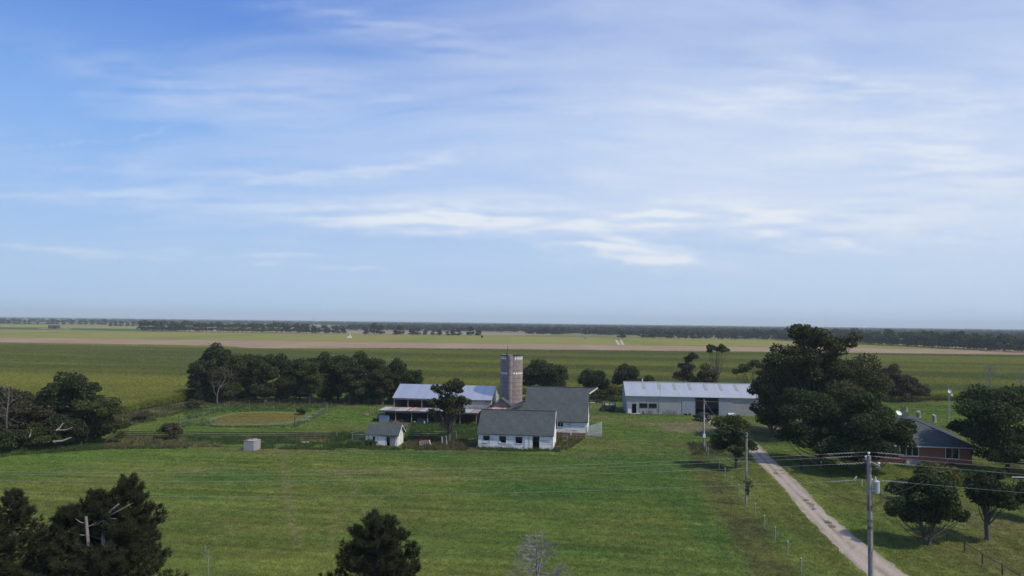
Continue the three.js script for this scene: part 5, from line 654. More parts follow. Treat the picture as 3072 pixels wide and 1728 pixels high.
// ---------------------------------------------------------------- the little white shed, the corrugated bin and the yard clutter
{
  const b = farm('little_shed', 'little white board shed with grey roof beside the board fence', 1097, 1336, 7.5, 'shed'), L = 5.5, D = 3.6, H = 1.95, Rg = 3.3;
  part(b, 'wall', M.paintV, (g) => wall(g, L, H, [[1.2, 1.62, 0.6, 1.55], [3.6, 4.2, 0.0, 1.55]]));
  part(b, 'wall', M.paintV, (g) => { wall(g, D - 0.14, H, [], { map: sideMap(L, -0.13, 1) }); g.tri(V(L, H, 0), V(L, H, -D), V(L, Rg, -D / 2)); }); part(b, 'wall', M.paintV, (g) => { wall(g, D - 0.14, H, [], { map: sideMap(0, -0.13, -1) }); g.tri(V(0, H, 0), V(0, H, -D), V(0, Rg, -D / 2)); }); part(b, 'wall', M.paintV, (g) => wall(g, L, H, [], { map: backMap(L, -D) }));
  const r = part(b, 'roof', M.shingle, (g) => { slab(g, V(-0.15, H - 0.1, 0.25), V(L + 0.3, H - 0.1, 0.25), V(L + 0.3, Rg + 0.08, -D / 2), V(-0.15, Rg + 0.08, -D / 2), 0.09); slab(g, V(L + 0.3, H - 0.1, -D - 0.25), V(-0.15, H - 0.1, -D - 0.25), V(-0.15, Rg + 0.08, -D / 2), V(L + 0.3, Rg + 0.08, -D / 2), 0.09); });
  part(r, 'rake_trim', M.trim, (g) => { g.beam(V(L + 0.34, H - 0.14, 0.27), V(L + 0.34, Rg + 0.02, -D / 2), 0.05, 0.13); g.beam(V(L + 0.34, Rg + 0.02, -D / 2), V(L + 0.34, H - 0.14, -D - 0.27), 0.05, 0.13); });
  part(b, 'door', M.wood, (g) => wall(g, 0.8, 1.6, [], { t: 0.05, map: (x, y, z) => V(4.3 + x, y, 0.09 + z) })); part(b, 'door_track', M.rail, (g) => g.box(2.6, 5.6, 1.62, 1.68, 0.05, 0.14)); part(b, 'window_pane', M.glass, (g) => g.box(1.21, 1.61, 0.61, 1.54, -0.08, -0.06)); part(b, 'window_trim', M.trim, (g) => { g.box(1.62, 1.72, 0.5, 1.6, 0.004, 0.03); g.box(1.1, 1.2, 0.5, 1.6, 0.004, 0.03); });
  const bx = thing('metal_bin', 'small corrugated metal bin with a rusty lid on the meadow edge', 'bin', gp(731, 1352), -0.16);
  part(bx, 'side', M.metal, (g) => { const L = 1.75, D = 2.0, H = 1.55; for (let k = 0; k < 9; k++) { const x = k * L / 9; g.box(x, x + L / 9 * 0.62, 0, H, -0.05, 0.04); g.box(x + L / 9 * 0.62, x + L / 9, 0, H, -0.05, -0.01); } g.box(0, L, 0, H, -D, -0.06); for (let k = 0; k < 9; k++) g.box(L, L + 0.04, 0, H, -D + k * 0.22, -D + k * 0.22 + 0.13); }); const lid = part(bx, 'lid', M.rust, (g) => g.box(-0.04, 1.8, 1.56, 1.62, -2.0, 0.08)); part(lid, 'scrap_board', M.rust, (g) => { g.beam(V(0.4, 1.66, -1.2), V(1.2, 1.68, -0.9), 0.2, 0.06); g.beam(V(1.2, 1.7, -1.6), V(1.5, 1.66, -0.8), 0.12, 0.1); });
  // board fences
  const fence = (label, a, c, n, hgt, rails, skip = () => false) => { const f = thing('board_fence', label, 'fence', gp(...a)); const e = gp(...c).sub(f.position); R = mulberry(a[0]); for (let i = 0; i <= n; i++) part(f, 'post', i % 3 === 1 ? M.woodH : M.wood, (g) => { const p = e.clone().multiplyScalar(i / n); g.tube([p, p.clone().add(V(rr(-0.05, 0.05), hgt + rr(-0.05, 0.15), 0))], [0.085, 0.07], 6); }); for (let i = 0; i < n; i++) for (let k = 0; k < rails; k++) { if (skip(i, k)) continue; part(f, 'rail', M.rail, (g) => { const y = 0.25 + (hgt - 0.32) * k / (rails - 1); g.beam(e.clone().multiplyScalar(i / n).add(V(0, y + rr(-0.03, 0.03), 0.1)), e.clone().multiplyScalar((i + 1) / n).add(V(0, y + rr(-0.03, 0.03), 0.1)), 0.035, 0.14); }); } return f; };
  fence('long dark rail fence across the back of the meadow', [340, 1316], [1010, 1320], 11, 1.3, 4); fence('short dark rail fence between the little shed and the small barn', [1216, 1318], [1368, 1321], 4, 1.35, 4);
  // wire pen beside the little shed
  const pen = thing('wire_pen', 'thin pipe and wire pen at the end of the little white shed', 'fence', gp(1056, 1336)); for (const x of [0, 2.3]) part(pen, 'post', M.steel, (g) => g.tube([V(x, 0, 0), V(x, 1.9, 0)], 0.035, 6)); for (const y of [0.75, 1.85]) part(pen, 'rail', M.steel, (g) => g.tube([V(0, y, 0), V(2.3, y, 0)], 0.025, 6)); for (let k = 1; k < 8; k++) part(pen, 'wire', M.steel, (g) => g.tube([V(0.28 * k, 0, 0), V(0.28 * k, 1.85, 0)], 0.008, 3));
  const lp = thing('fence_plank', 'pale loose plank lying on the dark rail fence', 'plank', gp(1050, 1322)); part(lp, 'board', M.logs, (g) => g.beam(V(0, 1.35, 0.1), V(1.5, 1.62, 0.0), 0.2, 0.05));
  // slatted feeder and the wire gate near the pole tree
  const fd = thing('hay_feeder', 'low white slatted feeder in the weeds by the dark rail fence', 'feeder', gp(1259, 1337), -0.05); part(fd, 'top_rail', M.red, (g) => g.box(0, 1.75, 0.74, 0.84, -0.7, 0)); part(fd, 'bottom_rail', M.trim, (g) => g.box(0, 1.75, 0.12, 0.2, -0.04, 0.04)); for (let k = 0; k < 6; k++) part(fd, 'slat', M.trim, (g) => g.box(k * 0.33, k * 0.33 + 0.1, 0, 0.74, -0.04, 0.04)); part(fd, 'back', M.wood, (g) => g.box(0, 1.75, 0.1, 0.74, -0.75, -0.7));
  one('board', 'white board leaning on the slatted feeder', 'board', M.trim, (g) => g.beam(V(0, 0, 0.1), V(-0.42, 1.05, -0.1), 0.12, 0.05), gp(1294, 1339)); one('board', 'white board lying on the ground before the slatted feeder', 'board', M.trim, (g) => g.beam(V(0, 0.08, 0), V(0.8, 0.12, 0.1), 0.22, 0.05), gp(1278, 1341));
  const gt = thing('wire_gate', 'leaning wire gate between two white posts by the ragged tree', 'gate', gp(1326, 1336)); part(gt, 'post', M.trim, (g) => g.beam(V(0.1, 0, 0), V(-0.05, 1.45, -0.15), 0.1)); part(gt, 'post', M.trim, (g) => g.beam(V(0.85, 0, 0), V(0.68, 1.55, -0.15), 0.1)); part(gt, 'mesh', M.rail, (g) => { for (let k = 0; k < 9; k++) g.beam(V(0.12, 0.1 + k * 0.15, -0.05), V(0.78, 0.12 + k * 0.15, -0.05), 0.02, 0.06); });
  // brush pile
  { R = mulberry(85); const g = new GB(); for (let i = 0; i < 220; i++) { const a = V(rr(-2.6, 2.6), 0, rr(-1.2, 1.2)), hh = 1.5 * (1 - (a.x / 3) ** 2) * R(); a.y = hh; const d = rdir(); d.y = Math.abs(d.y) * 0.5; g.tube([a, a.clone().addScaledVector(d, rr(0.5, 1.4))], [0.04, 0.012], 4, false); } const m = g.build('brush_pile', std([0.15, 0.11, 0.105], 1)); m.position.copy(gp(1186, 1284)); tag(m, 'heap of dead brown branches behind the little white shed', 'brush pile'); }
  one('black_trough', 'long black trough lying beside the brush pile', 'trough', M.black, (g) => { g.hex([V(0.2, 0, 0.4), V(3.4, 0, 0.4), V(3.4, 0, -0.3), V(0.2, 0, -0.3), V(0, 0.5, 0.55), V(3.6, 0.5, 0.55), V(3.6, 0.5, -0.45), V(0, 0.5, -0.45)]); }, gp(1120, 1262), -0.05);
  one('dirt_mound', 'small brown heap of earth by the fence stakes', 'mound', M.soil, (g) => { R = mulberry(86); const s = new THREE.IcosahedronGeometry(0.8, 2); g.add(s, M4.makeScale(1.2, 0.65, 0.9)); }, gp(1099, 1247));
  for (const [px, py, h] of [[1108, 1250, 3.4], [1131, 1243, 2.4], [1127, 1246, 1.7]]) one('fence_stake', 'dark leaning stake standing near the earth heap', 'stake', M.rail, (g) => g.tube([V(0, 0, 0), V(-0.25, h, 0)], [0.06, 0.045], 5), gp(px, py), 0, 'dark stakes near the earth heap');
  for (const [px, py, s] of [[910, 1330, 0.3], [922, 1329, 0.24]]) one('field_stone', 'pale round field stone in the weeds by the long rail fence', 'stone', M.logs, (g) => { R = mulberry(px); g.add(new THREE.IcosahedronGeometry(s, 1), M4.makeScale(1.3, 0.7, 1)); }, gp(px, py).add(V(0, 0.1, 0)), 0, 'pale stones by the rail fence');
  one('corner_post', 'weathered pale wooden post alone at the meadow corner', 'post', M.logs, (g) => g.tube([V(0, 0, 0), V(0.02, 0.8, 0), V(0.03, 1.38, 0)], [0.14, 0.11, 0.1], 7), gp(244, 1340));
  for (const [i, a, c, r] of [[0, [160, 1325], [215, 1312], 0.22], [1, [168, 1292, 2.2], [190, 1268, 4.0], 0.17], [2, [176, 1290, 2.4], [218, 1282, 2.9], 0.12], [3, [88, 1312, 1.2], [94, 1288, 3.0], 0.12]]) { const d = 111, A = at(a[0], a[1], d), B = at(c[0], c[1], d + 1); one('fallen_log', ['thick pale fallen log on the ground at the meadow corner', 'straight pale broken log jutting up out of the hedge trees', 'crooked pale branch lying below the straight broken log', 'short pale dead stem behind the low green bush'][i], 'log', M.wood, (g) => { const B2 = B.clone().sub(A), e = B2.clone().multiplyScalar(0.5).add(V(0, -0.2, 0)); g.tube([V(0, 0, 0), e, B2], [r * 0.8, r * 0.65, r * 0.4], 7); }, A); }
}
// ---------------------------------------------------------------- the brick house
{
  const b = farm('brick_house', 'red brick house with grey hipped roof and white window frames', 2917, 1397, 7.5, 'house'), L = 16, D = 12, H = 2.85, Rg = 6.1; b.position.addScaledVector(AX, -L); b.position.y = 0;
  const xr = L, w1 = [L - 10.35, L - 7.75], w2 = [L - 3.75, L - 1.95];
  part(b, 'wall', M.brick, (g) => wall(g, L, H - 0.1, [[...w1, 1.15, 2.55], [...w2, 1.0, 2.55], [L - 3.3, L - 2.5, 0.05, 0.4]])); part(b, 'wall', M.brick, (g) => wall(g, D - 0.14, H - 0.1, [], { map: sideMap(L, -0.13, 1) })); part(b, 'wall', M.brick, (g) => wall(g, D - 0.14, H - 0.1, [], { map: sideMap(0, -0.13, -1) })); part(b, 'wall', M.brick, (g) => wall(g, L, H - 0.1, [], { map: backMap(L, -D) }));
  const o = 0.6, roof = part(b, 'roof', M.shingle, (g) => {
    const e = H - 0.05, A = V(-o, e, o), B = V(L + o, e, o), C = V(L + o, e, -D - o), E2 = V(-o, e, -D - o), r0 = V(D / 2, Rg, -D / 2), r1 = V(L - D / 2, Rg, -D / 2);
    g.quad(A, B, r1, r0); g.tri(B, C, r1); g.quad(C, E2, r0, r1); g.tri(E2, A, r0); const d = V(0, -0.14, 0), A1 = A.clone().add(d), B1 = B.clone().add(d), C1 = C.clone().add(d), E1 = E2.clone().add(d); g.quad(A1, E1, C1, B1);
    // rear wing
    const W = [V(L - 9, e, -D - 9.5), V(L + 3.2, e, -D - 9.5), V(L + 3.2, e, -D + 3), V(L - 9, e, -D + 3)], q0 = V(L - 3, Rg - 0.25, -D - 4), q1 = V(L - 3, Rg - 0.25, -D - 2.5); g.tri(W[2], W[3], q1); g.tri(W[0], W[1], q0); g.quad(W[1], W[2], q1, q0); g.quad(W[3], W[0], q0, q1);
  });
  part(b, 'rear_wing_wall', M.brick, (g) => { g.box(L - 8.4, L + 2.6, 0, H - 0.2, -D - 8.9, -D - 0.01); g.box(L + 0.14, L + 2.6, 0, H - 0.2, -D - 0.01, -D + 2.4); });
  part(roof, 'gutter', M.white, (g) => { g.box(-o, L + o, H - 0.2, H - 0.06, o + 0.005, o + 0.09); g.box(L + o + 0.005, L + o + 0.09, H - 0.2, H - 0.06, -D - o, o); });
  part(roof, 'vent_pipe', M.white, (g) => { const y = Rg - 1.15, z = -D / 2 + 2.2, x = L - D / 2 - 0.8; g.tube([V(x, y, z), V(x, y + 0.9, z)], 0.1, 8); g.tube([V(x, y + 0.9, z), V(x, y + 1.05, z)], 0.17, 8); g.tube([V(x, y - 0.05, z), V(x, y + 0.2, z)], [0.25, 0.14], 8); });
  part(roof, 'ridge_cap', M.shingle, (g) => { g.beam(V(D / 2, Rg + 0.02, -D / 2), V(L - D / 2, Rg + 0.02, -D / 2), 0.24, 0.06); g.beam(V(L + o, H - 0.02, o), V(L - D / 2, Rg + 0.02, -D / 2), 0.2, 0.06); });
  windowPart(b, ...w1, 1.15, 2.55, 0, { mull: 3, frame: 0.1, mat: M.white }); windowPart(b, ...w2, 1.0, 2.55, 0, { mull: 2, frame: 0.1, mat: M.white });
  const cur = std([0.36, 0.35, 0.34], 0.95); for (const x of [w1[0] + 0.12, w1[1] - 0.75]) part(b, 'curtain', cur, (g) => { for (let k = 0; k < 5; k++) g.box(x + k * 0.12, x + k * 0.12 + 0.1, 1.17, 2.5, -0.16 - 0.02 * (k % 2), -0.13 - 0.02 * (k % 2)); });
  part(b, 'cellar_vent', M.dark, (g) => g.box(L - 3.29, L - 2.51, 0.06, 0.39, -0.1, -0.08)); part(b, 'floor', M.concrete, (g) => g.box(0.2, L - 0.2, 0, 0.06, -D + 0.2, -0.2));
  b.updateMatrixWorld();
  const st = thing('house_steps', 'pale concrete front steps of the brick house', 'steps', b.localToWorld(V(L - 9.9, 0, 0.02)), b.rotation.y); for (let k = 0; k < 3; k++) part(st, 'step', M.concrete, (g) => g.box(0.15 * k, 2.5 - 0.1 * k, k * 0.16, (k + 1) * 0.16, 0.0, 1.15 - 0.35 * k));
  const rp = b.localToWorld(V(L - D / 2 - 2.2, Rg - 0.05, -D / 2 - 0.1)), dsh = thing('satellite_dish', 'round white satellite dish on the ridge of the brick house', 'dish', rp, 0.3);
  part(dsh, 'mast', M.steel, (g) => g.tube([V(0, 0, 0), V(0, 0.6, 0)], 0.035, 6)); part(dsh, 'reflector', M.white, (g) => { const n = 18; for (let r = 0; r < 3; r++) for (let k = 0; k < n; k++) { const f = (i, j) => { const a = j / n * 6.2832, q = i / 3 * 0.48; return V(q * Math.cos(a), 0.95 + q * Math.sin(a) * 0.75 + 0.25 * q * q, q * Math.sin(a) * -0.62 + 0.7 * q * q); }; g.quad(f(r, k), f(r + 1, k), f(r + 1, k + 1), f(r, k + 1)); } }); part(dsh, 'arm', M.steel, (g) => g.beam(V(0, 0.55, 0.05), V(0, 0.75, 0.6), 0.03));
  // the small metal garage roof glimpsed behind the house trees
  const ga = farm('metal_garage', 'pale metal roofed garage half hidden behind the house tree', 2530, 1300, 7.5); part(ga, 'wall', M.metal, (g) => { wall(g, 9, 2.7, []); wall(g, 6, 2.7, [], { map: sideMap(9, -0.13, 1) }); wall(g, 6, 2.7, [], { map: sideMap(0, -0.13, -1) }); wall(g, 9, 2.7, [], { map: backMap(9, -6.2) }); }); part(ga, 'roof', M.roofMetal, (g) => { slab(g, V(-0.2, 2.65, 0.3), V(9.2, 2.65, 0.3), V(9.2, 4.2, -3.1), V(-0.2, 4.2, -3.1), 0.06); ribs(g, V(-0.2, 2.65, 0.3), V(9.2, 2.65, 0.3), V(9.2, 4.2, -3.1), V(-0.2, 4.2, -3.1), 0.45); slab(g, V(9.2, 2.65, -6.5), V(-0.2, 2.65, -6.5), V(-0.2, 4.2, -3.1), V(9.2, 4.2, -3.1), 0.06); });
}

// ---------------------------------------------------------------- poles and wires
const tip = {};
{
  const d = 47, base = V(at(2609, 1500, d).x, 0, -d), H = hAt(2608, 1367, base), t = thing('utility_pole', 'grey wooden utility pole carrying a transformer beside the drive', 'pole', base, -YAW);
  part(t, 'pole', M.pole, (g) => g.tube([V(0, -0.1, 0), V(0.01, H * 0.5, 0), V(-0.02, H, 0)], [0.185, 0.16, 0.135], 12)); const arm = part(t, 'crossarm', M.woodH, (g) => { g.box(0.14, 0.25, H - 0.55, H - 0.42, -1.25, 1.25); g.beam(V(0.2, H - 0.55, 0.7), V(0.12, H - 1.0, 0.05), 0.04, 0.015); g.beam(V(0.2, H - 0.55, -0.7), V(0.12, H - 1.0, -0.05), 0.04, 0.015); });
  const ins = (p) => part(t, 'insulator', M.white, (g) => { g.tube([V(p.x, p.y - 0.22, p.z), V(p.x, p.y - 0.12, p.z)], 0.018, 6); g.tube([V(p.x, p.y - 0.12, p.z), V(p.x, p.y - 0.09, p.z), V(p.x, p.y - 0.04, p.z), V(p.x, p.y, p.z)], [0.045, 0.085, 0.07, 0.035], 10); });
  const pts = { top: V(-0.02, H + 0.24, 0), rear: V(0.195, H - 0.2, -1.12), front: V(0.195, H - 0.2, 1.12), low: V(0.17, H - 1.55, 0.0) }; ins(pts.top); ins(pts.rear); ins(pts.front); part(t, 'insulator_spool', M.white, (g) => g.tube([V(0.17, H - 1.62, 0), V(0.17, H - 1.5, 0)], 0.05, 8));
  const tf = part(t, 'transformer', std([0.40, 0.42, 0.44], 0.5), (g) => g.tube([V(0.42, H - 2.42, 0.06), V(0.42, H - 2.4, 0.06), V(0.42, H - 1.72, 0.06), V(0.42, H - 1.66, 0.06), V(0.42, H - 1.6, 0.06)], [0.17, 0.19, 0.19, 0.215, 0.12], 16)); part(tf, 'bushing', M.white, (g) => g.tube([V(0.36, H - 1.62, 0.1), V(0.34, H - 1.35, 0.12)], [0.05, 0.03], 8)); part(tf, 'bracket', M.steel, (g) => { g.box(0.12, 0.26, H - 1.85, H - 1.79, -0.02, 0.1); g.box(0.12, 0.26, H - 2.3, H - 2.24, -0.02, 0.1); });
  part(t, 'service_loop', M.black, (g) => { for (const k of [0, 0.12]) g.tube([V(0.5, H - 2.3, 0.18), V(0.66 + k, H - 2.65, 0.25), V(0.55 + k, H - 2.95, 0.2), V(0.1, H - 3.2 - k, 0.16)], 0.018, 5); }); part(t, 'cutout', M.steel, (g) => g.beam(V(0.3, H - 0.5, 0.25), V(0.45, H - 0.75, 0.2), 0.05)); part(t, 'ground_wire', M.steel, (g) => g.tube([V(0.17, H - 3, 0.12), V(0.2, 1, 0.14)], 0.006, 4));
  t.updateMatrixWorld(); const lab = { top: 'uppermost power line wire over the pole top insulator', rear: 'power line wire on the far end of the crossarm', front: 'power line wire on the near end of the crossarm', low: 'lowest power line wire level with the transformer lid' };
  for (const k in pts) {
    const s0 = t.localToWorld(pts[k].clone()), dirL = AX.clone().negate(), w = thing('power_line', lab[k], 'wire', s0), f = (s) => s < 0 ? dirL.clone().multiplyScalar(-s).add(V(0, -(0.0905 * -s - 0.00049 * s * s), 0)) : AX.clone().multiplyScalar(s).add(V(0, -(0.055 * s - 0.0004 * s * s), 0));
    const P2 = []; for (let s = -130; s <= 45; s += 2.5) P2.push(f(s)); part(w, 'conductor', M.wire, (g) => g.tube(P2, 0.0065, 5, false));
    for (const [a, e] of [[-2.6, -0.9], [0.55, 2.2]]) part(w, 'spiral_damper', M.trim, (g) => { const q = [], n = 60; for (let i = 0; i <= n; i++) { const s = lerp(a, e, i / n), an = i / n * (e - a) * 6.2832 / 0.2; q.push(f(s).add(V(0, 0.04 * Math.sin(an), 0)).addScaledVector(AZ, 0.04 * Math.cos(an))); } g.tube(q, 0.0085, 4, false); });
  }
  tip.main = t.localToWorld(V(0.1, H - 3.2, 0.16)); tip.house = t.localToWorld(V(0.6, H - 2.6, 0.2));
}
{ // the yard poles and the service wires between them
  const p = gp(2238, 1516), H = hAt(2241, 1298, p), t = thing('yard_pole', 'slim wooden yard pole at the drive with a vine at its foot', 'pole', p); part(t, 'pole', M.pole, (g) => g.tube([V(0, -0.1, 0), V(0.1, H, 0)], [0.14, 0.11], 10)); part(t, 'meter_box', M.black, (g) => { g.box(0.12, 0.34, 1.2, 2.6, -0.05, 0.12); for (let k = 0; k < 5; k++) g.tube([V(0.22, 1.35 + k * 0.28, 0.12), V(0.22, 1.35 + k * 0.28, 0.2)], 0.1, 8); }); R = mulberry(91); part(t, 'vine', M.leaf, (g) => leafMass(g, [{ x: 0.2, y: 2.7, z: 0.1, r: 0.5, c: 0 }, { x: 0.45, y: 2.3, z: 0, r: 0.45, c: 1 }, { x: 0.15, y: 1.7, z: 0.1, r: 0.3, c: 2 }], 330, 0.16, PAL.brown)); part(t, 'insulator', M.steel, (g) => g.box(0.1, 0.28, H - 0.2, H - 0.1, -0.04, 0.04)); tip.yard = p.clone().add(V(0.2, H - 0.12, 0));
  const q = gp(2112, 1346), H2 = hAt(2113, 1198, q), u = thing('yard_pole', 'grey yard pole with a white meter box before the open shed door', 'pole', q); part(u, 'pole', M.pole, (g) => g.tube([V(0, -0.1, 0), V(0.02, H2, 0)], [0.15, 0.12], 10)); part(u, 'meter_box', M.white, (g) => { g.box(-0.22, 0.18, 1.9, 2.5, 0.1, 0.3); g.tube([V(-0.02, 2.5, 0.2), V(-0.02, 5.5, 0.16)], 0.05, 6); }); part(u, 'conduit', M.steel, (g) => g.tube([V(0.16, H2 - 0.4, 0), V(0.35, H2 - 0.3, 0), V(0.32, H2 - 0.9, 0)], 0.035, 6)); tip.far = q.clone().add(V(0.1, H2 - 0.3, 0));
  one('short_post', 'short dark leaning post at the foot of the grey yard pole', 'post', M.wood, (g) => g.tube([V(0, 0, 0), V(-0.15, 1.7, 0)], [0.12, 0.09], 6), gp(2119, 1358));
  const cable = (label, a, b, sag, r = 0.012, mat = M.black) => { const w = thing('service_cable', label, 'cable', a), P2 = []; for (let i = 0; i <= 24; i++) { const t2 = i / 24; P2.push(b.clone().sub(a).multiplyScalar(t2).add(V(0, -4 * sag * t2 * (1 - t2), 0))); } part(w, 'conductor', mat, (g) => g.tube(P2, r, 5, false)); };
  cable('dark service cable from the transformer pole to the slim yard pole', tip.main, tip.yard, 1.3, 0.02); cable('grey service cable between the two yard poles', tip.yard, tip.far, 1.1, 0.012, M.wire); cable('service cable from the grey yard pole up to the metal shed mast', tip.far, V(at(1978, 1150, 165).x, 6.9, -164.6), 0.8, 0.012, M.wire); cable('dark service cable from the transformer to the brick house eave', tip.house, V(at(2860, 1338, 107).x, 3.1, -106.2), 1.2, 0.014); cable('service cable from the grey yard pole to the shed corner floodlight', tip.far, V(at(2262, 1180, 163).x, 5.0, -161.5), 0.6, 0.01, M.wire);
}

// ---------------------------------------------------------------- posts, stakes, low fences
{
  const proto = thing('pipe_post', 'white steel fence post with dark clips in the row along the drive', 'post', V(0, 0, 0), 0, 'white steel posts along the drive'); part(proto, 'pipe', M.steel, (g) => g.tube([V(0, -0.1, 0), V(0, 1.33, 0)], 0.045, 8)); for (const y of [0.7, 0.95, 1.2]) part(proto, 'clip', M.black, (g) => g.box(-0.1, -0.04, y - 0.03, y + 0.03, -0.03, 0.03)); part(proto, 'cap', M.white, (g) => g.tube([V(0, 1.33, 0), V(0, 1.37, 0)], [0.055, 0.03], 8));
  [[190, 300], [232, 355], [272, 405], [316, 462], [366, 528], [420, 595], [545, 752], [615, 848], [696, 940], [790, 1055], [892, 1190]].forEach(([x, y], i) => { const p = gp(2050 + x / 2.5206, 1250 + y / 2.5206); if (i) dup(proto, p, 0); else proto.position.copy(p); });
  const w = thing('wire_post', 'thin pale post in the row across the yard by the small barn', 'post', V(0, 0, 0), 0, 'thin pale posts across the yard'); part(w, 'stake', M.logs, (g) => g.tube([V(0, -0.1, 0), V(-0.05, 1.62, 0)], 0.055, 6)); part(w, 'clip', M.steel, (g) => g.box(-0.08, 0.06, 1.45, 1.5, -0.05, 0.07));
  [[1763, 1352], [1834.4, 1353.7], [1904.5, 1355.6], [1976.6, 1358], [2046.4, 1357.4]].forEach(([x, y], i) => { if (i) dup(w, gp(x, y), 0); else w.position.copy(gp(x, y)); });
  const rf = thing('pipe_fence', 'low dark pipe rail fence on the lawn by the many stemmed tree', 'fence', gp(2841, 1626)), l = [[1995, 945], [2128, 1022], [2262, 1112], [2413, 1202], [2590, 1310]].map(([x, y]) => gp(2050 + x / 2.5206, 1250 + y / 2.5206).sub(rf.position)); for (const p of l) part(rf, 'post', M.rail, (g) => g.tube([p, p.clone().add(V(0, 0.86, 0))], 0.055, 6)); for (let i = 0; i + 1 < l.length; i++) part(rf, 'rail', M.rail, (g) => g.tube([l[i].clone().add(V(0, 0.88, 0)), l[i + 1].clone().add(V(0, 0.88, 0))], 0.035, 6));
  one('white_stake', 'short white stake on the shaded lawn behind the utility pole', 'stake', M.trim, (g) => g.tube([V(0, 0, 0), V(0.02, 0.88, 0)], [0.05, 0.04], 6), gp(2586, 1459)); one('dark_stake', 'short dark stake on the dry lawn by the many stemmed tree', 'stake', M.wood, (g) => g.tube([V(0, 0, 0), V(0.01, 0.92, 0)], [0.055, 0.045], 6), gp(2644, 1494));
  const cl = thing('clothesline_pole', 'leaning clothesline pole with a white crossbar on the lawn', 'pole', gp(3030, 1502)); part(cl, 'pole', M.rail, (g) => g.tube([V(0, 0, 0), V(0.62, 2.85, 0)], 0.05, 6)); part(cl, 'crossbar', M.white, (g) => g.beam(V(0.3, 2.86, 0), V(1.9, 2.82, -0.2), 0.07));
  const tw = thing('antenna_tower', 'slim lattice antenna tower with a white dish on the stump lawn', 'tower', gp(2849, 1290)), H = 9.0; for (let k = 0; k < 3; k++) part(tw, 'leg', M.steel, (g) => { const a = k * 2.094, q = 0.26; g.tube([V(q * Math.cos(a), 0, q * Math.sin(a)), V(0.14 * Math.cos(a), H - 1.2, 0.14 * Math.sin(a))], 0.03, 5); }); part(tw, 'lattice', M.steel, (g) => { for (let y = 0.3; y < H - 1.5; y += 0.5) for (let k = 0; k < 3; k++) { const f = (a, yy) => { const q = lerp(0.26, 0.14, yy / (H - 1.2)); return V(q * Math.cos(a), yy, q * Math.sin(a)); }; g.tube([f(k * 2.094, y), f((k + 1) * 2.094, y + 0.45)], 0.014, 3, false); } }); part(tw, 'mast', M.steel, (g) => g.tube([V(0, H - 1.4, 0), V(0, H + 0.3, 0)], 0.03, 6)); part(tw, 'dish', M.white, (g) => { const n = 18; for (let r = 0; r < 3; r++) for (let k = 0; k < n; k++) { const f = (i, j) => { const a = j / n * 6.2832, q = i / 3 * 0.4; return V(q * Math.cos(a) - 0.1, H - 0.95 + q * Math.sin(a), 0.28 + 0.8 * q * q); }; g.quad(f(r, k), f(r + 1, k), f(r + 1, k + 1), f(r, k + 1)); } }); part(tw, 'radio_box', M.trim, (g) => g.box(0.25, 0.65, H - 2.05, H - 1.55, 0.1, 0.25)); part(tw, 'footing', M.concrete, (g) => g.box(-0.4, 0.4, 0, 0.1, -0.4, 0.4));
  const stump = (label, px, py, h, r, seed) => one('tree_stump', label, 'stump', M.logs, (g) => { R = mulberry(seed); const n = 12, o = Array.from({ length: n }, () => rr(0.82, 1.15)), top = Array.from({ length: n }, (_, k) => h * (1 + 0.16 * Math.cos(k / n * 6.28 + seed))), f = (k, q, y) => V(r * q * o[k % n] * Math.cos(k / n * 6.2832), y, r * q * o[k % n] * Math.sin(k / n * 6.2832)); for (let k = 0; k < n; k++) { g.quad(f(k, 1.35, -0.05), f(k + 1, 1.35, -0.05), f(k + 1, 1, 0.35), f(k, 1, 0.35)); g.quad(f(k, 1, 0.35), f(k + 1, 1, 0.35), f(k + 1, 0.92, top[(k + 1) % n]), f(k, 0.92, top[k])); g.tri(f(k, 0.92, top[k]), f(k + 1, 0.92, top[(k + 1) % n]), V(0, h * 0.98, 0)); } }, gp(px, py));
  stump('pale tree stump on the lawn just above the satellite dish', 2756, 1253, 1.45, 0.45, 1); stump('dark sided tree stump on the lawn nearest the house ridge end', 2803, 1267, 1.6, 0.42, 2); stump('broad pale stump at the foot of the brown thicket', 2718, 1234, 1.2, 0.42, 3); stump('split pale stump leaning on the broad stump by the thicket', 2708, 1233, 1.35, 0.26, 4);
  const ed = thing('garden_edging', 'curved pink stone edging of the bed under the house tree', 'edging', gp(2430, 1379)), ep = [[2430, 1379], [2437, 1386], [2446, 1391], [2454, 1397], [2461, 1403], [2468, 1408]].map((q) => gp(...q).sub(gp(2430, 1379))); for (let i = 0; i + 1 < ep.length; i++) for (let k = 0; k < 3; k++) part(ed, 'stone', M.logs, (g) => g.beam(ep[i].clone().lerp(ep[i + 1], k / 3 + 0.02).add(V(0, 0.09, 0)), ep[i].clone().lerp(ep[i + 1], (k + 1) / 3 - 0.02).add(V(0, 0.05, 0)), 0.12, 0.1));
  const lp = thing('lawn_lamp', 'little white garden lamp under the round tree by the drive', 'lamp', gp(2464, 1397)); part(lp, 'stem', M.steel, (g) => g.tube([V(0, 0, 0), V(0, 0.45, 0)], 0.025, 6)); part(lp, 'globe', M.white, (g) => g.add(new THREE.IcosahedronGeometry(0.13, 2), M4.makeTranslation(0, 0.55, 0)));
}

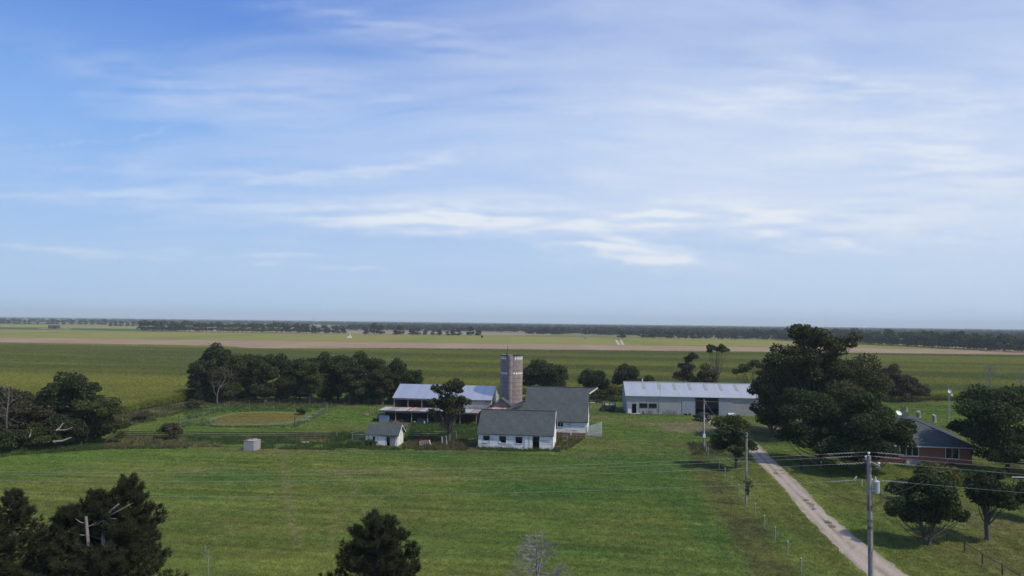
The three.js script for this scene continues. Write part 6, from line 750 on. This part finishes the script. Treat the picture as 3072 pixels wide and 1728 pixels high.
// ---------------------------------------------------------------- vehicles
function wheel(parent, x, y, z, r, w) { const t = part(parent, 'wheel', M.rubber, (g) => g.tube([V(x, y, z - w / 2), V(x, y, z - w / 2 + 0.03), V(x, y, z + w / 2 - 0.03), V(x, y, z + w / 2)], [r * 0.9, r, r, r * 0.9], 18)); part(t, 'rim', M.steel, (g) => g.tube([V(x, y, z - w / 2 - 0.012), V(x, y, z + w / 2 + 0.012)], r * 0.58, 12)); }
{ // dark off-roader: length along local x, rear at +x
  const t = thing('off_roader', 'dark boxy off-roader with a spare wheel parked at the open shed door', 'car', gp(2106, 1262), -1.25);
  part(t, 'body', M.darkPaint, (g) => { g.extrude([[-2.05, 0.5], [2.0, 0.48], [2.08, 0.62], [2.06, 1.12], [-0.6, 1.15], [-2.0, 1.05], [-2.12, 0.85]], -0.85, 0.85); g.hex([V(-0.75, 1.13, 0.8), V(2.0, 1.13, 0.8), V(2.0, 1.13, -0.8), V(-0.75, 1.13, -0.8), V(-0.35, 1.78, 0.7), V(1.92, 1.8, 0.7), V(1.92, 1.8, -0.7), V(-0.35, 1.78, -0.7)]); for (const z of [-0.87, 0.87]) for (const x of [-1.35, 1.25]) g.extrude([[x - 0.6, 0.5], [x + 0.6, 0.5], [x + 0.48, 0.92], [x - 0.48, 0.92]], z - 0.08, z + 0.08); });
  part(t, 'window', M.glass, (g) => { g.hex([V(1.985, 1.2, 0.66), V(1.985, 1.2, -0.66), V(1.995, 1.2, -0.66), V(1.995, 1.2, 0.66), V(1.935, 1.7, 0.6), V(1.935, 1.7, -0.6), V(1.955, 1.7, -0.6), V(1.955, 1.7, 0.6)]); }); for (const s of [-1, 1]) part(t, 'window', M.glass, (g) => { for (const [a, b] of [[-0.35, 0.5], [0.6, 1.8]]) g.hex([V(a, 1.22, s * 0.79), V(b, 1.22, s * 0.79), V(b, 1.22, s * 0.8), V(a, 1.22, s * 0.8), V(a + 0.08, 1.68, s * 0.72), V(b, 1.68, s * 0.72), V(b, 1.68, s * 0.735), V(a + 0.08, 1.68, s * 0.735)]); }); part(t, 'windscreen', M.glass, (g) => g.hex([V(-0.76, 1.2, 0.7), V(-0.76, 1.2, -0.7), V(-0.7, 1.2, -0.7), V(-0.7, 1.2, 0.7), V(-0.42, 1.7, 0.62), V(-0.42, 1.7, -0.62), V(-0.36, 1.7, -0.62), V(-0.36, 1.7, 0.62)]));
  for (const x of [-1.35, 1.25]) for (const z of [-0.82, 0.82]) wheel(t, x, 0.39, z, 0.39, 0.26); const sp = part(t, 'spare_wheel', M.rubber, (g) => g.tube([V(2.1, 1.08, -0.15), V(2.13, 1.08, -0.15), V(2.3, 1.08, -0.15)], [0.37, 0.39, 0.36], 20)); part(sp, 'rim_ring', M.steel, (g) => { for (let k = 0; k < 20; k++) { const f = (j) => V(2.31, 1.08 + 0.3 * Math.sin(j / 20 * 6.2832), -0.15 + 0.3 * Math.cos(j / 20 * 6.2832)); g.beam(f(k), f(k + 1), 0.05, 0.05); } }); part(t, 'bumper', M.black, (g) => { g.box(2.08, 2.2, 0.45, 0.62, -0.85, 0.85); g.box(-2.25, -2.1, 0.45, 0.62, -0.8, 0.8); }); part(t, 'number_plate', M.white, (g) => g.box(2.09, 2.105, 0.68, 0.82, 0.35, 0.65)); for (const z of [-0.72, 0.72]) part(t, 'tail_light', std([0.25, 0.02, 0.02], 0.4), (g) => g.box(2.07, 2.09, 0.8, 1.0, z - 0.08, z + 0.08));
  const c = thing('pickup_truck', 'white pickup truck parked behind the young tree at the shed', 'truck', gp(2194, 1264), 1.45); // front at +x... turned to the camera
  part(c, 'body', M.carWhite, (g) => { g.extrude([[-2.6, 0.5], [2.5, 0.45], [2.62, 0.6], [2.6, 0.98], [1.0, 1.12], [-2.6, 1.08]], -0.92, 0.92); g.hex([V(-0.95, 1.1, 0.86), V(1.15, 1.1, 0.86), V(1.15, 1.1, -0.86), V(-0.95, 1.1, -0.86), V(-0.8, 1.74, 0.72), V(0.45, 1.76, 0.72), V(0.45, 1.76, -0.72), V(-0.8, 1.74, -0.72)]); }); part(c, 'windscreen', M.glass, (g) => g.hex([V(1.1, 1.16, 0.76), V(1.1, 1.16, -0.76), V(1.17, 1.16, -0.76), V(1.17, 1.16, 0.76), V(0.53, 1.68, 0.66), V(0.53, 1.68, -0.66), V(0.6, 1.68, -0.66), V(0.6, 1.68, 0.66)])); for (const s of [-1, 1]) part(c, 'window', M.glass, (g) => g.hex([V(-0.75, 1.18, s * 0.85), V(0.8, 1.18, s * 0.85), V(0.8, 1.18, s * 0.868), V(-0.75, 1.18, s * 0.868), V(-0.7, 1.66, s * 0.74), V(0.42, 1.66, s * 0.74), V(0.42, 1.66, s * 0.757), V(-0.7, 1.66, s * 0.757)])); part(c, 'cargo_bed', M.black, (g) => g.box(-2.5, -1.0, 1.085, 1.1, -0.8, 0.8)); for (const x of [-1.75, 1.65]) for (const z of [-0.85, 0.85]) wheel(c, x, 0.37, z, 0.37, 0.25); part(c, 'grille', M.black, (g) => g.box(2.6, 2.635, 0.62, 0.86, -0.5, 0.5)); part(c, 'bumper', M.steel, (g) => g.box(2.58, 2.75, 0.42, 0.6, -0.9, 0.9)); for (const z of [-0.7, 0.7]) part(c, 'headlight', M.glass, (g) => g.box(2.6, 2.64, 0.66, 0.84, z - 0.16, z + 0.16));
  const w = thing('hay_wagon', 'black old farm wagon loaded with pale rolls beside the metal shed', 'wagon', gp(1813, 1235), 0.05); part(w, 'bed', M.black, (g) => { g.box(0, 2.75, 0.6, 1.35, -3.6, 0); g.box(-0.05, 2.8, 0.5, 0.6, -3.65, 0.05); }); for (const x of [0, 2.6]) part(w, 'stake', M.black, (g) => g.box(x, x + 0.15, 0.6, 2.15, -0.14, 0.0)); for (const x of [0, 2.6]) part(w, 'stake', M.black, (g) => g.box(x, x + 0.15, 0.6, 2.15, -3.6, -3.46)); part(w, 'head_rail', M.wood, (g) => { g.box(0, 2.75, 2.0, 2.12, -3.63, -3.61); g.box(-0.2, 0.5, 2.02, 2.12, 0.01, 0.1); g.box(2.25, 2.95, 2.02, 2.12, 0.01, 0.1); }); for (const x of [0.6, 1.9]) for (const z of [-2.9, -0.7]) wheel(w, x < 1 ? -0.15 : 2.9, 0.38, z, 0.38, 0.22); for (const x of [0.65, 1.95]) one('roll', 'pale rolled sheet lying on the black farm wagon', 'roll', M.concrete, (g) => g.tube([V(x - 0.42, 1.62, -0.3), V(x + 0.42, 1.62, -0.3)], 0.24, 10), w.position, w.rotation.y, 'pale rolls on the wagon');
  for (const [px, py, h, lab] of [[1776, 1213, 0.5, 'low pale scrap table in the weeds behind the large barn'], [1796, 1210, 0.9, 'grey scrap crate in the weeds between the barn and the wagon']]) one('scrap_crate', lab, 'scrap', h > 0.6 ? M.rail : M.concrete, (g) => { g.box(-0.7, 0.7, h - 0.12, h, -0.4, 0.4); for (const x of [-0.65, 0.55]) for (const z of [-0.35, 0.25]) g.box(x, x + 0.1, 0, h - 0.12, z, z + 0.1); if (h > 0.6) g.box(-0.6, 0.6, 0.2, h - 0.13, -0.3, 0.3); }, gp(px, py));
}

// ---------------------------------------------------------------- the pond and its fence
{
  R = mulberry(95); const c = gp(775, 1254), rx = 11.6, pts = []; const ctr = [[632, 1262], [655, 1252], [690, 1244], [735, 1239], [800, 1238], [860, 1240], [905, 1244], [921, 1249], [905, 1258], [880, 1266], [830, 1270], [770, 1273], [700, 1274], [645, 1272]];
  for (let i = 0; i < ctr.length; i++) { const a = gp(...ctr[i]), b = gp(...ctr[(i + 1) % ctr.length]); for (let k = 0; k < 6; k++) pts.push(a.clone().lerp(b, k / 6).add(V(rr(-0.3, 0.3), 0, rr(-0.3, 0.3)))); }
  sheet('pond_water', 'brown scummy water of the drying farm pond', pts, 0.024, matte({ map: colorTex(512, 512, (x, y) => { const n = fbm(x * 7, y * 14, 5), m = fbm(x * 30, y * 60, 3); return mix3(sc([0.20, 0.118, 0.03], 0.75 + 0.5 * m), sc([0.16, 0.108, 0.032], 0.8 + 0.4 * m), sstep(0.4, 0.6, n)); }, 30, 16) }));
  const bank = new GB(), n = pts.length; R = mulberry(96); for (let i = 0; i < n; i++) { const a = pts[i], b = pts[(i + 1) % n], o = (p, s, y) => { const d = p.clone().sub(c).normalize(); return p.clone().addScaledVector(d, s).setY(y); }, h0 = 0.08 + 0.08 * vn(i * 0.4, 1), h1 = 0.08 + 0.08 * vn(((i + 1) % n) * 0.4, 1); bank.quad(o(a, -0.15, 0.02), o(b, -0.15, 0.02), o(b, 0.35, h1), o(a, 0.35, h0)); bank.quad(o(a, 0.35, h0), o(b, 0.35, h1), o(b, 2.0, -0.02), o(a, 2.0, -0.02)); }
  const bm = bank.build('pond_bank', std('#ffffff', 1, { map: speck([0.105, 0.135, 0.036], 5, 5, 0.5) })); tag(bm, 'worn earth bank round the farm pond', 'bank', undefined, 'structure');
  const f = thing('pond_fence', 'wire fence on thin steel posts round the farm pond', 'fence', gp(536, 1274)), cor = [[536, 1274], [884, 1277], [986, 1234], [975, 1218], [702, 1216], [536, 1274]].map((q) => gp(...q).sub(gp(536, 1274))); R = mulberry(97);
  for (let s = 0; s + 1 < cor.length; s++) { const a = cor[s], b = cor[s + 1], L = a.distanceTo(b), m = Math.max(2, Math.round(L / 3.4)); for (let i = 0; i < m; i++) { const p = a.clone().lerp(b, i / m); part(f, 'post', i ? M.mesh : M.rail, (g) => g.tube([p, p.clone().add(V(rr(-0.04, 0.04), i ? 1.35 : 2.0, 0))], i ? 0.03 : 0.06, 5)); } const wires = s < 3 ? 9 : 4; for (let k = 0; k < wires; k++) part(f, 'wire', M.mesh, (g) => { const y = 0.1 + 1.15 * k / (wires - 1); g.tube([a.clone().add(V(0, y, 0)), b.clone().add(V(0, y, 0))], 0.006, 3, false); }); if (s < 2) part(f, 'stay_wires', M.mesh, (g) => { for (let i = 0; i < L / 0.3; i++) { const p = a.clone().lerp(b, i * 0.3 / L); g.tube([p.clone().add(V(0, 0.1, 0)), p.clone().add(V(0, 1.25, 0))], 0.006, 3, false); } }).userData.kind = 'stuff'; }
  const cf = thing('lane_fence', 'thin dark post and wire fence along the dirt lane', 'fence', gp(330, 1272)), e = gp(560, 1222).sub(cf.position); for (let i = 0; i <= 11; i++) part(cf, 'post', M.rail, (g) => { const p = e.clone().multiplyScalar(i / 11); g.tube([p, p.clone().add(V(0.03, 1.35, 0))], 0.045, 5); }); for (const y of [0.5, 0.9, 1.25]) part(cf, 'wire', M.rail, (g) => g.tube([V(0, y, 0), e.clone().add(V(0, y, 0))], 0.008, 3, false));
}

// ---------------------------------------------------------------- the person under the trees
{
  const S = 1.68, J = (x, y, z) => V(x * S, y * S, z * S);   // joints in shares of the standing height; the person faces +z
  const bones = (l) => l.map(([a, b, ra, rb]) => ({ a, b, ra: ra * S, rb: rb * S }));
  const field = (bs, k, res, half, ctr, name, mat, parent) => {
    const mc = new MarchingCubes(res, mat, false, false, 60000); mc.isolation = 0; const f = mc.field;
    const sd = (p) => { let m = 0, first = true; for (const b of bs) { const ab = b.b.clone().sub(b.a), t = clamp(p.clone().sub(b.a).dot(ab) / Math.max(ab.lengthSq(), 1e-9)), d = p.distanceTo(b.a.clone().addScaledVector(ab, t)) - lerp(b.ra, b.rb, t); if (first) { m = d; first = false; } else { const h = clamp(0.5 + 0.5 * (m - d) / k); m = lerp(m, d, h) - k * h * (1 - h); } } return m; };
    for (let z = 0; z < res; z++) for (let y = 0; y < res; y++) for (let x = 0; x < res; x++) f[z * res * res + y * res + x] = -sd(V((x - res / 2) / (res / 2) * half + ctr.x, (y - res / 2) / (res / 2) * half + ctr.y, (z - res / 2) / (res / 2) * half + ctr.z));
    mc.update(); const n = mc.count, g = new THREE.BufferGeometry(), p = new Float32Array(n * 3), nn = new Float32Array(n * 3); for (let i = 0; i < n; i++) for (let c = 0; c < 3; c++) { p[3 * i + c] = mc.positionArray[3 * i + c] * half + [ctr.x, ctr.y, ctr.z][c]; nn[3 * i + c] = mc.normalArray[3 * i + c]; }
    g.setAttribute('position', new THREE.BufferAttribute(p, 3)); const sm = mergeVertices(g, 1e-4); sm.computeVertexNormals(); const m = shadows(new THREE.Mesh(sm, mat)); m.name = name; parent.add(m); return m;
  };
  const who = thing('person', 'person in dark clothes standing on the shaded lawn holding something at chest height', 'person', gp(2404, 1410), 0.35), skin = std([0.30, 0.19, 0.14], 0.6), cloth = std([0.018, 0.019, 0.025], 0.9), hair = std([0.02, 0.016, 0.014], 0.8);
  const B = []; for (const s of [-1, 1]) B.push([J(s * 0.055, 0.5, 0), J(s * 0.062, 0.28, 0.012), 0.052, 0.036], [J(s * 0.062, 0.28, 0.012), J(s * 0.066, 0.05, -0.008), 0.036, 0.024], [J(s * 0.066, 0.022, -0.02), J(s * 0.075, 0.02, 0.075), 0.022, 0.018], [J(s * 0.09, 0.79, 0), J(s * 0.135, 0.64, -0.02), 0.036, 0.028], [J(s * 0.135, 0.64, -0.02), J(s * 0.055, 0.66, 0.11), 0.028, 0.02], [J(s * 0.05, 0.79, 0), J(s * 0.095, 0.795, 0), 0.045, 0.038]);
  B.push([J(0, 0.52, 0), J(0, 0.62, 0), 0.078, 0.07], [J(0, 0.62, 0), J(0, 0.76, 0), 0.075, 0.085], [J(0, 0.8, 0), J(0, 0.87, 0.01), 0.035, 0.032]);
  field(bones(B), 0.035, 96, 0.9, V(0, 0.86, 0), 'clothed_body', cloth, who);
  const head = field(bones([[J(0, 0.92, 0.004), J(0, 0.955, -0.006), 0.043, 0.045], [J(0, 0.892, 0.026), J(0, 0.91, 0.022), 0.026, 0.03], [J(0, 0.925, 0.05), J(0, 0.91, 0.058), 0.006, 0.009], [J(-0.046, 0.925, 0), J(-0.048, 0.912, 0), 0.009, 0.007], [J(0.046, 0.925, 0), J(0.048, 0.912, 0), 0.009, 0.007], [J(0, 0.86, 0.005), J(0, 0.9, 0.01), 0.03, 0.03]]), 0.012, 56, 0.17, V(0, 0.925 * S, 0.01), 'head', skin, who);
  field(bones([[J(0, 0.955, -0.012), J(0, 0.972, -0.008), 0.046, 0.04], [J(0, 0.925, -0.03), J(0, 0.95, -0.02), 0.034, 0.04]]), 0.02, 44, 0.16, V(0, 0.95 * S, -0.02), 'hair', hair, head);
  for (const s of [-1, 1]) part(head, 'eye', M.black, (g) => g.add(new THREE.IcosahedronGeometry(0.011, 1), M4.makeTranslation(s * 0.017 * S, 0.93 * S, 0.048 * S))); part(head, 'mouth', std([0.22, 0.08, 0.07], 0.7), (g) => g.box(-0.022, 0.022, 0.893 * S, 0.897 * S, 0.05 * S, 0.053 * S));
  for (const s of [-1, 1]) { const w = J(s * 0.055, 0.66, 0.115), hb = [[w, w.clone().add(V(-s * 0.012, 0.0, 0.075)), 0.019, 0.02], [w.clone().add(V(-s * 0.012, 0.012, 0.01)), w.clone().add(V(-s * 0.03, 0.038, 0.05)), 0.009, 0.006]].map(([a, b, r, q]) => [a, b, r / 1, q / 1]); for (let k = 0; k < 4; k++) { const o = V(-s * 0.012, 0.022 - k * 0.016, 0.075), l = [0.055, 0.062, 0.058, 0.046][k], m = w.clone().add(o).add(V(-s * 0.01, 0, l * 0.6)); hb.push([w.clone().add(o), m, 0.0055, 0.005], [m, m.clone().add(V(-s * 0.03, 0, l * 0.25)), 0.005, 0.004]); } field(bones(hb), 0.004, 56, 0.11, w.clone().add(V(0, 0, 0.06)), 'hand', skin, who); }
  who.updateMatrixWorld(); one('handheld_controller', 'small grey controller held by the person in dark clothes', 'controller', std([0.12, 0.12, 0.13], 0.5), (g) => { g.box(-0.06, 0.06, -0.02, 0.03, -0.03, 0.04); g.box(-0.07, 0.07, 0.032, 0.04, -0.02, 0.06); g.tube([V(-0.05, 0.04, 0.0), V(-0.05, 0.12, -0.03)], 0.006, 5); g.tube([V(0.05, 0.04, 0.0), V(0.05, 0.12, -0.03)], 0.006, 5); }, who.localToWorld(J(0, 0.665, 0.16)), 0.35);
}
{ // a bird on the lowest wire
  const w = scene.getObjectByName('power_line_003'), s = 1.05, p = w.position.clone().addScaledVector(AX, -s).add(V(0, -(0.0905 * s - 0.00049 * s * s) + 0.012, 0)); const bd = thing('bird', 'small grey bird perched on the lowest power line wire', 'bird', p, 0.3);
  part(bd, 'body', std([0.33, 0.31, 0.30], 0.8), (g) => { g.tube([V(-0.17, 0.02, 0), V(-0.1, 0.06, 0), V(-0.03, 0.1, 0), V(0.04, 0.16, 0), V(0.06, 0.2, 0), V(0.085, 0.235, 0), V(0.1, 0.26, 0)], [0.012, 0.025, 0.055, 0.06, 0.045, 0.038, 0.012], 8); g.tube([V(0.1, 0.235, 0), V(0.14, 0.228, 0)], [0.012, 0.003], 5); for (const z of [-0.02, 0.02]) g.tube([V(0, 0.1, z), V(0.005, 0, z)], 0.006, 4); });
}

// ---------------------------------------------------------------- small far things in the fields
{
  const p = V(at(162, 995, 1250).x, fieldY, -1250), t = thing('oil_tanks', 'pair of brown storage tanks on a pale pad in the bean field', 'tanks', p); for (const x of [-5.2, 5.2]) part(t, 'tank', std([0.05, 0.038, 0.036], 0.8), (g) => { g.tube([V(x, 0.6, 0), V(x, 6.6, 0), V(x, 7.0, 0)], [4.7, 4.7, 0.5], 20); }); part(t, 'pad', M.concrete, (g) => g.box(-24, 24, 0, 0.6, -10, 8));
  const q = V(at(1050, 1010, 880).x, fieldY, -880), u = thing('white_pump', 'small white pump unit alone in the hay pasture', 'pump', q); part(u, 'housing', M.white, (g) => { g.box(-2.2, 2.2, 0, 1.6, -1, 1); g.tube([V(-2.6, 0, 1.2), V(-2.6, 1.5, 1.2)], 0.8, 10); }); part(u, 'head', M.white, (g) => { g.box(-0.5, 0.6, 1.6, 3.2, -0.4, 0.4); g.tube([V(0, 3.2, 0), V(0, 5.6, 0)], 0.12, 6); g.box(-0.9, 0.9, 4.6, 5.2, -0.1, 0.1); });
  const v = V(at(1762, 1010, 960).x, fieldY, -960), j = thing('pump_jack', 'grey oil pump jack in the pasture near the tyre tracks', 'pump jack', v); part(j, 'frame', M.steel, (g) => { for (const s of [-1, 1]) { g.beam(V(-1.6, 0, s * 0.8), V(0, 5, 0), 0.3); g.beam(V(1.6, 0, s * 0.8), V(0, 5, 0), 0.3); } g.box(-3, 3, 0, 0.3, -0.9, 0.9); }); part(j, 'beam', M.steel, (g) => { g.beam(V(-3.2, 4.4, 0), V(3.4, 5.8, 0), 0.5, 0.6); g.extrude([[3.2, 6.6], [4.2, 6.0], [4.3, 4.8], [3.7, 4.4]], -0.25, 0.25); }); part(j, 'counterweight', M.rail, (g) => g.box(-3.6, -2.2, 0.6, 2.6, -0.6, 0.6));
  for (const [px, d, h] of [[40, 1180, 15], [232, 1180, 12], [318, 1700, 20], [382, 1500, 28], [1745, 1000, 14], [1762, 1040, 12]]) one('field_pole', 'thin far power pole in the fields beyond the corn', 'pole', M.logs, (g) => { g.tube([V(0, 0, 0), V(0, h, 0)], 0.2, 5); g.beam(V(-1.2, h - 0.8, 0), V(1.2, h - 0.8, 0), 0.18); }, V(at(px, 1000, d).x, -0.5, -d), 0, 'thin far power poles');
  const wt = (px, d, h, r, lab) => { const t2 = thing('water_tower', lab, 'tower', V(at(px, 980, d).x, -0.5, -d)); part(t2, 'stem', M.white, (g) => g.tube([V(0, 0, 0), V(0, h * 0.72, 0)], r * 0.3, 10)); part(t2, 'tank', M.white, (g) => g.tube([V(0, h * 0.66, 0), V(0, h * 0.78, 0), V(0, h * 0.9, 0), V(0, h, 0)], [r * 0.4, r, r, r * 0.3], 14)); };
  wt(982, 7000, 46, 9, 'tiny white water tower on the horizon beyond the hedgerow'); const el = thing('grain_elevator', 'tiny white grain elevator on the horizon beside the water tower', 'elevator', V(at(942, 980, 7000).x, -0.5, -7000)); part(el, 'bins', M.white, (g) => { for (let k = 0; k < 4; k++) g.tube([V(k * 13, 0, 0), V(k * 13, 34, 0)], 6.5, 12); }); part(el, 'headhouse', M.white, (g) => g.box(4, 16, 34, 46, -5, 5));
  for (const [px, py, d, L, H, lab] of [[376, 966, 4200, 42, 9, 'tiny white far building before the horizon above the crop field'], [829, 970, 3600, 30, 7, 'long low white far building above the hedgerow'], [842, 971, 3500, 22, 7, 'short low white far building above the hedgerow'], [903, 970, 3500, 40, 8, 'far white building above the end of the hedgerow'], [1107, 976, 2600, 22, 6, 'far pale building behind the scattered pasture trees'], [1432, 970, 6000, 60, 14, 'tiny white shape of a far plant on the horizon']]) { const t3 = thing('far_building', lab, 'building', V(at(px, py, d).x, -0.5, -d)); part(t3, 'wall', M.white, (g) => g.box(-L / 2, L / 2, 0, H * 0.65, -8, 0)); part(t3, 'roof', M.roofMetal, (g) => g.extrude([[-L / 2 - 0.5, H * 0.65], [L / 2 + 0.5, H * 0.65], [L / 2 - 1, H], [-L / 2 + 1, H]], -8.5, 0.5)); }
  const ch = thing('far_church', 'small white far house with a pale tank in the right hand woods'.replace('right hand ', 'far '), 'house', V(at(2645, 1010, 1250).x, -0.5, -1250)); part(ch, 'wall', M.white, (g) => g.box(-4, 4, 0, 7, -8, 0)); part(ch, 'roof', M.white, (g) => g.extrude([[-5, 7], [5, 7], [0, 12]], -8.5, 0.5));
  const ms = thing('radio_mast', 'hair thin radio mast above the horizon beside the tall elm', 'mast', V(at(2477, 980, 5200).x, -0.5, -5200)); part(ms, 'mast', M.steel, (g) => g.tube([V(0, 0, 0), V(0, 132, 0)], [0.7, 0.5], 4));
  const tr = [[1848, 1018], [1862, 1034]]; for (const o of [0, 1]) sheet('tyre_track', 'pale tyre track worn across the stubble edge', G([[1845 + o * 14, 1019], [1851 + o * 14, 1019], [1862 + o * 12, 1034], [1853 + o * 12, 1034]]), fieldY + 0.1, std([0.36, 0.31, 0.24], 1));
}
renderer.render(scene, camera);
